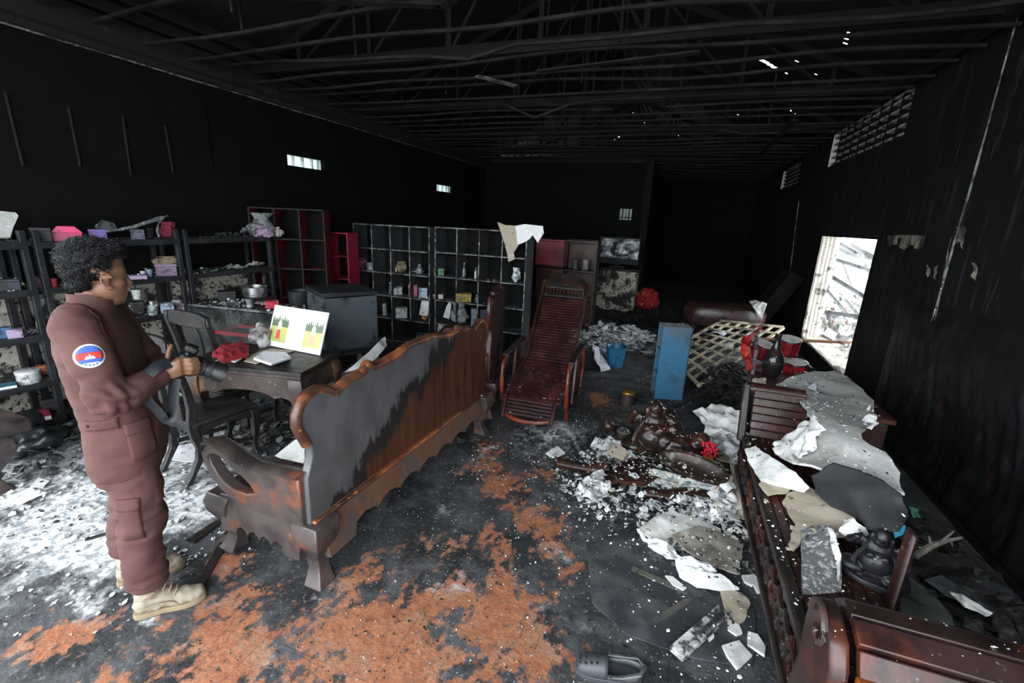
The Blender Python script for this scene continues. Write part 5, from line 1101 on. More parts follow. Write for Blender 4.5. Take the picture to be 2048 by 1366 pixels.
board('tan broken board spread over the daybed seat', [(1565, 1005, .46), (1575, 985, .48), (1625, 975, .52), (1660, 1008, .53), (1712, 1035, .53), (1700, 1068, .50), (1660, 1075, .49), (1608, 1078, .47), (1585, 1098, .455), (1575, 1085, .455), (1592, 1050, .46)], M['plastertan'], amp=.012, seed=9)
board('ash-speckled grey board standing on the daybed seat', [(1600, 1060, .47), (1625, 1050, .49), (1660, 1050, .52), (1672, 1085, .50), (1684, 1120, .48), (1684, 1180, .455), (1605, 1185, .45)], M['speckle'], amp=.006, seed=10, rag=.006)
board('white torn plaster strip along the speckled board', [(1655, 1052, .53), (1668, 1058, .53), (1682, 1110, .51), (1680, 1180, .47), (1672, 1130, .49), (1664, 1090, .51)], M['plaster'], amp=.02, sc=14, seed=11, rag=.012)
board('white crumpled plaster lump behind the dark figurine', [(1690, 1038, .56), (1715, 1050, .58), (1745, 1068, .56), (1740, 1085, .54), (1712, 1078, .54), (1680, 1062, .53)], M['plaster'], amp=.05, sc=14, seed=12, rag=.02)
board('grey crumbled plaster over the black vase foot on the low cabinet', [(1556, 770, .56), (1585, 752, .60), (1625, 760, .62), (1640, 790, .66), (1625, 815, .72), (1600, 800, .66), (1570, 790, .58)], M['ash'], amp=.05, sc=14, seed=13, rag=.02)
board('small tan plasterboard piece upright beside the barrel stool', [(1506, 757, .60), (1532, 755, .60), (1534, 772, .57), (1526, 796, .52), (1512, 790, .52)], M['plastertan'], seed=14, amp=.004)
board('white plaster lump at the right rim of the grey board', [(1735, 815, .68), (1752, 830, .68), (1755, 850, .68), (1740, 862, .70), (1722, 852, .72), (1728, 830, .70)], M['plaster'], amp=.05, sc=14, seed=15, rag=.02)
# figurine on the daybed and other bits
def statue(name, label, loc, s, rz, mt, seed, tilt=0.0):
    """seated big-bellied carved figure, facing -y"""
    t = thing(name, label, 'statue', loc, rz); t.rotation_euler = (tilt, 0, rz)
    mb = MB(); E = lambda c, r, rot=None: mb.ell([q * s for q in c], [q * s for q in r], rot, 14, 10)
    E((0, 0, .05), (.27, .21, .06)); E((0, -.03, .21), (.165, .15, .145)); E((0, .03, .33), (.15, .115, .12)); E((0, .0, .47), (.078, .080, .09)); E((0, -.015, .425), (.072, .07, .05)); E((0, -.078, .465), (.016, .02, .018))
    for sx in (-1, 1):
        E((sx * .17, -.06, .10), (.13, .12, .075), (0, 0, sx * .5)); E((sx * .085, -.02, .45), (.016, .025, .05)); E((sx * .03, -.068, .48), (.014, .01, .008))
        mb.tube([V(q) * s for q in ((sx * .13, .03, .38), (sx * .22, .0, .33), (sx * .24, -.06, .25 if sx > 0 else .36), (sx * .20, -.12, .22 if sx > 0 else .44))], [.055 * s, .05 * s, .042 * s, .034 * s], 10)
        E((sx * .195, -.135, .22 if sx > 0 else .455), (.036, .034, .034)); E((sx * .06, -.135, .30), (.04, .02, .035))
    E((0, -.155, .20), (.016, .012, .016))
    b = blob(mb, .0085 * s / .9, 2); ruffle(b, .0035 * s, (60, 60, 24), seed); b.build('figure', mt, t, smooth=True)
    for sx in (-1, 1):
        for k in range(4): MB().tube([V(q) * s for q in ((sx * (.10 + .02 * k), -.075 + .01 * k, .36 - .03 * k), (sx * (.155 + .016 * k), -.115, .22 - .03 * k), (sx * (.17 + .03 * k), -.165 + .02 * k, .09))], .008 * s, 6).build('robe_fold', mt, t, smooth=True)
    mb = MB(); mb.lathe([(.30 * s, -.03 * s), (.31 * s, 0), (.29 * s, .03 * s), (.25 * s, .04 * s)], (0, 0, .03 * s), 24, 1, .78); ruffle(mb, .012 * s, (30, 30, 30), 2); mb.build('base', mt, t, smooth=True)
    return t
M['statue'] = mat('oiled dark carved wood', (.032, .014, .010), .24, [((.07, .025, .014), 5, .58, .1), ((.012, .008, .007), 9, .5, .1), ((.2, .2, .21), 30, .72, .04)], rough2=.42, bump=.15, bscale=40)
M['darkstatue'] = mat('soot black carved wood', (.007, .007, .009), .38, [((.018, .018, .022), 9, .56, .1), ((.08, .08, .085), 30, .71, .04)], rough2=.5)
shards('debris_right_white', 'white crumpled plaster flakes heaped against the daybed front', 'plaster', M['plaster'], .47, 3.10, .17, .55, 360, .012, .06, .12, 41)
shards('debris_paper', 'torn greyish paper flakes around the printed notes', 'paper', M['paper'], .28, 2.95, .30, .30, 180, .02, .06, .09, 42)
shards('black_heap', 'black charred heap behind the daybed and blue shelf', 'charcoal', M['char'], .80, 5.35, .50, .90, 1500, .015, .07, .34, 44)
statue('carved_statue', 'large dark wooden statue of a seated big-bellied figure amid the debris', V((-.02, 3.55, .0)), .82, math.radians(6), M['statue'], 3, -.10)
statue('carved_figurine', 'soot-black carved figurine sitting on the daybed seat', at(1742, 1152, .445), .40, math.radians(-20), M['darkstatue'], 8)
# fallen figure and turned wood by the statue
fs = thing('fallen_carving', 'dark carved wooden lion-like lump lying right of the big statue', 'carving', (.20, 3.52, 0), .5); mb = MB()
for c, r in (((0, 0, .12), (.16, .13, .12)), ((.12, -.06, .20), (.08, .075, .08)), ((-.12, .03, .16), (.08, .08, .09)), ((.05, -.12, .09), (.06, .05, .08)), ((.16, -.10, .08), (.05, .04, .09)), ((-.03, .06, .25), (.07, .05, .06))): mb.ell(c, r)
b = blob(mb, .011, 2); ruffle(b, .014, (26, 26, 26), 6); b.build('figure', M['statue'], fs, smooth=True); mb = MB(); mb.lathe([(.16, 0), (.17, .02), (.15, .04)], (0, 0, 0), 18); mb.build('base', M['statue'], fs, smooth=True)
for k, (x, y, z, r, lab) in enumerate(((1216, 862, .04, .055, 'shiny dark wooden ball left of the statue'), (1338, 842, .20, .06, 'shiny dark wooden gourd right of the statue head'))):
    q = thing('wooden_ball', lab, 'ball', at(x, y, z)); MB().lathe([(.3 * r, -.9 * r), (.8 * r, -.55 * r), (r, 0), (.85 * r, .5 * r), (.5 * r, .85 * r), (.15 * r, 1.0 * r)], (0, 0, r * .9), 18).build('body', M['statue'], q, smooth=True); MB().tube([(0, 0, 1.85 * r), (.01, 0, 2.1 * r)], .12 * r, 6).build('stem', M['char'], q)
for k, (x, y, z, lab) in enumerate(((1253, 812, .16, 'gold-flecked wooden cup behind the statue shoulder'), (1246, 880, .10, 'pale wooden cup left of the statue knee'))):
    q = thing('wooden_cup', lab, 'cup', at(x, y, 0.0)); MB().lathe([(.05, 0), (.055, .02), (.06, z), (.052, z), (.045, .03)], seg=14).build('bowl', M['deskwood'], q, smooth=True); MB().lathe([(.061, z - .02), (.064, z - .01), (.061, z)], seg=14).build('rim', M['gold'] if k == 0 else M['greywood'], q, smooth=True)
# big boat-shaped tray and curved table legs
M['troughwood'] = mat('scorched trough wood', (.022, .014, .012), .38, [((.06, .024, .014), 6, .58, .1), ((.16, .155, .14), 9, .62, .06), ((.4, .4, .4), 30, .68, .04)], rough2=.6, bump=.3, bscale=40)
bt = thing('wooden_trough', 'long oval dark wooden trough lying tilted in front of the statue', 'trough', at(1384, 950, .08), math.radians(-12)); bt.rotation_euler = (.45, .06, math.radians(-14))
def oval(a, b, z, n=28): return [V((math.cos(2 * PI * k / n) * a, math.sin(2 * PI * k / n) * b, z)) for k in range(n)]
mb = MB(); mb.loft([oval(.15, .05, .03), oval(.21, .08, .05), oval(.235, .10, .09), oval(.24, .105, .11), oval(.215, .082, .11), oval(.18, .055, .085), oval(.12, .025, .075)]); mb.build('trough_body', M['troughwood'], bt, smooth=True)
mb = MB(); mb.loft([oval(.08, .035, -.02), oval(.11, .05, .0), oval(.15, .06, .045)]); mb.build('foot', M['statue'], bt, smooth=True)
lt2 = thing('broken_table', 'overturned curved dark wooden tea table half buried in white flakes', 'table', at(1260, 985))
for k, pts in enumerate((((1118, 925, .05), (1150, 932, .06), (1185, 938, .06), (1215, 935, .07)), ((1210, 965, .04), (1235, 960, .06), (1262, 950, .08), (1285, 945, .08)), ((1292, 985, .05), (1330, 990, .06), (1370, 985, .06), (1418, 990, .05)))):
    mb = MB(); mb.tube([at(*p) for p in pts], [.055, .045, .045, .05], 10, flat=.8); mb.build('leg', M['statue'], lt2, world=True, smooth=True)
mb = MB(); mb.sheet([at(x, y, .10) for x, y in ((1215, 945), (1262, 915), (1300, 925), (1330, 950), (1290, 965), (1245, 962))], .03, .006, 6, 4, 2); mb.build('tabletop', M['statue'], lt2, world=True, smooth=True)
# coral ornament
co = thing('red_coral', 'small bunch of red coral beads in an orange pot beside the plaster', 'ornament', at(1414, 926, .10)); MB().lathe([(.028, 0), (.036, .02), (.04, .05), (.034, .06)], seg=14).build('pot', mat('orange glaze', (.45, .14, .03), .4), co, smooth=True)
for k in range(46):
    a, d, z = r3.random() * 6.28, r3.random() ** .5 * .05, .06 + r3.random() * .11; MB().ell((math.cos(a) * d, math.sin(a) * d * .7, z), (.011, .011, .013), seg=6, rings=4).build('bead', M['redplastic'], co, smooth=True)
# banknote strips
M['note'] = mat('bluish banknote print', (.26, .31, .32), .8, [((.5, .5, .46), 18, .5, .06), ((.08, .12, .13), 40, .56, .05), ((.36, .24, .18), 9, .64, .06)])
M['noteedge'] = mat('pale note border', (.58, .55, .48), .85)
def note_sheet(label, a, b, c, d, n, m_):
    t = thing('note_sheet', label, 'banknotes', (at(*a) + at(*c)) / 2); A, B, C_, D = at(*a), at(*b), at(*c), at(*d)
    Q = lambda u, v: A * (1 - u) * (1 - v) + B * u * (1 - v) + C_ * u * v + D * (1 - u) * v + V((0, 0, .012 * math.sin(u * 9) * math.sin(v * 5)))
    mb = MB(); mb.sheet([A, B, C_, D], .003, .006, 8, 4, 2, sub=4); mb.build('backing', M['noteedge'], t, world=True); nrm = V((0, 0, .012))
    for i in range(n):
        for j in range(m_):
            q = [Q((i + e[0]) / n, (j + e[1]) / m_) + nrm for e in ((.08, .08), (.92, .08), (.92, .92), (.08, .92))]
            mb = MB(); mb.add(q + [p - V((0, 0, .003)) for p in q], [(0, 1, 2, 3), (7, 6, 5, 4), (0, 4, 5, 1), (1, 5, 6, 2), (2, 6, 7, 3), (3, 7, 4, 0)]); nt_ = mb.build('note', M['note'], t, world=True)
            qc = sum(q, V()) / 4; mb = MB(); mb.tube([qc + V((0, 0, .0)), qc + V((0, 0, .0015))], .012, 8); mb.build('portrait_oval', M['noteedge'], nt_, world=True)
note_sheet('uncut strip of bluish printed notes draped in front of the trough', (1288, 962, .07), (1300, 938, .12), (1440, 975, .10), (1425, 990, .07), 6, 2)
note_sheet('short hanging strip of printed notes lying towards the viewer', (1372, 1028, .01), (1375, 990, .05), (1403, 995, .05), (1400, 1030, .01), 2, 3)
note_sheet('torn corner of printed notes left of the uncut strip', (1287, 970, .06), (1296, 958, .08), (1330, 985, .06), (1318, 996, .03), 2, 1)
# white heaps right of the statue
board('big white crumpled plaster sheet between statue and daybed', [(1386, 824, .20), (1415, 812, .24), (1450, 806, .26), (1480, 828, .26), (1494, 850, .24), (1490, 870, .18), (1460, 868, .20), (1425, 880, .14), (1400, 882, .10), (1412, 852, .18)], M['plaster'], amp=.06, sc=8, seed=21, rag=.02)
board('white fold of plaster paper under the big crumpled sheet', [(1402, 878, .14), (1440, 862, .20), (1486, 872, .18), (1490, 925, .12), (1474, 938, .10), (1458, 900, .14), (1425, 892, .12)], M['ash'], amp=.05, sc=10, seed=22, rag=.02)
board('tan upright plasterboard shard near the coral ornament', [(1426, 888, .04), (1464, 888, .06), (1466, 925, .02), (1432, 918, .02)], M['plastertan'], seed=23, amp=.01)
board('long broken board edge lying along the daybed front', [(1462, 920, .10), (1486, 922, .14), (1488, 985, .12), (1486, 1035, .04), (1464, 1030, .03), (1462, 970, .06)], M['plastertan'], seed=24, amp=.02, sc=8)
board('white crushed plaster beside the printed notes', [(1420, 985, .06), (1450, 975, .09), (1474, 1000, .07), (1470, 1042, .02), (1432, 1048, .015), (1405, 1020, .04)], M['ash'], amp=.04, sc=14, seed=25, rag=.02)
board('white flake sheet heaped left of the statue', [(1180, 885, .05), (1220, 872, .07), (1262, 890, .08), (1275, 912, .06), (1240, 928, .05), (1200, 908, .04)], M['ash'], amp=.05, sc=12, seed=26, rag=.02)
board('tan pebble-like plaster chunk left of the statue', [(1212, 892, .10), (1238, 888, .11), (1258, 905, .10), (1248, 916, .08), (1225, 908, .08)], M['plastertan'], th=.03, seed=27, amp=.006)
board('white torn heap before the curved table leg', [(1172, 950, .05), (1205, 942, .07), (1225, 955, .08), (1218, 985, .04), (1185, 1000, .02), (1150, 985, .02)], M['ash'], amp=.05, sc=12, seed=28, rag=.02)
board('grey crumbling board on the floor below the notes', [(1275, 1062, .03), (1300, 1040, .06), (1345, 1020, .06), (1400, 1040, .05), (1440, 1058, .04), (1448, 1100, .03), (1400, 1110, .03), (1330, 1088, .02)], M['plastergrey'], amp=.02, seed=29, rag=.02)
board('brown-grey slab of ceiling board before the daybed', [(1345, 1068, .05), (1400, 1052, .07), (1450, 1068, .06), (1486, 1088, .05), (1480, 1145, .04), (1440, 1135, .05), (1385, 1112, .05)], M['slabbrown'] if 'slabbrown' in M else mat('grimy brown board', (.24, .22, .19), .9, [((.4, .38, .34), 7, .58, .06), ((.07, .065, .06), 5, .62, .08)], coords='World', bump=.3), amp=.012, seed=30)
board('torn white edge of the floor board heap', [(1272, 1058, .03), (1300, 1072, .05), (1345, 1090, .05), (1362, 1115, .04), (1335, 1118, .02), (1300, 1095, .015)], M['plaster'], amp=.04, sc=14, seed=31, rag=.02)
board('smooth white plaster shard lying on the board heap', [(1352, 1128, .06), (1400, 1142, .07), (1440, 1148, .07), (1478, 1175, .05), (1440, 1178, .05), (1395, 1170, .04), (1360, 1150, .04)], M['plaster'], th=.02, amp=.008, seed=32)
board('grey creased paper lump above the smooth white shard', [(1352, 1118, .07), (1385, 1112, .09), (1420, 1125, .08), (1432, 1142, .06), (1390, 1142, .07), (1356, 1136, .05)], M['paper'], amp=.04, sc=14, seed=33, rag=.01)
board('tan flaking board below the smooth white shard', [(1440, 1180, .03), (1480, 1182, .03), (1500, 1205, .02), (1488, 1240, .02), (1470, 1250, .015), (1452, 1215, .02)], M['plastertan'], amp=.012, seed=34)
for k, (lab, pts) in enumerate((('white plaster shard by the daybed, largest near the clog', ((1444, 1290), (1478, 1280), (1504, 1310), (1488, 1325), (1476, 1338), (1455, 1312))), ('white pointed plaster shard right of the largest one', ((1496, 1262), (1516, 1268), (1532, 1292), (1530, 1310), (1514, 1300), (1496, 1288))), ('narrow white plaster shard above the largest one', ((1454, 1235), (1478, 1248), (1486, 1266), (1474, 1270), (1456, 1258))), ('small white plaster shard against the daybed front', ((1484, 1150), (1508, 1148), (1520, 1158), (1504, 1170), (1488, 1162))), ('tiny square white plaster chip left of the narrow shard', ((1412, 1262), (1424, 1258), (1428, 1272), (1418, 1280))), ('pale yellow plaster chip at the foot of the daybed', ((1506, 1166), (1522, 1160), (1528, 1182), (1516, 1184))), ('long thin white plaster chip left of the heap', ((1330, 1150), (1346, 1152), (1372, 1174), (1366, 1180), (1344, 1168))), ('white plaster chip on the dark floor left of the table leg', ((1092, 905), (1115, 892), (1130, 905), (1108, 915))))):
    mb = MB(); mb.sheet([at(x, y, .018) for x, y in pts], .014, .003, 9, 3, 40 + k, rag=.004, sub=2); mb.single('plaster_shard', M['plaster'], lab, 'plaster shard')
# dark glass sheet on the floor, plank, sticks
board('large dark soot-covered glass sheet lying flat on the floor', [(1172, 1085, .008), (1240, 1060, .008), (1330, 1090, .008), (1400, 1130, .008), (1488, 1160, .008), (1512, 1240, .008), (1505, 1335, .008), (1375, 1312, .008), (1255, 1268, .008), (1185, 1205, .008)], M['darksheet'], th=.006, amp=.001, seed=35, rag=.004, name='glass_sheet', cat='glass sheet')
bp = thing('charred_plank', 'charred short plank with checkered burnt end and ash-white face', 'plank', at(1395, 1265)); p0, p1 = at(1352, 1308, .03), at(1448, 1222, .05)
mb = MB(); mb.bar(p0, p1, .065, .03); mb.build('plank_body', mat('ash white charred wood', (.55, .55, .55), .9, [((.05, .05, .05), 16, .52, .06), ((.015, .015, .015), 4, .58, .08)], bump=.8, bscale=40), bp, world=True, bevel=.004)
for k in range(9):
    c = p0.lerp(p1, .42 + .06 * k); MB().bar(c + (p1 - p0).cross(V((0, 0, 1))).normalized() * .033 + V((0, 0, .004)), c + V((0, 0, .018)), .016, .012).build('char_block', M['char'], bp, world=True)
for k, (lab, a, b, w) in enumerate((('dark flat strip of wood running from the boot towards the settee foot', (385, 1190), (447, 1085), .045), ('short dark strip of wood between the man and the settee', (380, 1082), (440, 1040), .05), ('thin dark stick at the edge of the bright floor left of the man', (170, 1078), (225, 1062), .012), ('weathered brown stick on the dark glass sheet', (1310, 1240), (1385, 1195), .03), ('broken brown lath reaching into the board heap', (1265, 1135), (1375, 1185), .035), ('black charred lath behind the statue', (1340, 815), (1470, 760), .03), ('flat black strip under the front of the chair', (430, 905), (560, 868), .04))):
    t = thing('wood_strip', lab, 'wood strip', (at(*a) + at(*b)) / 2); mt = M['darkwood'] if k not in (3, 4) else M['greywood']
    mb = MB(); A, B = at(*a, .012), at(*b, .012 if k != 5 else .2); d = (B - A); n_ = d.cross(V((0, 0, 1))).normalized()
    ol = [A + n_ * w / 2, A + d * .3 + n_ * w * .55, A + d * .7 + n_ * w * .48, B + n_ * w * .4, B + d * .02, B - n_ * w * .45, A + d * .6 - n_ * w * .5, A + d * .25 - n_ * w * .45, A - n_ * w * .5, A - d * .015]
    mb.sheet(ol, .012, .002, 9, 2, k, sub=1); mb.build('strip', mt, t, world=True); MB().box(A.lerp(B, .12) + V((0, 0, .006)), (.006, .006, .006)).build('nail', M['char'], t, world=True)
# clog
cl = thing('rubber_clog', 'dark grey rubber clog with holes lying at the bottom edge', 'shoe', at(1215, 1350), math.radians(8)); cl.rotation_euler = (0, 0, math.radians(10)); M['rubber'] = mat('dusty grey rubber', (.040, .046, .055), .5, [((.09, .095, .1), 7, .58, .1)])
def foot_ring(x, w, z0, z1, n=16): return [V((x, math.cos(2 * PI * k / n) * w, (z0 + z1) / 2 + math.sin(2 * PI * k / n) * (z1 - z0) / 2)) for k in range(n)]
sole = [(-.135 + .27 * k / 18) for k in range(19)]
hw = lambda x: .048 * math.sqrt(max(.02, 1 - ((x + .055) / .088) ** 2)) if x < -.05 else (.042 * math.sqrt(max(.02, 1 - ((x - .055) / .085) ** 2)) if x > .055 else .048 - .006 * (x + .05) / .105)
mb = MB(); mb.prism([(x, hw(x)) for x in sole] + [(x, -hw(x)) for x in reversed(sole)], (0, 0, .014), (1, 0, 0), (0, 1, 0), .028); mb.build('sole', M['rubber'], cl, bevel=.006)
mb = MB(); xs = [-.130 + .125 * k / 8 for k in range(9)]; n = 14; rings = []
for x in xs: rings.append([V((x, math.cos(PI * k / n) * hw(x) * .98, .022 + math.sin(PI * k / n) ** .7 * (.062 * math.sqrt(max(.06, 1 - ((x + .02) / .118) ** 2))))) for k in range(n + 1)])
vs_ = [p for r in rings for p in r]; fs = [(i * (n + 1) + k, i * (n + 1) + k + 1, (i + 1) * (n + 1) + k + 1, (i + 1) * (n + 1) + k) for i in range(8) for k in range(n)]
mb.add(vs_, fs); o = mb.build('toe_box', M['rubber'], cl, smooth=True); q = o.modifiers.new('t', 'SOLIDIFY'); q.thickness = .006
mb = MB(); rim = [V((x, sgn * hw(x) * .96, .05 + .022 * max(0, (x - .02) / .11))) for sgn, seq in ((1, [-.005 + .14 * k / 8 for k in range(9)]), (-1, [.135 - .14 * k / 8 for k in range(9)])) for x in seq]
base = [V((p.x, p.y * 1.02, .022)) for p in rim]; m_ = len(rim); mb.add(rim + base, [(i, i + 1, m_ + i + 1, m_ + i) for i in range(m_ - 1)]); o = mb.build('heel_rim', M['rubber'], cl, smooth=True); q = o.modifiers.new('t', 'SOLIDIFY'); q.thickness = .007
mb = MB(); mb.tube([(-.004, .05, .05), (.05, .048, .056), (.12, .036, .075), (.142, 0, .08), (.12, -.036, .075), (.05, -.048, .056), (-.004, -.05, .05)], .009, 8, flat=.7); mb.build('heel_strap', M['rubber'], cl, smooth=True)
for k in range(11):
    x, y = -.115 + .022 * (k // 3), (-.02 + .02 * (k % 3)) * (1.1 if k > 2 else .7); zz = .022 + math.sqrt(max(0, 1 - (y / hw(x)) ** 2)) ** .7 * (.062 * math.sqrt(max(.06, 1 - ((x + .02) / .118) ** 2)))
    MB().lathe([(.0055, -.004), (.0055, .0022)], (x, y, zz), 8).build('hole', M['char'], cl)
for sy in (-1, 1): MB().tube([(.006, sy * .046, .05), (.006, sy * .058, .05)], .009, 8).build('rivet', M['frame'], cl, smooth=True)
# things by the right wall, behind the daybed
board('sagging grey-green cloth behind the daybed back', [(1795, 1225, .12), (1815, 1165, .40), (1850, 1180, .40), (1900, 1230, .25), (1940, 1290, .08), (1880, 1290, .06), (1820, 1255, .06)], mat('grey-green cloth', (.055, .065, .06), .9, [((.03, .035, .033), 4, .5, .12)], bump=.3), amp=.05, sc=5, seed=51, name='grey_cloth', cat='cloth', smooth=True)
board('long pale-edged board lying behind the daybed', [(1850, 1160, .16), (1885, 1150, .20), (1990, 1222, .20), (1985, 1235, .14), (1890, 1190, .14)], M['sootsheet'], th=.02, seed=52, amp=.004, name='fallen_board', cat='board')
board('curled pale peel on the long board', [(1897, 1182, .19), (1925, 1192, .23), (1988, 1226, .22), (1975, 1232, .18), (1930, 1214, .18)], M['plastergrey'], th=.008, seed=53, amp=.02, sc=9, name='peel', cat='board')
board('bright blue plastic scrap behind the dark figurine', [(1780, 1052, .55), (1812, 1050, .56), (1806, 1068, .52), (1790, 1075, .50)], mat('bright blue plastic', (.03, .28, .44), .4), th=.006, seed=54, amp=.01, name='blue_scrap', cat='plastic scrap')
board('dark green cloth scrap under the black board edge', [(1815, 1012, .55), (1838, 1018, .55), (1845, 1038, .5), (1822, 1035, .5)], mat('dark green cloth', (.015, .09, .055), .8), th=.006, seed=55, amp=.02, sc=12, name='green_scrap', cat='cloth scrap')
br = thing('dry_branch', 'dry forked grey branch lying against the right wall', 'branch', at(1880, 1080, .3)); mb = MB(); mb.tube([at(1828, 1112, .42), at(1862, 1092, .46), at(1890, 1082, .50), at(1925, 1075, .55)], [.016, .014, .010, .005], 7); mb.build('limb', M['greywood'], br, world=True, smooth=True)
for a, b in (((1862, 1092, .46), (1858, 1072, .5)), ((1900, 1080, .52), (1905, 1092, .48)), ((1880, 1086, .49), (1908, 1062, .55))): MB().tube([at(*a), at(*b)], [.008, .003], 6).build('twig', M['greywood'], br, world=True, smooth=True)
# carved relief panel standing against the right wall
rp = thing('relief_panel', 'large black carved wood relief of tree trunks fixed to the right wall', 'carved relief', (XR - .02, 3.5, 0)); M['relief'] = mat('charred carved wood', (.0055, .0055, .0062), .42, [((.010, .011, .013), 5, .54, .1), ((.045, .012, .007), 6, .68, .06, (1.6, 1.6, .4)), ((.05, .048, .046), 26, .70, .03, (1.5, 1.5, .35)), ((.5, .48, .46), 60, .755, .012, (1.5, 1.5, .5))], bump=.7, bscale=24, coords='World')
mb = MB(); nu_, nv_ = 110, 60; vs_ = []
for i in range(nu_ + 1):
    top_ = 1.30 + .10 * noise.noise(V((i * .05, 4, 0)))
    for j in range(nv_ + 1):
        y_, z_ = 2.2 + 2.9 * i / nu_, .01 + top_ * j / nv_; w_ = y_ + .12 * noise.noise(V((y_ * 1.5, z_ * 1.2, 0))) + .05 * math.sin(z_ * 4)
        h_ = .05 * abs(noise.noise(V((w_ * 7, z_ * 1.1, 3)))) + .018 * noise.noise(V((w_ * 20, z_ * 6, 6))); e_ = min(1, j / 3, (nv_ - j) / 14, i / 5, (nu_ - i) / 12)
        vs_.append((XR - .004 - max(0, .02 + h_) * e_, y_, z_))
mb.add(vs_, [(i * (nv_ + 1) + j, i * (nv_ + 1) + j + 1, (i + 1) * (nv_ + 1) + j + 1, (i + 1) * (nv_ + 1) + j) for i in range(nu_) for j in range(nv_)]); mb.build('carved_relief', M['relief'], rp, world=True, smooth=True, angle=180)
for zz in (.012,): MB().span((XR - .05, 2.2, 0), (XR - .004, 5.1, .03)).build('base_rail', M['relief'], rp, world=True)
wb = thing('wall_board', 'dark boarded panel with thin battens high on the left wall', 'wall panel', (XL + .01, 2.6, 2.2)); MB().span((XL + .001, 1.2, 2.15), (XL + .012, 3.9, 2.85)).build('board', M['soot'], wb, world=True)
for (ax, ay), (bx, by) in (((10, 185), (45, 330)), ((137, 215), (160, 332)), ((245, 232), (262, 350)), ((330, 250), (346, 345))): MB().bar(atX(ax, ay, XL + .018), atX(bx, by, XL + .018), .012, .012, up=(1, 0, 0)).build('batten', M['batten'] if 'batten' in M else M['ledge'], wb, world=True)
# peeling wires and conduit on the right wall
for k, (a, b, r, lab) in enumerate((((2046, -10), (1962, 300), .006, 'upper pale conduit'), ((1962, 300), (1832, 755), .008, 'lower pale conduit'), ((1902, 475), (1868, 650), .005, 'thin cable left of the conduit'), ((1598, 400), (1578, 560), .008, 'short pale cable near the doorway'))):
    mb = MB(); A, B = atX(*a, XR - .012), atX(*b, XR - .012); mb.tube([A.lerp(B, q / 6) + V((0, .012 * noise.noise(V((q * 1.3, k, 0))), 0)) for q in range(7)], r, 6); mb.single('conduit', M['gridedge'], lab + ' running down the sooty right wall', 'conduit', smooth=True)
for k, (x, y, w, h, lab) in enumerate(((1815, 485, 80, 30, 'wide streaky bare plaster patch right of the doorway'), (1865, 545, 22, 34, 'square bare plaster patch beside the conduit'), (1922, 475, 18, 50, 'long bare plaster patch on the conduit'), (1950, 545, 10, 40, 'narrow bare plaster strip right of the conduit'))):
    mb = MB(); mb.sheet([atX(x + q[0] * w / 2, y + q[1] * h / 2, XR - .003) for q in ((-1, -.9), (-.2, -1), (.6, -.95), (1, -.8), (.8, .2), (.5, .9), (.2, .3), (-.2, 1), (-.5, .2), (-.9, .6))], .004, .001, 9, 3, k, rag=.03, sub=3); tag(mb.build('trim_%d' % (10 + k), M['patch'] if 'patch' in M else mat('smoke stained bare plaster', (.17, .155, .125), .9, [((.02, .02, .02), 9, .52, .08, (1, 1, .4))], coords='World')), kind='structure')
# left foreground
lf = thing('furniture_foot', 'rounded grey furniture foot at the left edge of the frame', 'furniture', at(-22, 985)); cabriole(0, 0, .5, .3, .34, .20, lf, M['settee']); MB().box((-.28, .12, .36), (.6, .3, .10)).build('rail', M['settee'], lf, bevel=.02); MB().box((-.5, .2, .17), (.1, .1, .34)).build('leg', M['settee'], lf, bevel=.02)
mb = MB(); mb.ell((0, 0, .10), (.22, .16, .13), seg=14, rings=9); mb = ruffle(blob(mb, .02, 1), .10, (9, 9, 12), 3); mb.xf(Matrix.Translation(at(60, 900))); mb.single('garbage_bag', mat('black plastic film', (.012, .016, .017), .28, [((.05, .06, .06), 6, .55, .1)]), 'black shiny garbage bag slumped below the left shelving', 'bag', smooth=True)
for k, (lab, pts) in enumerate((('white paper sheet on the floor beside the garbage bag', ((80, 878), (105, 868), (122, 872), (100, 882))), ('large white paper on the floor behind the near chair legs', ((330, 895), (390, 885), (420, 905), (385, 925), (338, 918))), ('cracked white plaster flake near the left edge', ((5, 1000), (60, 975), (95, 985), (40, 1010))), ('cream plaster flake on the bright floor left of the man', ((60, 975), (78, 955), (98, 962), (86, 975))))):
    mb = MB(); mb.sheet([at(x, y, .015) for x, y in pts], .004, .006, 7, 3, k + 60, rag=.01, sub=3); mb.single('floor_sheet', M['paper'] if k < 2 else M['plaster'], lab, 'paper' if k < 2 else 'plaster')
board('white board resting on the seat of the long settee', [(548, 912, .44), (603, 870, .55), (612, 890, .52), (606, 928, .44)], M['plastergrey'], seed=70, amp=.004)
board('white torn board showing above the settee crest', [(690, 745, .90), (735, 705, .93), (770, 672, .95), (775, 690, .9), (735, 735, .88)], M['plaster'], seed=71, amp=.02)
board('green and white packet on the near chair seat', [(335, 788, .48), (352, 780, .48), (366, 790, .48), (350, 800, .48)], mat('green packet', (.05, .42, .12), .5, [((.7, .72, .7), 20, .52, .05)]), th=.01, seed=72, amp=.004, name='packet', cat='packet')
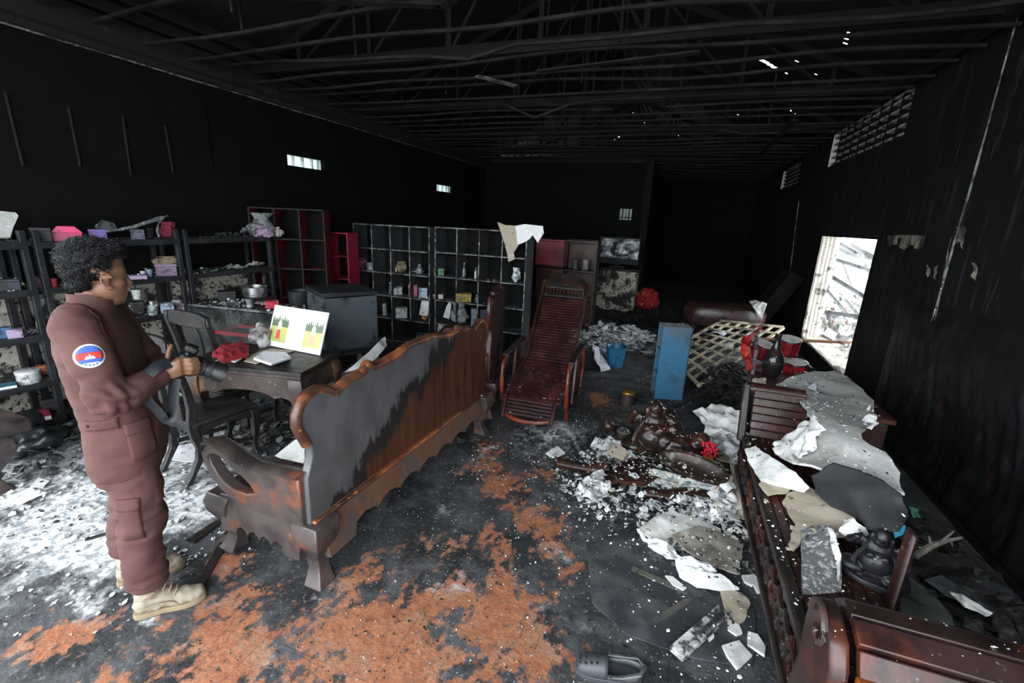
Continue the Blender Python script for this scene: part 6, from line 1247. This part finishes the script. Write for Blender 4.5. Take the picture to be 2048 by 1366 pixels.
# ------------------------------------------------------------------ ruins outside the doorway
M['ruin'] = mat('pale burnt steel', (.78, .80, .82), .6, [((.25, .24, .23), 5, .58, .08), ((.35, .2, .14), 6, .7, .05)], coords='World')
M['brickrub'] = mat('brick and plaster rubble', (.62, .60, .58), .9, [((.45, .2, .13), 3, .62, .05), ((.2, .2, .2), 9, .56, .08)], coords='World')
for k, (a, b, Xa, Xb, w) in enumerate((((1655, 490), (1742, 530), 2.6, 3.2, .06), ((1662, 480), (1735, 520), 3.4, 3.6, .05), ((1680, 478), (1730, 508), 3.9, 3.0, .05), ((1650, 515), (1745, 545), 3.0, 3.4, .06), ((1645, 545), (1735, 600), 2.6, 3.0, .05), ((1690, 540), (1712, 600), 3.8, 3.8, .05), ((1655, 570), (1720, 610), 2.9, 3.6, .06), ((1660, 565), (1700, 612), 4.0, 3.4, .05), ((1640, 625), (1740, 640), 2.6, 3.0, .07), ((1700, 590), (1740, 575), 3.2, 3.8, .05), ((1660, 590), (1690, 625), 3.0, 3.2, .04), ((1715, 500), (1745, 560), 3.6, 3.4, .05))):
    t = thing('fallen_beam', 'pale burnt steel beam number %s in the tangle outside the doorway' % ('one two three four five six seven eight nine ten eleven twelve'.split()[k]), 'beam', (0, 0, 0), group='fallen roof beams outside')
    t['label'] = 'pale burnt steel beam in the tangle outside the doorway'
    A, B = atX(*a, Xa), atX(*b, Xb); d = (B - A) * .35; t.location = (A + B) / 2
    MB().bar(A - d, B + d, w, .012).build('flange', M['ruin'], t, world=True); MB().bar(A - d + V((0, 0, .03)), B + d + V((0, 0, .03)), .012, .06).build('web', M['ruin'], t, world=True)
rr = random.Random(77); mb = MB()
for k in range(900):
    x, y = rr.uniform(2.25, 6.5), rr.uniform(4.6, 13); s = rr.uniform(.03, .16); z = -.2 + (.45 + .25 * noise.noise(V((x * .7, y * .7, 0)))) * rr.random() ** .6
    mb.box((x, y, z), (s, s * rr.uniform(.5, 1.2), s * rr.uniform(.3, .8)), (rr.random() * 3, rr.random() * 3, rr.random() * 3))
mb.single('outside_rubble', M['brickrub'], 'bright brick and plaster rubble outside the doorway', 'rubble', kind='stuff')
mb = MB(); mb.span((6.6, 2, -.2), (6.8, 16, 1.4)); tag(mb.build('wall_outside', M['brickrub']), kind='structure')
# ------------------------------------------------------------------ the man with the camera
PO, PA = V((-2.14, 1.135, 0)), math.radians(47)
man = thing('person', 'man in brown work uniform and tan boots holding a camera at his chest', 'person', PO, PA)
# local frame: x forwards, y to his left, z up
M['skin_h'] = mat('brown skin', (.20, .098, .056), .5, [((.15, .072, .04), 14, .55, .12)], coords='Object', bump=.05)
M['uniform'] = mat('reddish brown uniform cloth', (.082, .032, .028), .85, [((.064, .024, .021), 5, .54, .14)], bump=.12, bscale=220)
M['hair'] = mat('black hair', (.005, .005, .006), .55, spec=.25)
M['boot'] = mat('tan suede boot', (.27, .23, .18), .85, [((.19, .155, .115), 8, .58, .1), ((.33, .29, .24), 14, .62, .08)], bump=.2, bscale=80)
M['bootsole'] = mat('dusty boot sole', (.24, .18, .11), .9, [((.18, .13, .08), 9, .55, .1)])
M['cam'] = mat('black camera body', (.010, .010, .011), .45, bump=.15, bscale=200)
M['strap'] = mat('black camera strap', (.012, .014, .020), .6, bump=.2, bscale=90)
RW_, LW_ = V((.165, -.120, 1.118)), V((.185, .090, 1.075))           # wrists
RE_, LE_ = V((.040, -.262, 1.075)), V((.055, .250, 1.050))           # elbows
RS_, LS_ = V((-.045, -.185, 1.345)), V((-.045, .185, 1.345))         # shoulders
body = MB()
E = lambda c, r, rot=None: body.ell(c, r, rot, 18, 12)
HT = Matrix.Translation(V((-.016, 0, 1.5))) @ Matrix.Rotation(math.radians(24), 4, 'Z') @ Matrix.Rotation(math.radians(4), 4, 'Y') @ Matrix.Translation(V((.03, 0, -1.5)))    # head turned a little to his left
hd = MB(); E = lambda c, r, rot=None: hd.ell(c, r, rot, 20, 14)
E((-.036, 0, 1.560), (.100, .076, .092)); E((.000, 0, 1.530), (.070, .065, .078)); E((.004, 0, 1.470), (.064, .056, .070)); E((.020, 0, 1.428), (.044, .042, .036)); E((.042, 0, 1.414), (.020, .022, .016))
hd.tube([(.058, 0, 1.532), (.066, 0, 1.512), (.076, 0, 1.490), (.080, 0, 1.476)], [.008, .009, .011, .012], 10)
for sy in (-1, 1): E((.071, sy * .010, 1.473), (.010, .008, .008))
E((.061, 0, 1.450), (.010, .022, .006)); E((.058, 0, 1.437), (.011, .019, .007)); E((.050, 0, 1.541), (.018, .046, .009))
for sy in (-1, 1):
    E((.030, sy * .034, 1.490), (.030, .020, .022)); y_ = sy * .074
    hd.tube([(-.006 + .019 * math.cos(a) - .006 * math.sin(a), y_ + sy * (.006 + .004 * math.cos(a - 2)), 1.502 + .031 * math.sin(a)) for a in [.3 + q * .5 for q in range(11)]], [.005] * 7 + [.006, .007, .008, .007], 7)
    E((-.008, sy * .071, 1.500), (.013, .006, .024))
hd.xf(HT); body.v += []; body.add(hd.v, hd.f)
E = lambda c, r, rot=None: body.ell(c, r, rot, 18, 12)
body.tube([(-.045, 0, 1.30), (-.040, 0, 1.39), (-.028, 0, 1.46)], [.066, .054, .052], 16)
body.tube([(-.045, 0, 1.36), (-.04, 0, 1.15), (-.01, 0, .85)], [.075, .09, .09], 12)
for S_, E_, W_ in ((RS_, RE_, RW_), (LS_, LE_, LW_)): body.tube([V((-.045, 0, 1.33)), S_, S_.lerp(E_, .5), E_, E_.lerp(W_, .45), W_], [.06, .05, .045, .04, .036, .027], 12)
for sy, fx in ((-1, .0), (1, -.12)): body.tube([(-.01, sy * .08, .85), (.0 + fx * .4, sy * .10, .5), (fx, sy * .128, .12)], [.08, .058, .042], 12)
def finger(pts, r): body.tube(pts, [r, r * .98, r * .92, r * .78][:len(pts)] if len(pts) <= 4 else r, 8); body.ell(pts[-1], (r * .78,) * 3, None, 8, 6)
# right hand closed round the camera grip, seen from outside
body.loft([[RW_ + d * k + o_ for o_ in (V((0, -.022, -.03)) * w, V((0, .012, -.03)) * w, V((0, .016, 0)) * w, V((0, .012, .03)) * w, V((0, -.022, .03)) * w, V((0, -.03, 0)) * w)] for k, w, d in ((-.01, .75, V((.8, .2, .35))), (.03, 1.0, V((.8, .2, .35))), (.065, 1.25, V((.85, .2, .35))), (.092, 1.2, V((.85, .2, .3))))])
kn = [V((.246, -.114, 1.176)), V((.252, -.118, 1.156)), V((.250, -.118, 1.135)), V((.243, -.114, 1.116))]
for k, p in enumerate(kn): finger([p - V((.02, -.004, 0)), p + V((.024, .004, -.004)), p + V((.046, .028, -.010)), p + V((.038, .056, -.014))], (.0105, .0108, .0104, .0092)[k])
finger([RW_ + V((.018, .016, .030)), V((.192, -.086, 1.178)), V((.198, -.078, 1.208)), V((.208, -.070, 1.228))], .0115)
# left hand cradling the lens
body.loft([[LW_ + d * k + o_ for o_ in (V((0, -.028, -.01)) * w, V((0, -.028, .012)) * w, V((0, 0, .016)) * w, V((0, .028, .012)) * w, V((0, .028, -.01)) * w, V((0, 0, -.016)) * w)] for k, w, d in ((-.01, .8, V((.7, -.5, -.1))), (.04, 1.1, V((.7, -.5, -.1))), (.085, 1.3, V((.7, -.5, -.1))))])
for k in range(4):
    p = LW_ + V((.045 + .015 * k, -.05 + .012 * k, -.008)); finger([p, p + V((.03, -.035, .0)), p + V((.035, -.055, .02)), p + V((.03, -.06, .042))], .0098 - .0004 * k)
finger([LW_ + V((.015, -.03, .012)), LW_ + V((.03, -.03, .04)), LW_ + V((.045, -.035, .062)), LW_ + V((.055, -.04, .078))], .011)
b = blob(body, .0050, 4, .5); b.build('body', M['skin_h'], man, smooth=True, angle=180)
for sy in (-1, 1):
    ey = MB().ell((.0485, sy * .028, 1.518), (.010, .012, .008), None, 10, 8).xf(HT).build('eye', mat('eye white', (.30, .25, .22), .4), man, smooth=True); MB().ell((.0575, sy * .028, 1.518), (.002, .005, .005), None, 8, 6).xf(HT).build('iris', M['hair'], ey, smooth=True)
# hair: short at the sides, fuller on top, made of many fine locks
hb = MB(); hb.ell((-.036, 0, 1.576), (.103, .081, .082), None, 20, 14); hb.ell((-.056, 0, 1.545), (.080, .077, .072), None, 16, 10); hb.ell((-.076, 0, 1.495), (.040, .060, .052), None, 14, 10); hb.ell((.018, 0, 1.618), (.056, .062, .030), None, 14, 8)
hb = blob(hb, .0065, 3)
for i_, p in enumerate(hb.v):                                    # cut the hairline: bare face and temples
    if p.x > .012 and p.z < 1.585: hb.v[i_] = V((.012 + (p.x - .012) * .2, p.y * .86, p.z))
ruffle(hb, .006, (60, 60, 60), 2)
rr = random.Random(3); me = hb.mesh('t'); cap = [(v.co.copy(), v.normal.copy()) for v in me.vertices]; bpy.data.meshes.remove(me)
for p, n_ in cap:
    if n_.z < -.5 or (p.x > .02 and p.z < 1.59): continue
    for _ in range(2):
        top_ = max(0, (p.z - 1.55) / .1); flow = V((.5, rr.uniform(-.5, .5), -.35 + .5 * top_)); fl = (flow - n_ * flow.dot(n_)).normalized()
        t_ = (n_ * rr.uniform(.25, .8) + fl * rr.uniform(.3, 1.0) + V((rr.uniform(-.5, .5), rr.uniform(-.5, .5), rr.uniform(-.4, .4)))).normalized(); a = n_.cross(V((rr.random(), rr.random(), rr.random()))).normalized() * .0016; L = rr.uniform(.005, .010) + .008 * top_
        q = p + V((rr.uniform(-.003, .003), rr.uniform(-.003, .003), rr.uniform(-.003, .003))); mid = q + t_ * L * .55 + n_ * .002
        hb.add([q + a, q - a, mid + a * .8, mid - a * .8, q + t_ * L + fl * .004], [(0, 1, 3, 2), (2, 3, 4)])
hb.xf(HT).build('hair', M['hair'], man)
for sy in (-1, 1): MB().tube([(.060, sy * .014, 1.541), (.059, sy * .028, 1.546), (.046, sy * .042, 1.541)], [.003, .0035, .002], 6).xf(HT).build('eyebrow', M['hair'], man)
# jacket
def ering(cx, z, hd, hw_, n=28, p=.75, cy=0.0): return [V((cx + math.copysign(abs(math.cos(2 * PI * k / n)) ** p, math.cos(2 * PI * k / n)) * hd, cy + math.copysign(abs(math.sin(2 * PI * k / n)) ** p, math.sin(2 * PI * k / n)) * hw_, z)) for k in range(n)]
jk = MB(); jk.loft([ering(-.014, .700, .122, .190), ering(-.010, .74, .132, .197), ering(-.006, .82, .137, .196), ering(-.006, .90, .135, .190), ering(-.014, .98, .130, .184), ering(-.026, 1.06, .126, .186), ering(-.036, 1.15, .126, .194), ering(-.042, 1.24, .122, .200), ering(-.046, 1.31, .110, .194), ering(-.048, 1.355, .092, .165), ering(-.046, 1.385, .074, .105), ering(-.042, 1.41, .066, .076)])
for S_, E_, W_ in ((RS_, RE_, RW_), (LS_, LE_, LW_)):
    d = (E_ - S_)
    jk.tube([S_ - d * .12 + V((0, .05 if S_.y < 0 else -.05, 0)), S_, S_ + d * .3, S_ + d * .65, E_ - d * .06], [.070, .076, .074, .070, .066], 16); f = W_ - E_
    jk.ell(E_ + V((-.002, 0, 0)), (.066, .064, .066)); jk.tube([E_ + V((-.01, 0, 0)), E_ + f * .25, E_ + f * .55, E_ + f * .82, W_ - f * .04], [.064, .064, .058, .049, .044], 16)
jk.v = [V((-.03 + (p.x + .03) * .95, p.y, p.z)) if abs(p.y) < .2 and p.x < .12 else p for p in jk.v]
jk = blob(jk, .0085, 4)
jseg = [(RS_, RE_), (RE_, RW_), (LS_, LE_), (LE_, LW_)]
def elbow_mask(p):
    d = min((p - RE_).length, (p - LE_).length); m_ = max(0, 1 - d / .16)
    return .35 + 1.3 * m_
ruffle(jk, .020, (7, 7, 15), 5, elbow_mask); ruffle(jk, .012, (16, 16, 34), 9, elbow_mask)
for i, p in enumerate(jk.v):                                     # blouse over the waist tab, creases round the elbow
    if abs(p.y) < .23 and .90 < p.z < .99 and p.x < .12: jk.v[i] = p - V((p.x + .014, p.y, 0)) * .035 * math.sin((p.z - .90) / .09 * PI)
    for E_, W_ in ((RE_, RW_), (LE_, LW_)):
        d = (p - E_).length
        if d < .11: jk.v[i] = jk.v[i] + (p - E_).normalized() * .008 * math.sin((p - E_).dot((W_ - E_).normalized()) * 150) * (1 - d / .11)
jkt = jk.build('jacket', M['uniform'], man, smooth=True, angle=180)
bvh = BVHTree.FromPolygons([tuple(p) for p in jk.v], jk.f)
def on_cloth(p, off=.003, d=None):
    q = bvh.find_nearest(V(p)); return q[0] + q[1] * off
def seam(pts, r=.0022, nm='seam', mt=None):
    out = []
    for a, c in zip(pts, pts[1:]):
        for k in range(5): out.append(on_cloth(V(a).lerp(V(c), k / 5), .001))
    out.append(on_cloth(pts[-1], .001)); MB().tube(out, r, 5).build(nm, mt or M['uniform'], jkt, smooth=True)
# collar, cuffs, epaulette, pockets, waist tab
cr = [ering(-.040, 1.395, .076, .086), ering(-.036, 1.425, .070, .074), ering(-.034, 1.452, .070, .070), ering(-.034, 1.447, .064, .063), ering(-.036, 1.40, .060, .062)]
mb = MB(); mb.loft([[V((p.x, p.y, p.z - .035 * max(0, (p.x + .03) / .07))) for p in r] for r in cr], caps=False); mb.build('collar', M['uniform'], jkt, smooth=True)
for E_, W_ in ((RE_, RW_), (LE_, LW_)):
    f = (W_ - E_).normalized(); MB().tube([W_ - f * .05, W_ - f * .045, W_ + f * .002, W_ + f * .004, W_ - f * .01], [.046, .050, .047, .041, .036], 18, caps=False).build('cuff', M['uniform'], jkt, smooth=True)
for sy in (-1, 1):
    ep = [(-.015, sy * .175, 1.40), (-.015, sy * .095, 1.42), (-.06, sy * .095, 1.42), (-.065, sy * .175, 1.40)]; mb = MB()
    n_ = 6; vs_ = []
    for i in range(n_ + 1):
        for j in range(4): vs_.append(on_cloth(V(ep[0]).lerp(V(ep[1]), i / n_).lerp(V(ep[3]).lerp(V(ep[2]), i / n_), j / 3), .003))
    mb.add(vs_, [(i * 4 + j, i * 4 + j + 1, i * 4 + j + 5, i * 4 + j + 4) for i in range(n_) for j in range(3)]); o = mb.build('epaulette', M['uniform'], jkt, smooth=True); q = o.modifiers.new('t', 'SOLIDIFY'); q.thickness = .004; q.offset = 1
    seam([(-.05, sy * .165, 1.40), (-.10, sy * .20, 1.33), (-.11, sy * .215, 1.25), (-.06, sy * .17, 1.18)]); seam([(-.02, sy * .165, 1.40), (.03, sy * .20, 1.32), (.05, sy * .2, 1.22)])
seam([(-.12, -.10, .718), (-.06, -.17, .718), (.03, -.19, .718), (.09, -.14, .718)], .0018)
def laid(nm, quad, par, bv, off=.004, nu=8, nv=5):
    """piece of cloth sewn flat onto the garment"""
    A, B, C_, D = [V(p) for p in quad]; vs_ = []
    for i in range(nu + 1):
        for j in range(nv + 1):
            P = A.lerp(B, i / nu).lerp(D.lerp(C_, i / nu), j / nv); h = bv.find_nearest(P); vs_.append(h[0] + h[1] * off)
    mb = MB(); mb.add(vs_, [(i * (nv + 1) + j, i * (nv + 1) + j + 1, (i + 1) * (nv + 1) + j + 1, (i + 1) * (nv + 1) + j) for i in range(nu) for j in range(nv)]); o = mb.build(nm, M['uniform'], par, smooth=True); s_ = o.modifiers.new('t', 'SOLIDIFY'); s_.thickness = .004; s_.offset = 0
laid('pocket', [(.045, -.20, .92), (.125, -.12, .92), (.125, -.12, .78), (.045, -.20, .78)], jkt, bvh, .002); laid('pocket_flap', [(.04, -.20, .945), (.128, -.12, .945), (.128, -.12, .89), (.04, -.20, .90)], jkt, bvh, .006); laid('waist_tab', [(.03, -.21, .975), (-.09, -.17, .975), (-.09, -.17, .935), (.03, -.21, .935)], jkt, bvh, .005)
p = on_cloth((-.07, -.17, .957), .002); MB().ell(p, (.009, .009, .009), None, 10, 6).build('button', M['hair'], jkt, smooth=True)
# round sleeve patch: blue, red and blue with a white temple, lettering band below
pc = RS_.lerp(RE_, .30) + V((.028, -.075, .0)); q = bvh.find_nearest(pc); pn = q[1]; pn = (pn + V((.25, -.5, 0))).normalized(); pu = V((0, 0, 1)) - pn * pn.z; pu.normalize(); pr_ = pu.cross(pn).normalized(); pc = q[0]; PR_ = .043
FL = {'w': mat('white embroidery', (.78, .78, .80), .8), 'b': mat('blue embroidery', (.04, .10, .42), .8), 'r': mat('red embroidery', (.52, .035, .03), .8), 'o': mat('orange red embroidery', (.75, .16, .06), .8)}
def patch(nm, poly, mt, off):
    """flat embroidered shape laid onto the sleeve"""
    poly = [(p[0] + (q_[0] - p[0]) * e / m_, p[1] + (q_[1] - p[1]) * e / m_) for p, q_ in zip(poly, poly[1:] + poly[:1]) for m_ in [max(1, int(math.hypot(q_[0] - p[0], q_[1] - p[1]) / .12))] for e in range(m_)]
    mb = MB(); n = len(poly); cx = sum(p[0] for p in poly) / n; cy = sum(p[1] for p in poly) / n; ks = (1, .75, .5, .25); vs_ = []
    for k in ks:
        for x, y in poly:
            P = pc + (pr_ * (cx + (x - cx) * k) + pu * (cy + (y - cy) * k)) * PR_; h = bvh.ray_cast(P + pn * .08, -pn); vs_.append((h[0] if h[0] else P) + pn * off)
    P = pc + (pr_ * cx + pu * cy) * PR_; h = bvh.ray_cast(P + pn * .08, -pn); vs_.append((h[0] if h[0] else P) + pn * off)
    fs = [(r * n + i, r * n + (i + 1) % n, (r + 1) * n + (i + 1) % n, (r + 1) * n + i) for r in range(3) for i in range(n)] + [(3 * n + i, 3 * n + (i + 1) % n, 4 * n) for i in range(n)]
    mb.add(vs_, fs); o = mb.build(nm, mt, jkt, smooth=True); s_ = o.modifiers.new('t', 'SOLIDIFY'); s_.thickness = .0012; s_.offset = 1; return o
def cap_poly(y0, y1, r=.86, n=8): a0, a1 = math.asin(max(-1, y0 / r)), math.asin(min(1, y1 / r)); return [(r * math.cos(a0 + (a1 - a0) * k / n), r * math.sin(a0 + (a1 - a0) * k / n)) for k in range(n + 1)] + [(-r * math.cos(a1 - (a1 - a0) * k / n), r * math.sin(a1 - (a1 - a0) * k / n)) for k in range(n + 1)]
patch('sleeve_patch', [(math.cos(2 * PI * k / 28), math.sin(2 * PI * k / 28)) for k in range(28)], FL['w'], .0022)
patch('patch_band', cap_poly(.30, .85), FL['b'], .0034); patch('patch_band', cap_poly(-.28, .30), FL['r'], .0034); patch('patch_band', cap_poly(-.56, -.28), FL['b'], .0034)
patch('patch_temple', [(-.34, -.26), (.34, -.26), (.34, -.14), (.24, -.12), (.22, .04), (.15, -.08), (.08, .0), (0, .20), (-.08, .0), (-.15, -.08), (-.22, .04), (-.24, -.12), (-.34, -.14)], FL['w'], .0046)
for k in range(6): a = -2.35 + .31 * k; patch('patch_letter', [(math.cos(a + e) * r, math.sin(a + e) * r) for e, r in ((-.09, .70), (.09, .70), (.09, .84), (-.09, .84))], FL['b'], .0034)
# trousers
tr = MB(); tr.loft([ering(-.010, .90, .115, .165), ering(-.008, .80, .122, .178), ering(-.006, .72, .120, .178), ering(-.008, .66, .105, .165)])
RL = [V((.005, -.085, .74)), V((.018, -.098, .60)), V((.020, -.106, .48)), V((.004, -.116, .34)), V((.002, -.124, .22)), V((.004, -.128, .165))]; LL = [V((-.02, .085, .74)), V((-.035, .098, .60)), V((-.05, .106, .48)), V((-.085, .118, .34)), V((-.11, .128, .24)), V((-.115, .130, .19))]
for L_ in (RL, LL): tr.tube(L_, [.098, .094, .088, .082, .080, .070], 18, up=(1, 0, 0))
tr = blob(tr, .009, 4); ruffle(tr, .018, (8, 8, 12), 3); ruffle(tr, .016, (13, 13, 30), 6, lambda p: 1.0 if p.z < .30 else (.9 if .42 < p.z < .6 else .35))
trs = tr.build('trousers', M['uniform'], man, smooth=True, angle=180); bvh = BVHTree.FromPolygons([tuple(p) for p in tr.v], tr.f)
jk_par, jkt = jkt, trs
laid('pocket', [(.045, -.22, .60), (-.06, -.22, .60), (-.06, -.22, .44), (.045, -.22, .44)], trs, bvh, .003); laid('pocket_flap', [(.05, -.22, .625), (-.065, -.22, .625), (-.065, -.22, .57), (.05, -.22, .57)], trs, bvh, .007)
for L_ in (RL, LL): MB().tube([L_[-1] + V((0, 0, .03)), L_[-1] + V((0, 0, .005)), L_[-1] + V((0, 0, -.012)), L_[-1] + V((0, 0, -.006))], [.072, .077, .070, .058], 18, caps=False, up=(1, 0, 0)).build('trouser_cuff', M['uniform'], trs, smooth=True)
# boots
def boot(ax, ay, yaw):
    R_ = Matrix.Rotation(yaw, 3, 'Z'); o_ = V((ax, ay, 0)); T = lambda p: o_ + R_ @ V(p)
    mb = MB(); mb.tube([(-.0, 0, .21), (-.004, 0, .15), (-.006, 0, .10)], [.054, .053, .052], 16, up=(1, 0, 0)); mb.ell((-.022, 0, .062), (.046, .040, .046)); mb.ell((.045, 0, .066), (.072, .042, .046), (0, .30, 0)); mb.ell((.11, 0, .046), (.078, .048, .036)); mb.ell((.155, 0, .040), (.052, .044, .032)); mb.ell((.02, 0, .045), (.09, .038, .03))
    b_ = blob(mb, .007, 4); b_.v = [T((p.x, p.y, max(p.z, .018))) for p in b_.v]; ruffle(b_, .005, (40, 40, 50), 2); bo = b_.build('boot', M['boot'], man, smooth=True, angle=180)
    sx = [-.068, -.06, -.035, .0, .04, .08, .12, .16, .19, .205]; sw = [.018, .032, .040, .038, .036, .043, .050, .046, .032, .014]
    mb = MB(); mb.prism([(x, w) for x, w in zip(sx, sw)] + [(x, -w) for x, w in zip(reversed(sx), reversed(sw))], (0, 0, .013), (1, 0, 0), (0, 1, 0), .026); mb.v = [T(p) for p in mb.v]; mb.build('sole', M['bootsole'], bo, bevel=.005)
    for k in range(6): mb = MB(); x, z = .035 + .018 * k, .150 - .013 * k - .002 * k * k; mb.tube([T((x, -.030, z - .018)), T((x + .012, -.012, z + .004)), T((x + .012, .012, z + .004)), T((x, .030, z - .018))], .0032, 6); mb.build('lace', M['bootlace'], bo, smooth=True)
    for p, w in (((-.03, -.036, .10), .0), ((.0, -.044, .075), .0)): pass
    mb = MB(); mb.tube([T((-.052, -.022, .10)), T((-.01, -.052, .115)), T((.03, -.047, .135))], .004, 6); mb.build('seam', M['bootsole'], bo, smooth=True)
    mb = MB(); mb.tube([T((-.03, -.040, .05)), T((.03, -.046, .07)), T((.085, -.048, .062)), T((.11, -.046, .035))], .0035, 6); mb.build('seam', M['bootsole'], bo, smooth=True)
M['bootlace'] = mat('tan lace', (.30, .22, .15), .9)
boot(.0, -.128, .02); boot(-.118, .132, .12)
# ------------------------------------------------------------------ the camera in his hands
cm = thing('photo_camera', 'black camera with a long lens held in the man\'s hands', 'camera', PO + Matrix.Rotation(PA, 3, 'Z') @ V((.238, -.028, 1.148))); cm.rotation_euler = Euler((0, math.radians(30), PA)); 
MB().box((0, 0, 0), (.05, .125, .085)).build('camera_body', M['cam'], cm, bevel=.012); MB().box((.03, -.052, -.006), (.032, .034, .078)).build('grip', M['cam'], cm, bevel=.012)
MB().box((.004, .006, .055), (.055, .05, .035)).build('viewfinder_hump', M['cam'], cm, bevel=.010); MB().box((-.027, .004, -.006), (.004, .075, .052)).build('screen', M['gloss'], cm)
Rx = Matrix.Rotation(PI / 2, 3, 'Y')
MB().lathe([(.036, .02), (.038, .03), (.038, .06), (.040, .062), (.040, .085), (.037, .088), (.038, .12), (.044, .13), (.045, .165), (.040, .165), (.036, .13)], (0, .008, -.004), 24, M=Rx).build('lens', M['cam'], cm, smooth=True)
for z in (.072, .105): MB().lathe([(.0405, z - .008), (.0415, z), (.0405, z + .008)], (0, .008, -.004), 24, M=Rx).build('lens_ring', M['strap'], cm, smooth=True)
MB().lathe([(.034, .128), (.02, .131), (.001, .132)], (0, .008, -.004), 20, M=Rx).build('lens_glass', M['gloss'], cm, smooth=True)
MB().lathe([(.009, .04), (.009, .05)], (0, -.045, 0), 12).build('shutter_dial', M['frame'], cm, smooth=True)
# strap looped over the right wrist
mb = MB(); P_ = lambda x, y, z: PO + Matrix.Rotation(PA, 3, 'Z') @ V((x, y, z)); n = 10
pts = [(.205, -.125, 1.172), (.165, -.165, 1.165), (.130, -.185, 1.13), (.120, -.190, 1.08), (.130, -.185, 1.03), (.150, -.175, .985), (.165, -.165, .945), (.185, -.155, .94), (.195, -.145, .98), (.205, -.135, 1.05), (.215, -.125, 1.10)]
mb.tube(spline([P_(*p) for p in pts], 6), .026, 10, flat=.2, up=(0.2, -.9, .1)); mb.build('strap', M['strap'], cm, world=False, smooth=True).matrix_parent_inverse = wmat(cm).inverted()
# ------------------------------------------------------------------ crumbs of plaster, ash and char lying on whatever is below
bpy.context.view_layer.update(); DG = bpy.context.evaluated_depsgraph_get()
def crumbs(name, label, cat, mt, boxes, smin, smax, seed, ztop=1.3):
    rr = random.Random(seed); mb = MB()
    for (x0, x1, y0, y1, n) in boxes:
        for k in range(n):
            x, y = rr.uniform(x0, x1), rr.uniform(y0, y1); hit, loc, nor, *_ = S.ray_cast(DG, V((x, y, ztop)), V((0, 0, -1)))
            if not hit or nor.z < .45: continue
            s = smin + (smax - smin) * rr.random() ** 2.2; R_ = Euler((rr.gauss(0, .3), rr.gauss(0, .3), rr.random() * 6)).to_matrix(); c = loc + V((0, 0, s * .22)); m_ = rr.choice((4, 5))
            ring = [c + R_ @ V((math.cos(q) * s * rr.uniform(.5, 1.1), math.sin(q) * s * rr.uniform(.4, 1.0), 0)) for q in [2 * PI * i / m_ for i in range(m_)]]
            mb.add(ring + [c + V((0, 0, s * .3)), c - V((0, 0, s * .3))], [(i, (i + 1) % m_, m_) for i in range(m_)] + [((i + 1) % m_, i, m_ + 1) for i in range(m_)])
    return mb.single(name, mt, label, cat, kind='stuff')
crumbs('plaster_crumbs', 'white plaster crumbs strewn over the daybed and the boards', 'crumbs', M['plaster'], [(.5, 1.2, 1.25, 3.3, 500), (.75, 1.6, 3.2, 4.9, 260), (-.5, .6, 2.3, 3.7, 800), (.0, .6, 1.6, 2.4, 110)], .002, .013, 61)
crumbs('char_crumbs', 'black char crumbs strewn over boards and debris', 'crumbs', M['char'], [(.5, 1.2, 1.5, 3.3, 260), (.75, 1.6, 3.2, 4.9, 120), (-.5, .6, 2.2, 3.8, 800), (-.3, .6, 1.6, 2.4, 200)], .002, .014, 62)
crumbs('tan_crumbs', 'tan and grey plaster chunks strewn around the statue', 'crumbs', M['plastertan'], [(.45, 1.1, 1.7, 3.3, 60), (-.5, .6, 2.4, 3.7, 360)], .004, .024, 63)
crumbs('ash_dust', 'grey ash dust flecks on settee, table and lounge chair', 'ash', M['greyash'], [(-2.2, -1.4, 1.3, 3.4, 400), (-3.4, -2.3, 2.1, 2.8, 250), (-1.5, -.7, 3.5, 4.9, 200), (-3.8, -2.6, 1.7, 3.0, 500)], .002, .008, 64, 1.7)
crumbs('floor_flecks', 'pale ash flecks on the dark floor between settee and statue', 'ash', M['ash'], [(-1.4, .0, 2.6, 4.2, 900), (-.3, 1.0, 4.0, 7.0, 700), (-1.3, .3, 4.5, 8.0, 500)], .002, .013, 65)
for k, z in enumerate(LV):
    crumbs('shelf_scraps', 'burnt scraps and shards lying on the %s row of the left shelving' % ('topmost', 'second', 'third', 'fourth', 'lowest')[k], 'scraps', (M['greyash'], M['ash'], M['ash'], M['greyash'], M['char'])[k], [(-4.95, -4.6, .95, 4.15, 230)], .005, .030, 70 + k, z + .10)
crumbs('cabinet_scraps', 'burnt scraps and shards lying in the grid cabinets, upper row', 'scraps', M['greyash'], [(-4.4, -1.85, 5.52, 5.78, 260)], .004, .026, 80, 1.10); crumbs('cabinet_scraps', 'burnt scraps and shards lying in the grid cabinets, middle row', 'scraps', M['greyash'], [(-4.4, -1.85, 5.52, 5.78, 260)], .004, .026, 81, .76)
crumbs('counter_scraps', 'pale scraps lying on the glass counter top', 'scraps', M['ash'], [(-4.35, -3.45, 3.05, 3.45, 120)], .006, .03, 82, 1.0)
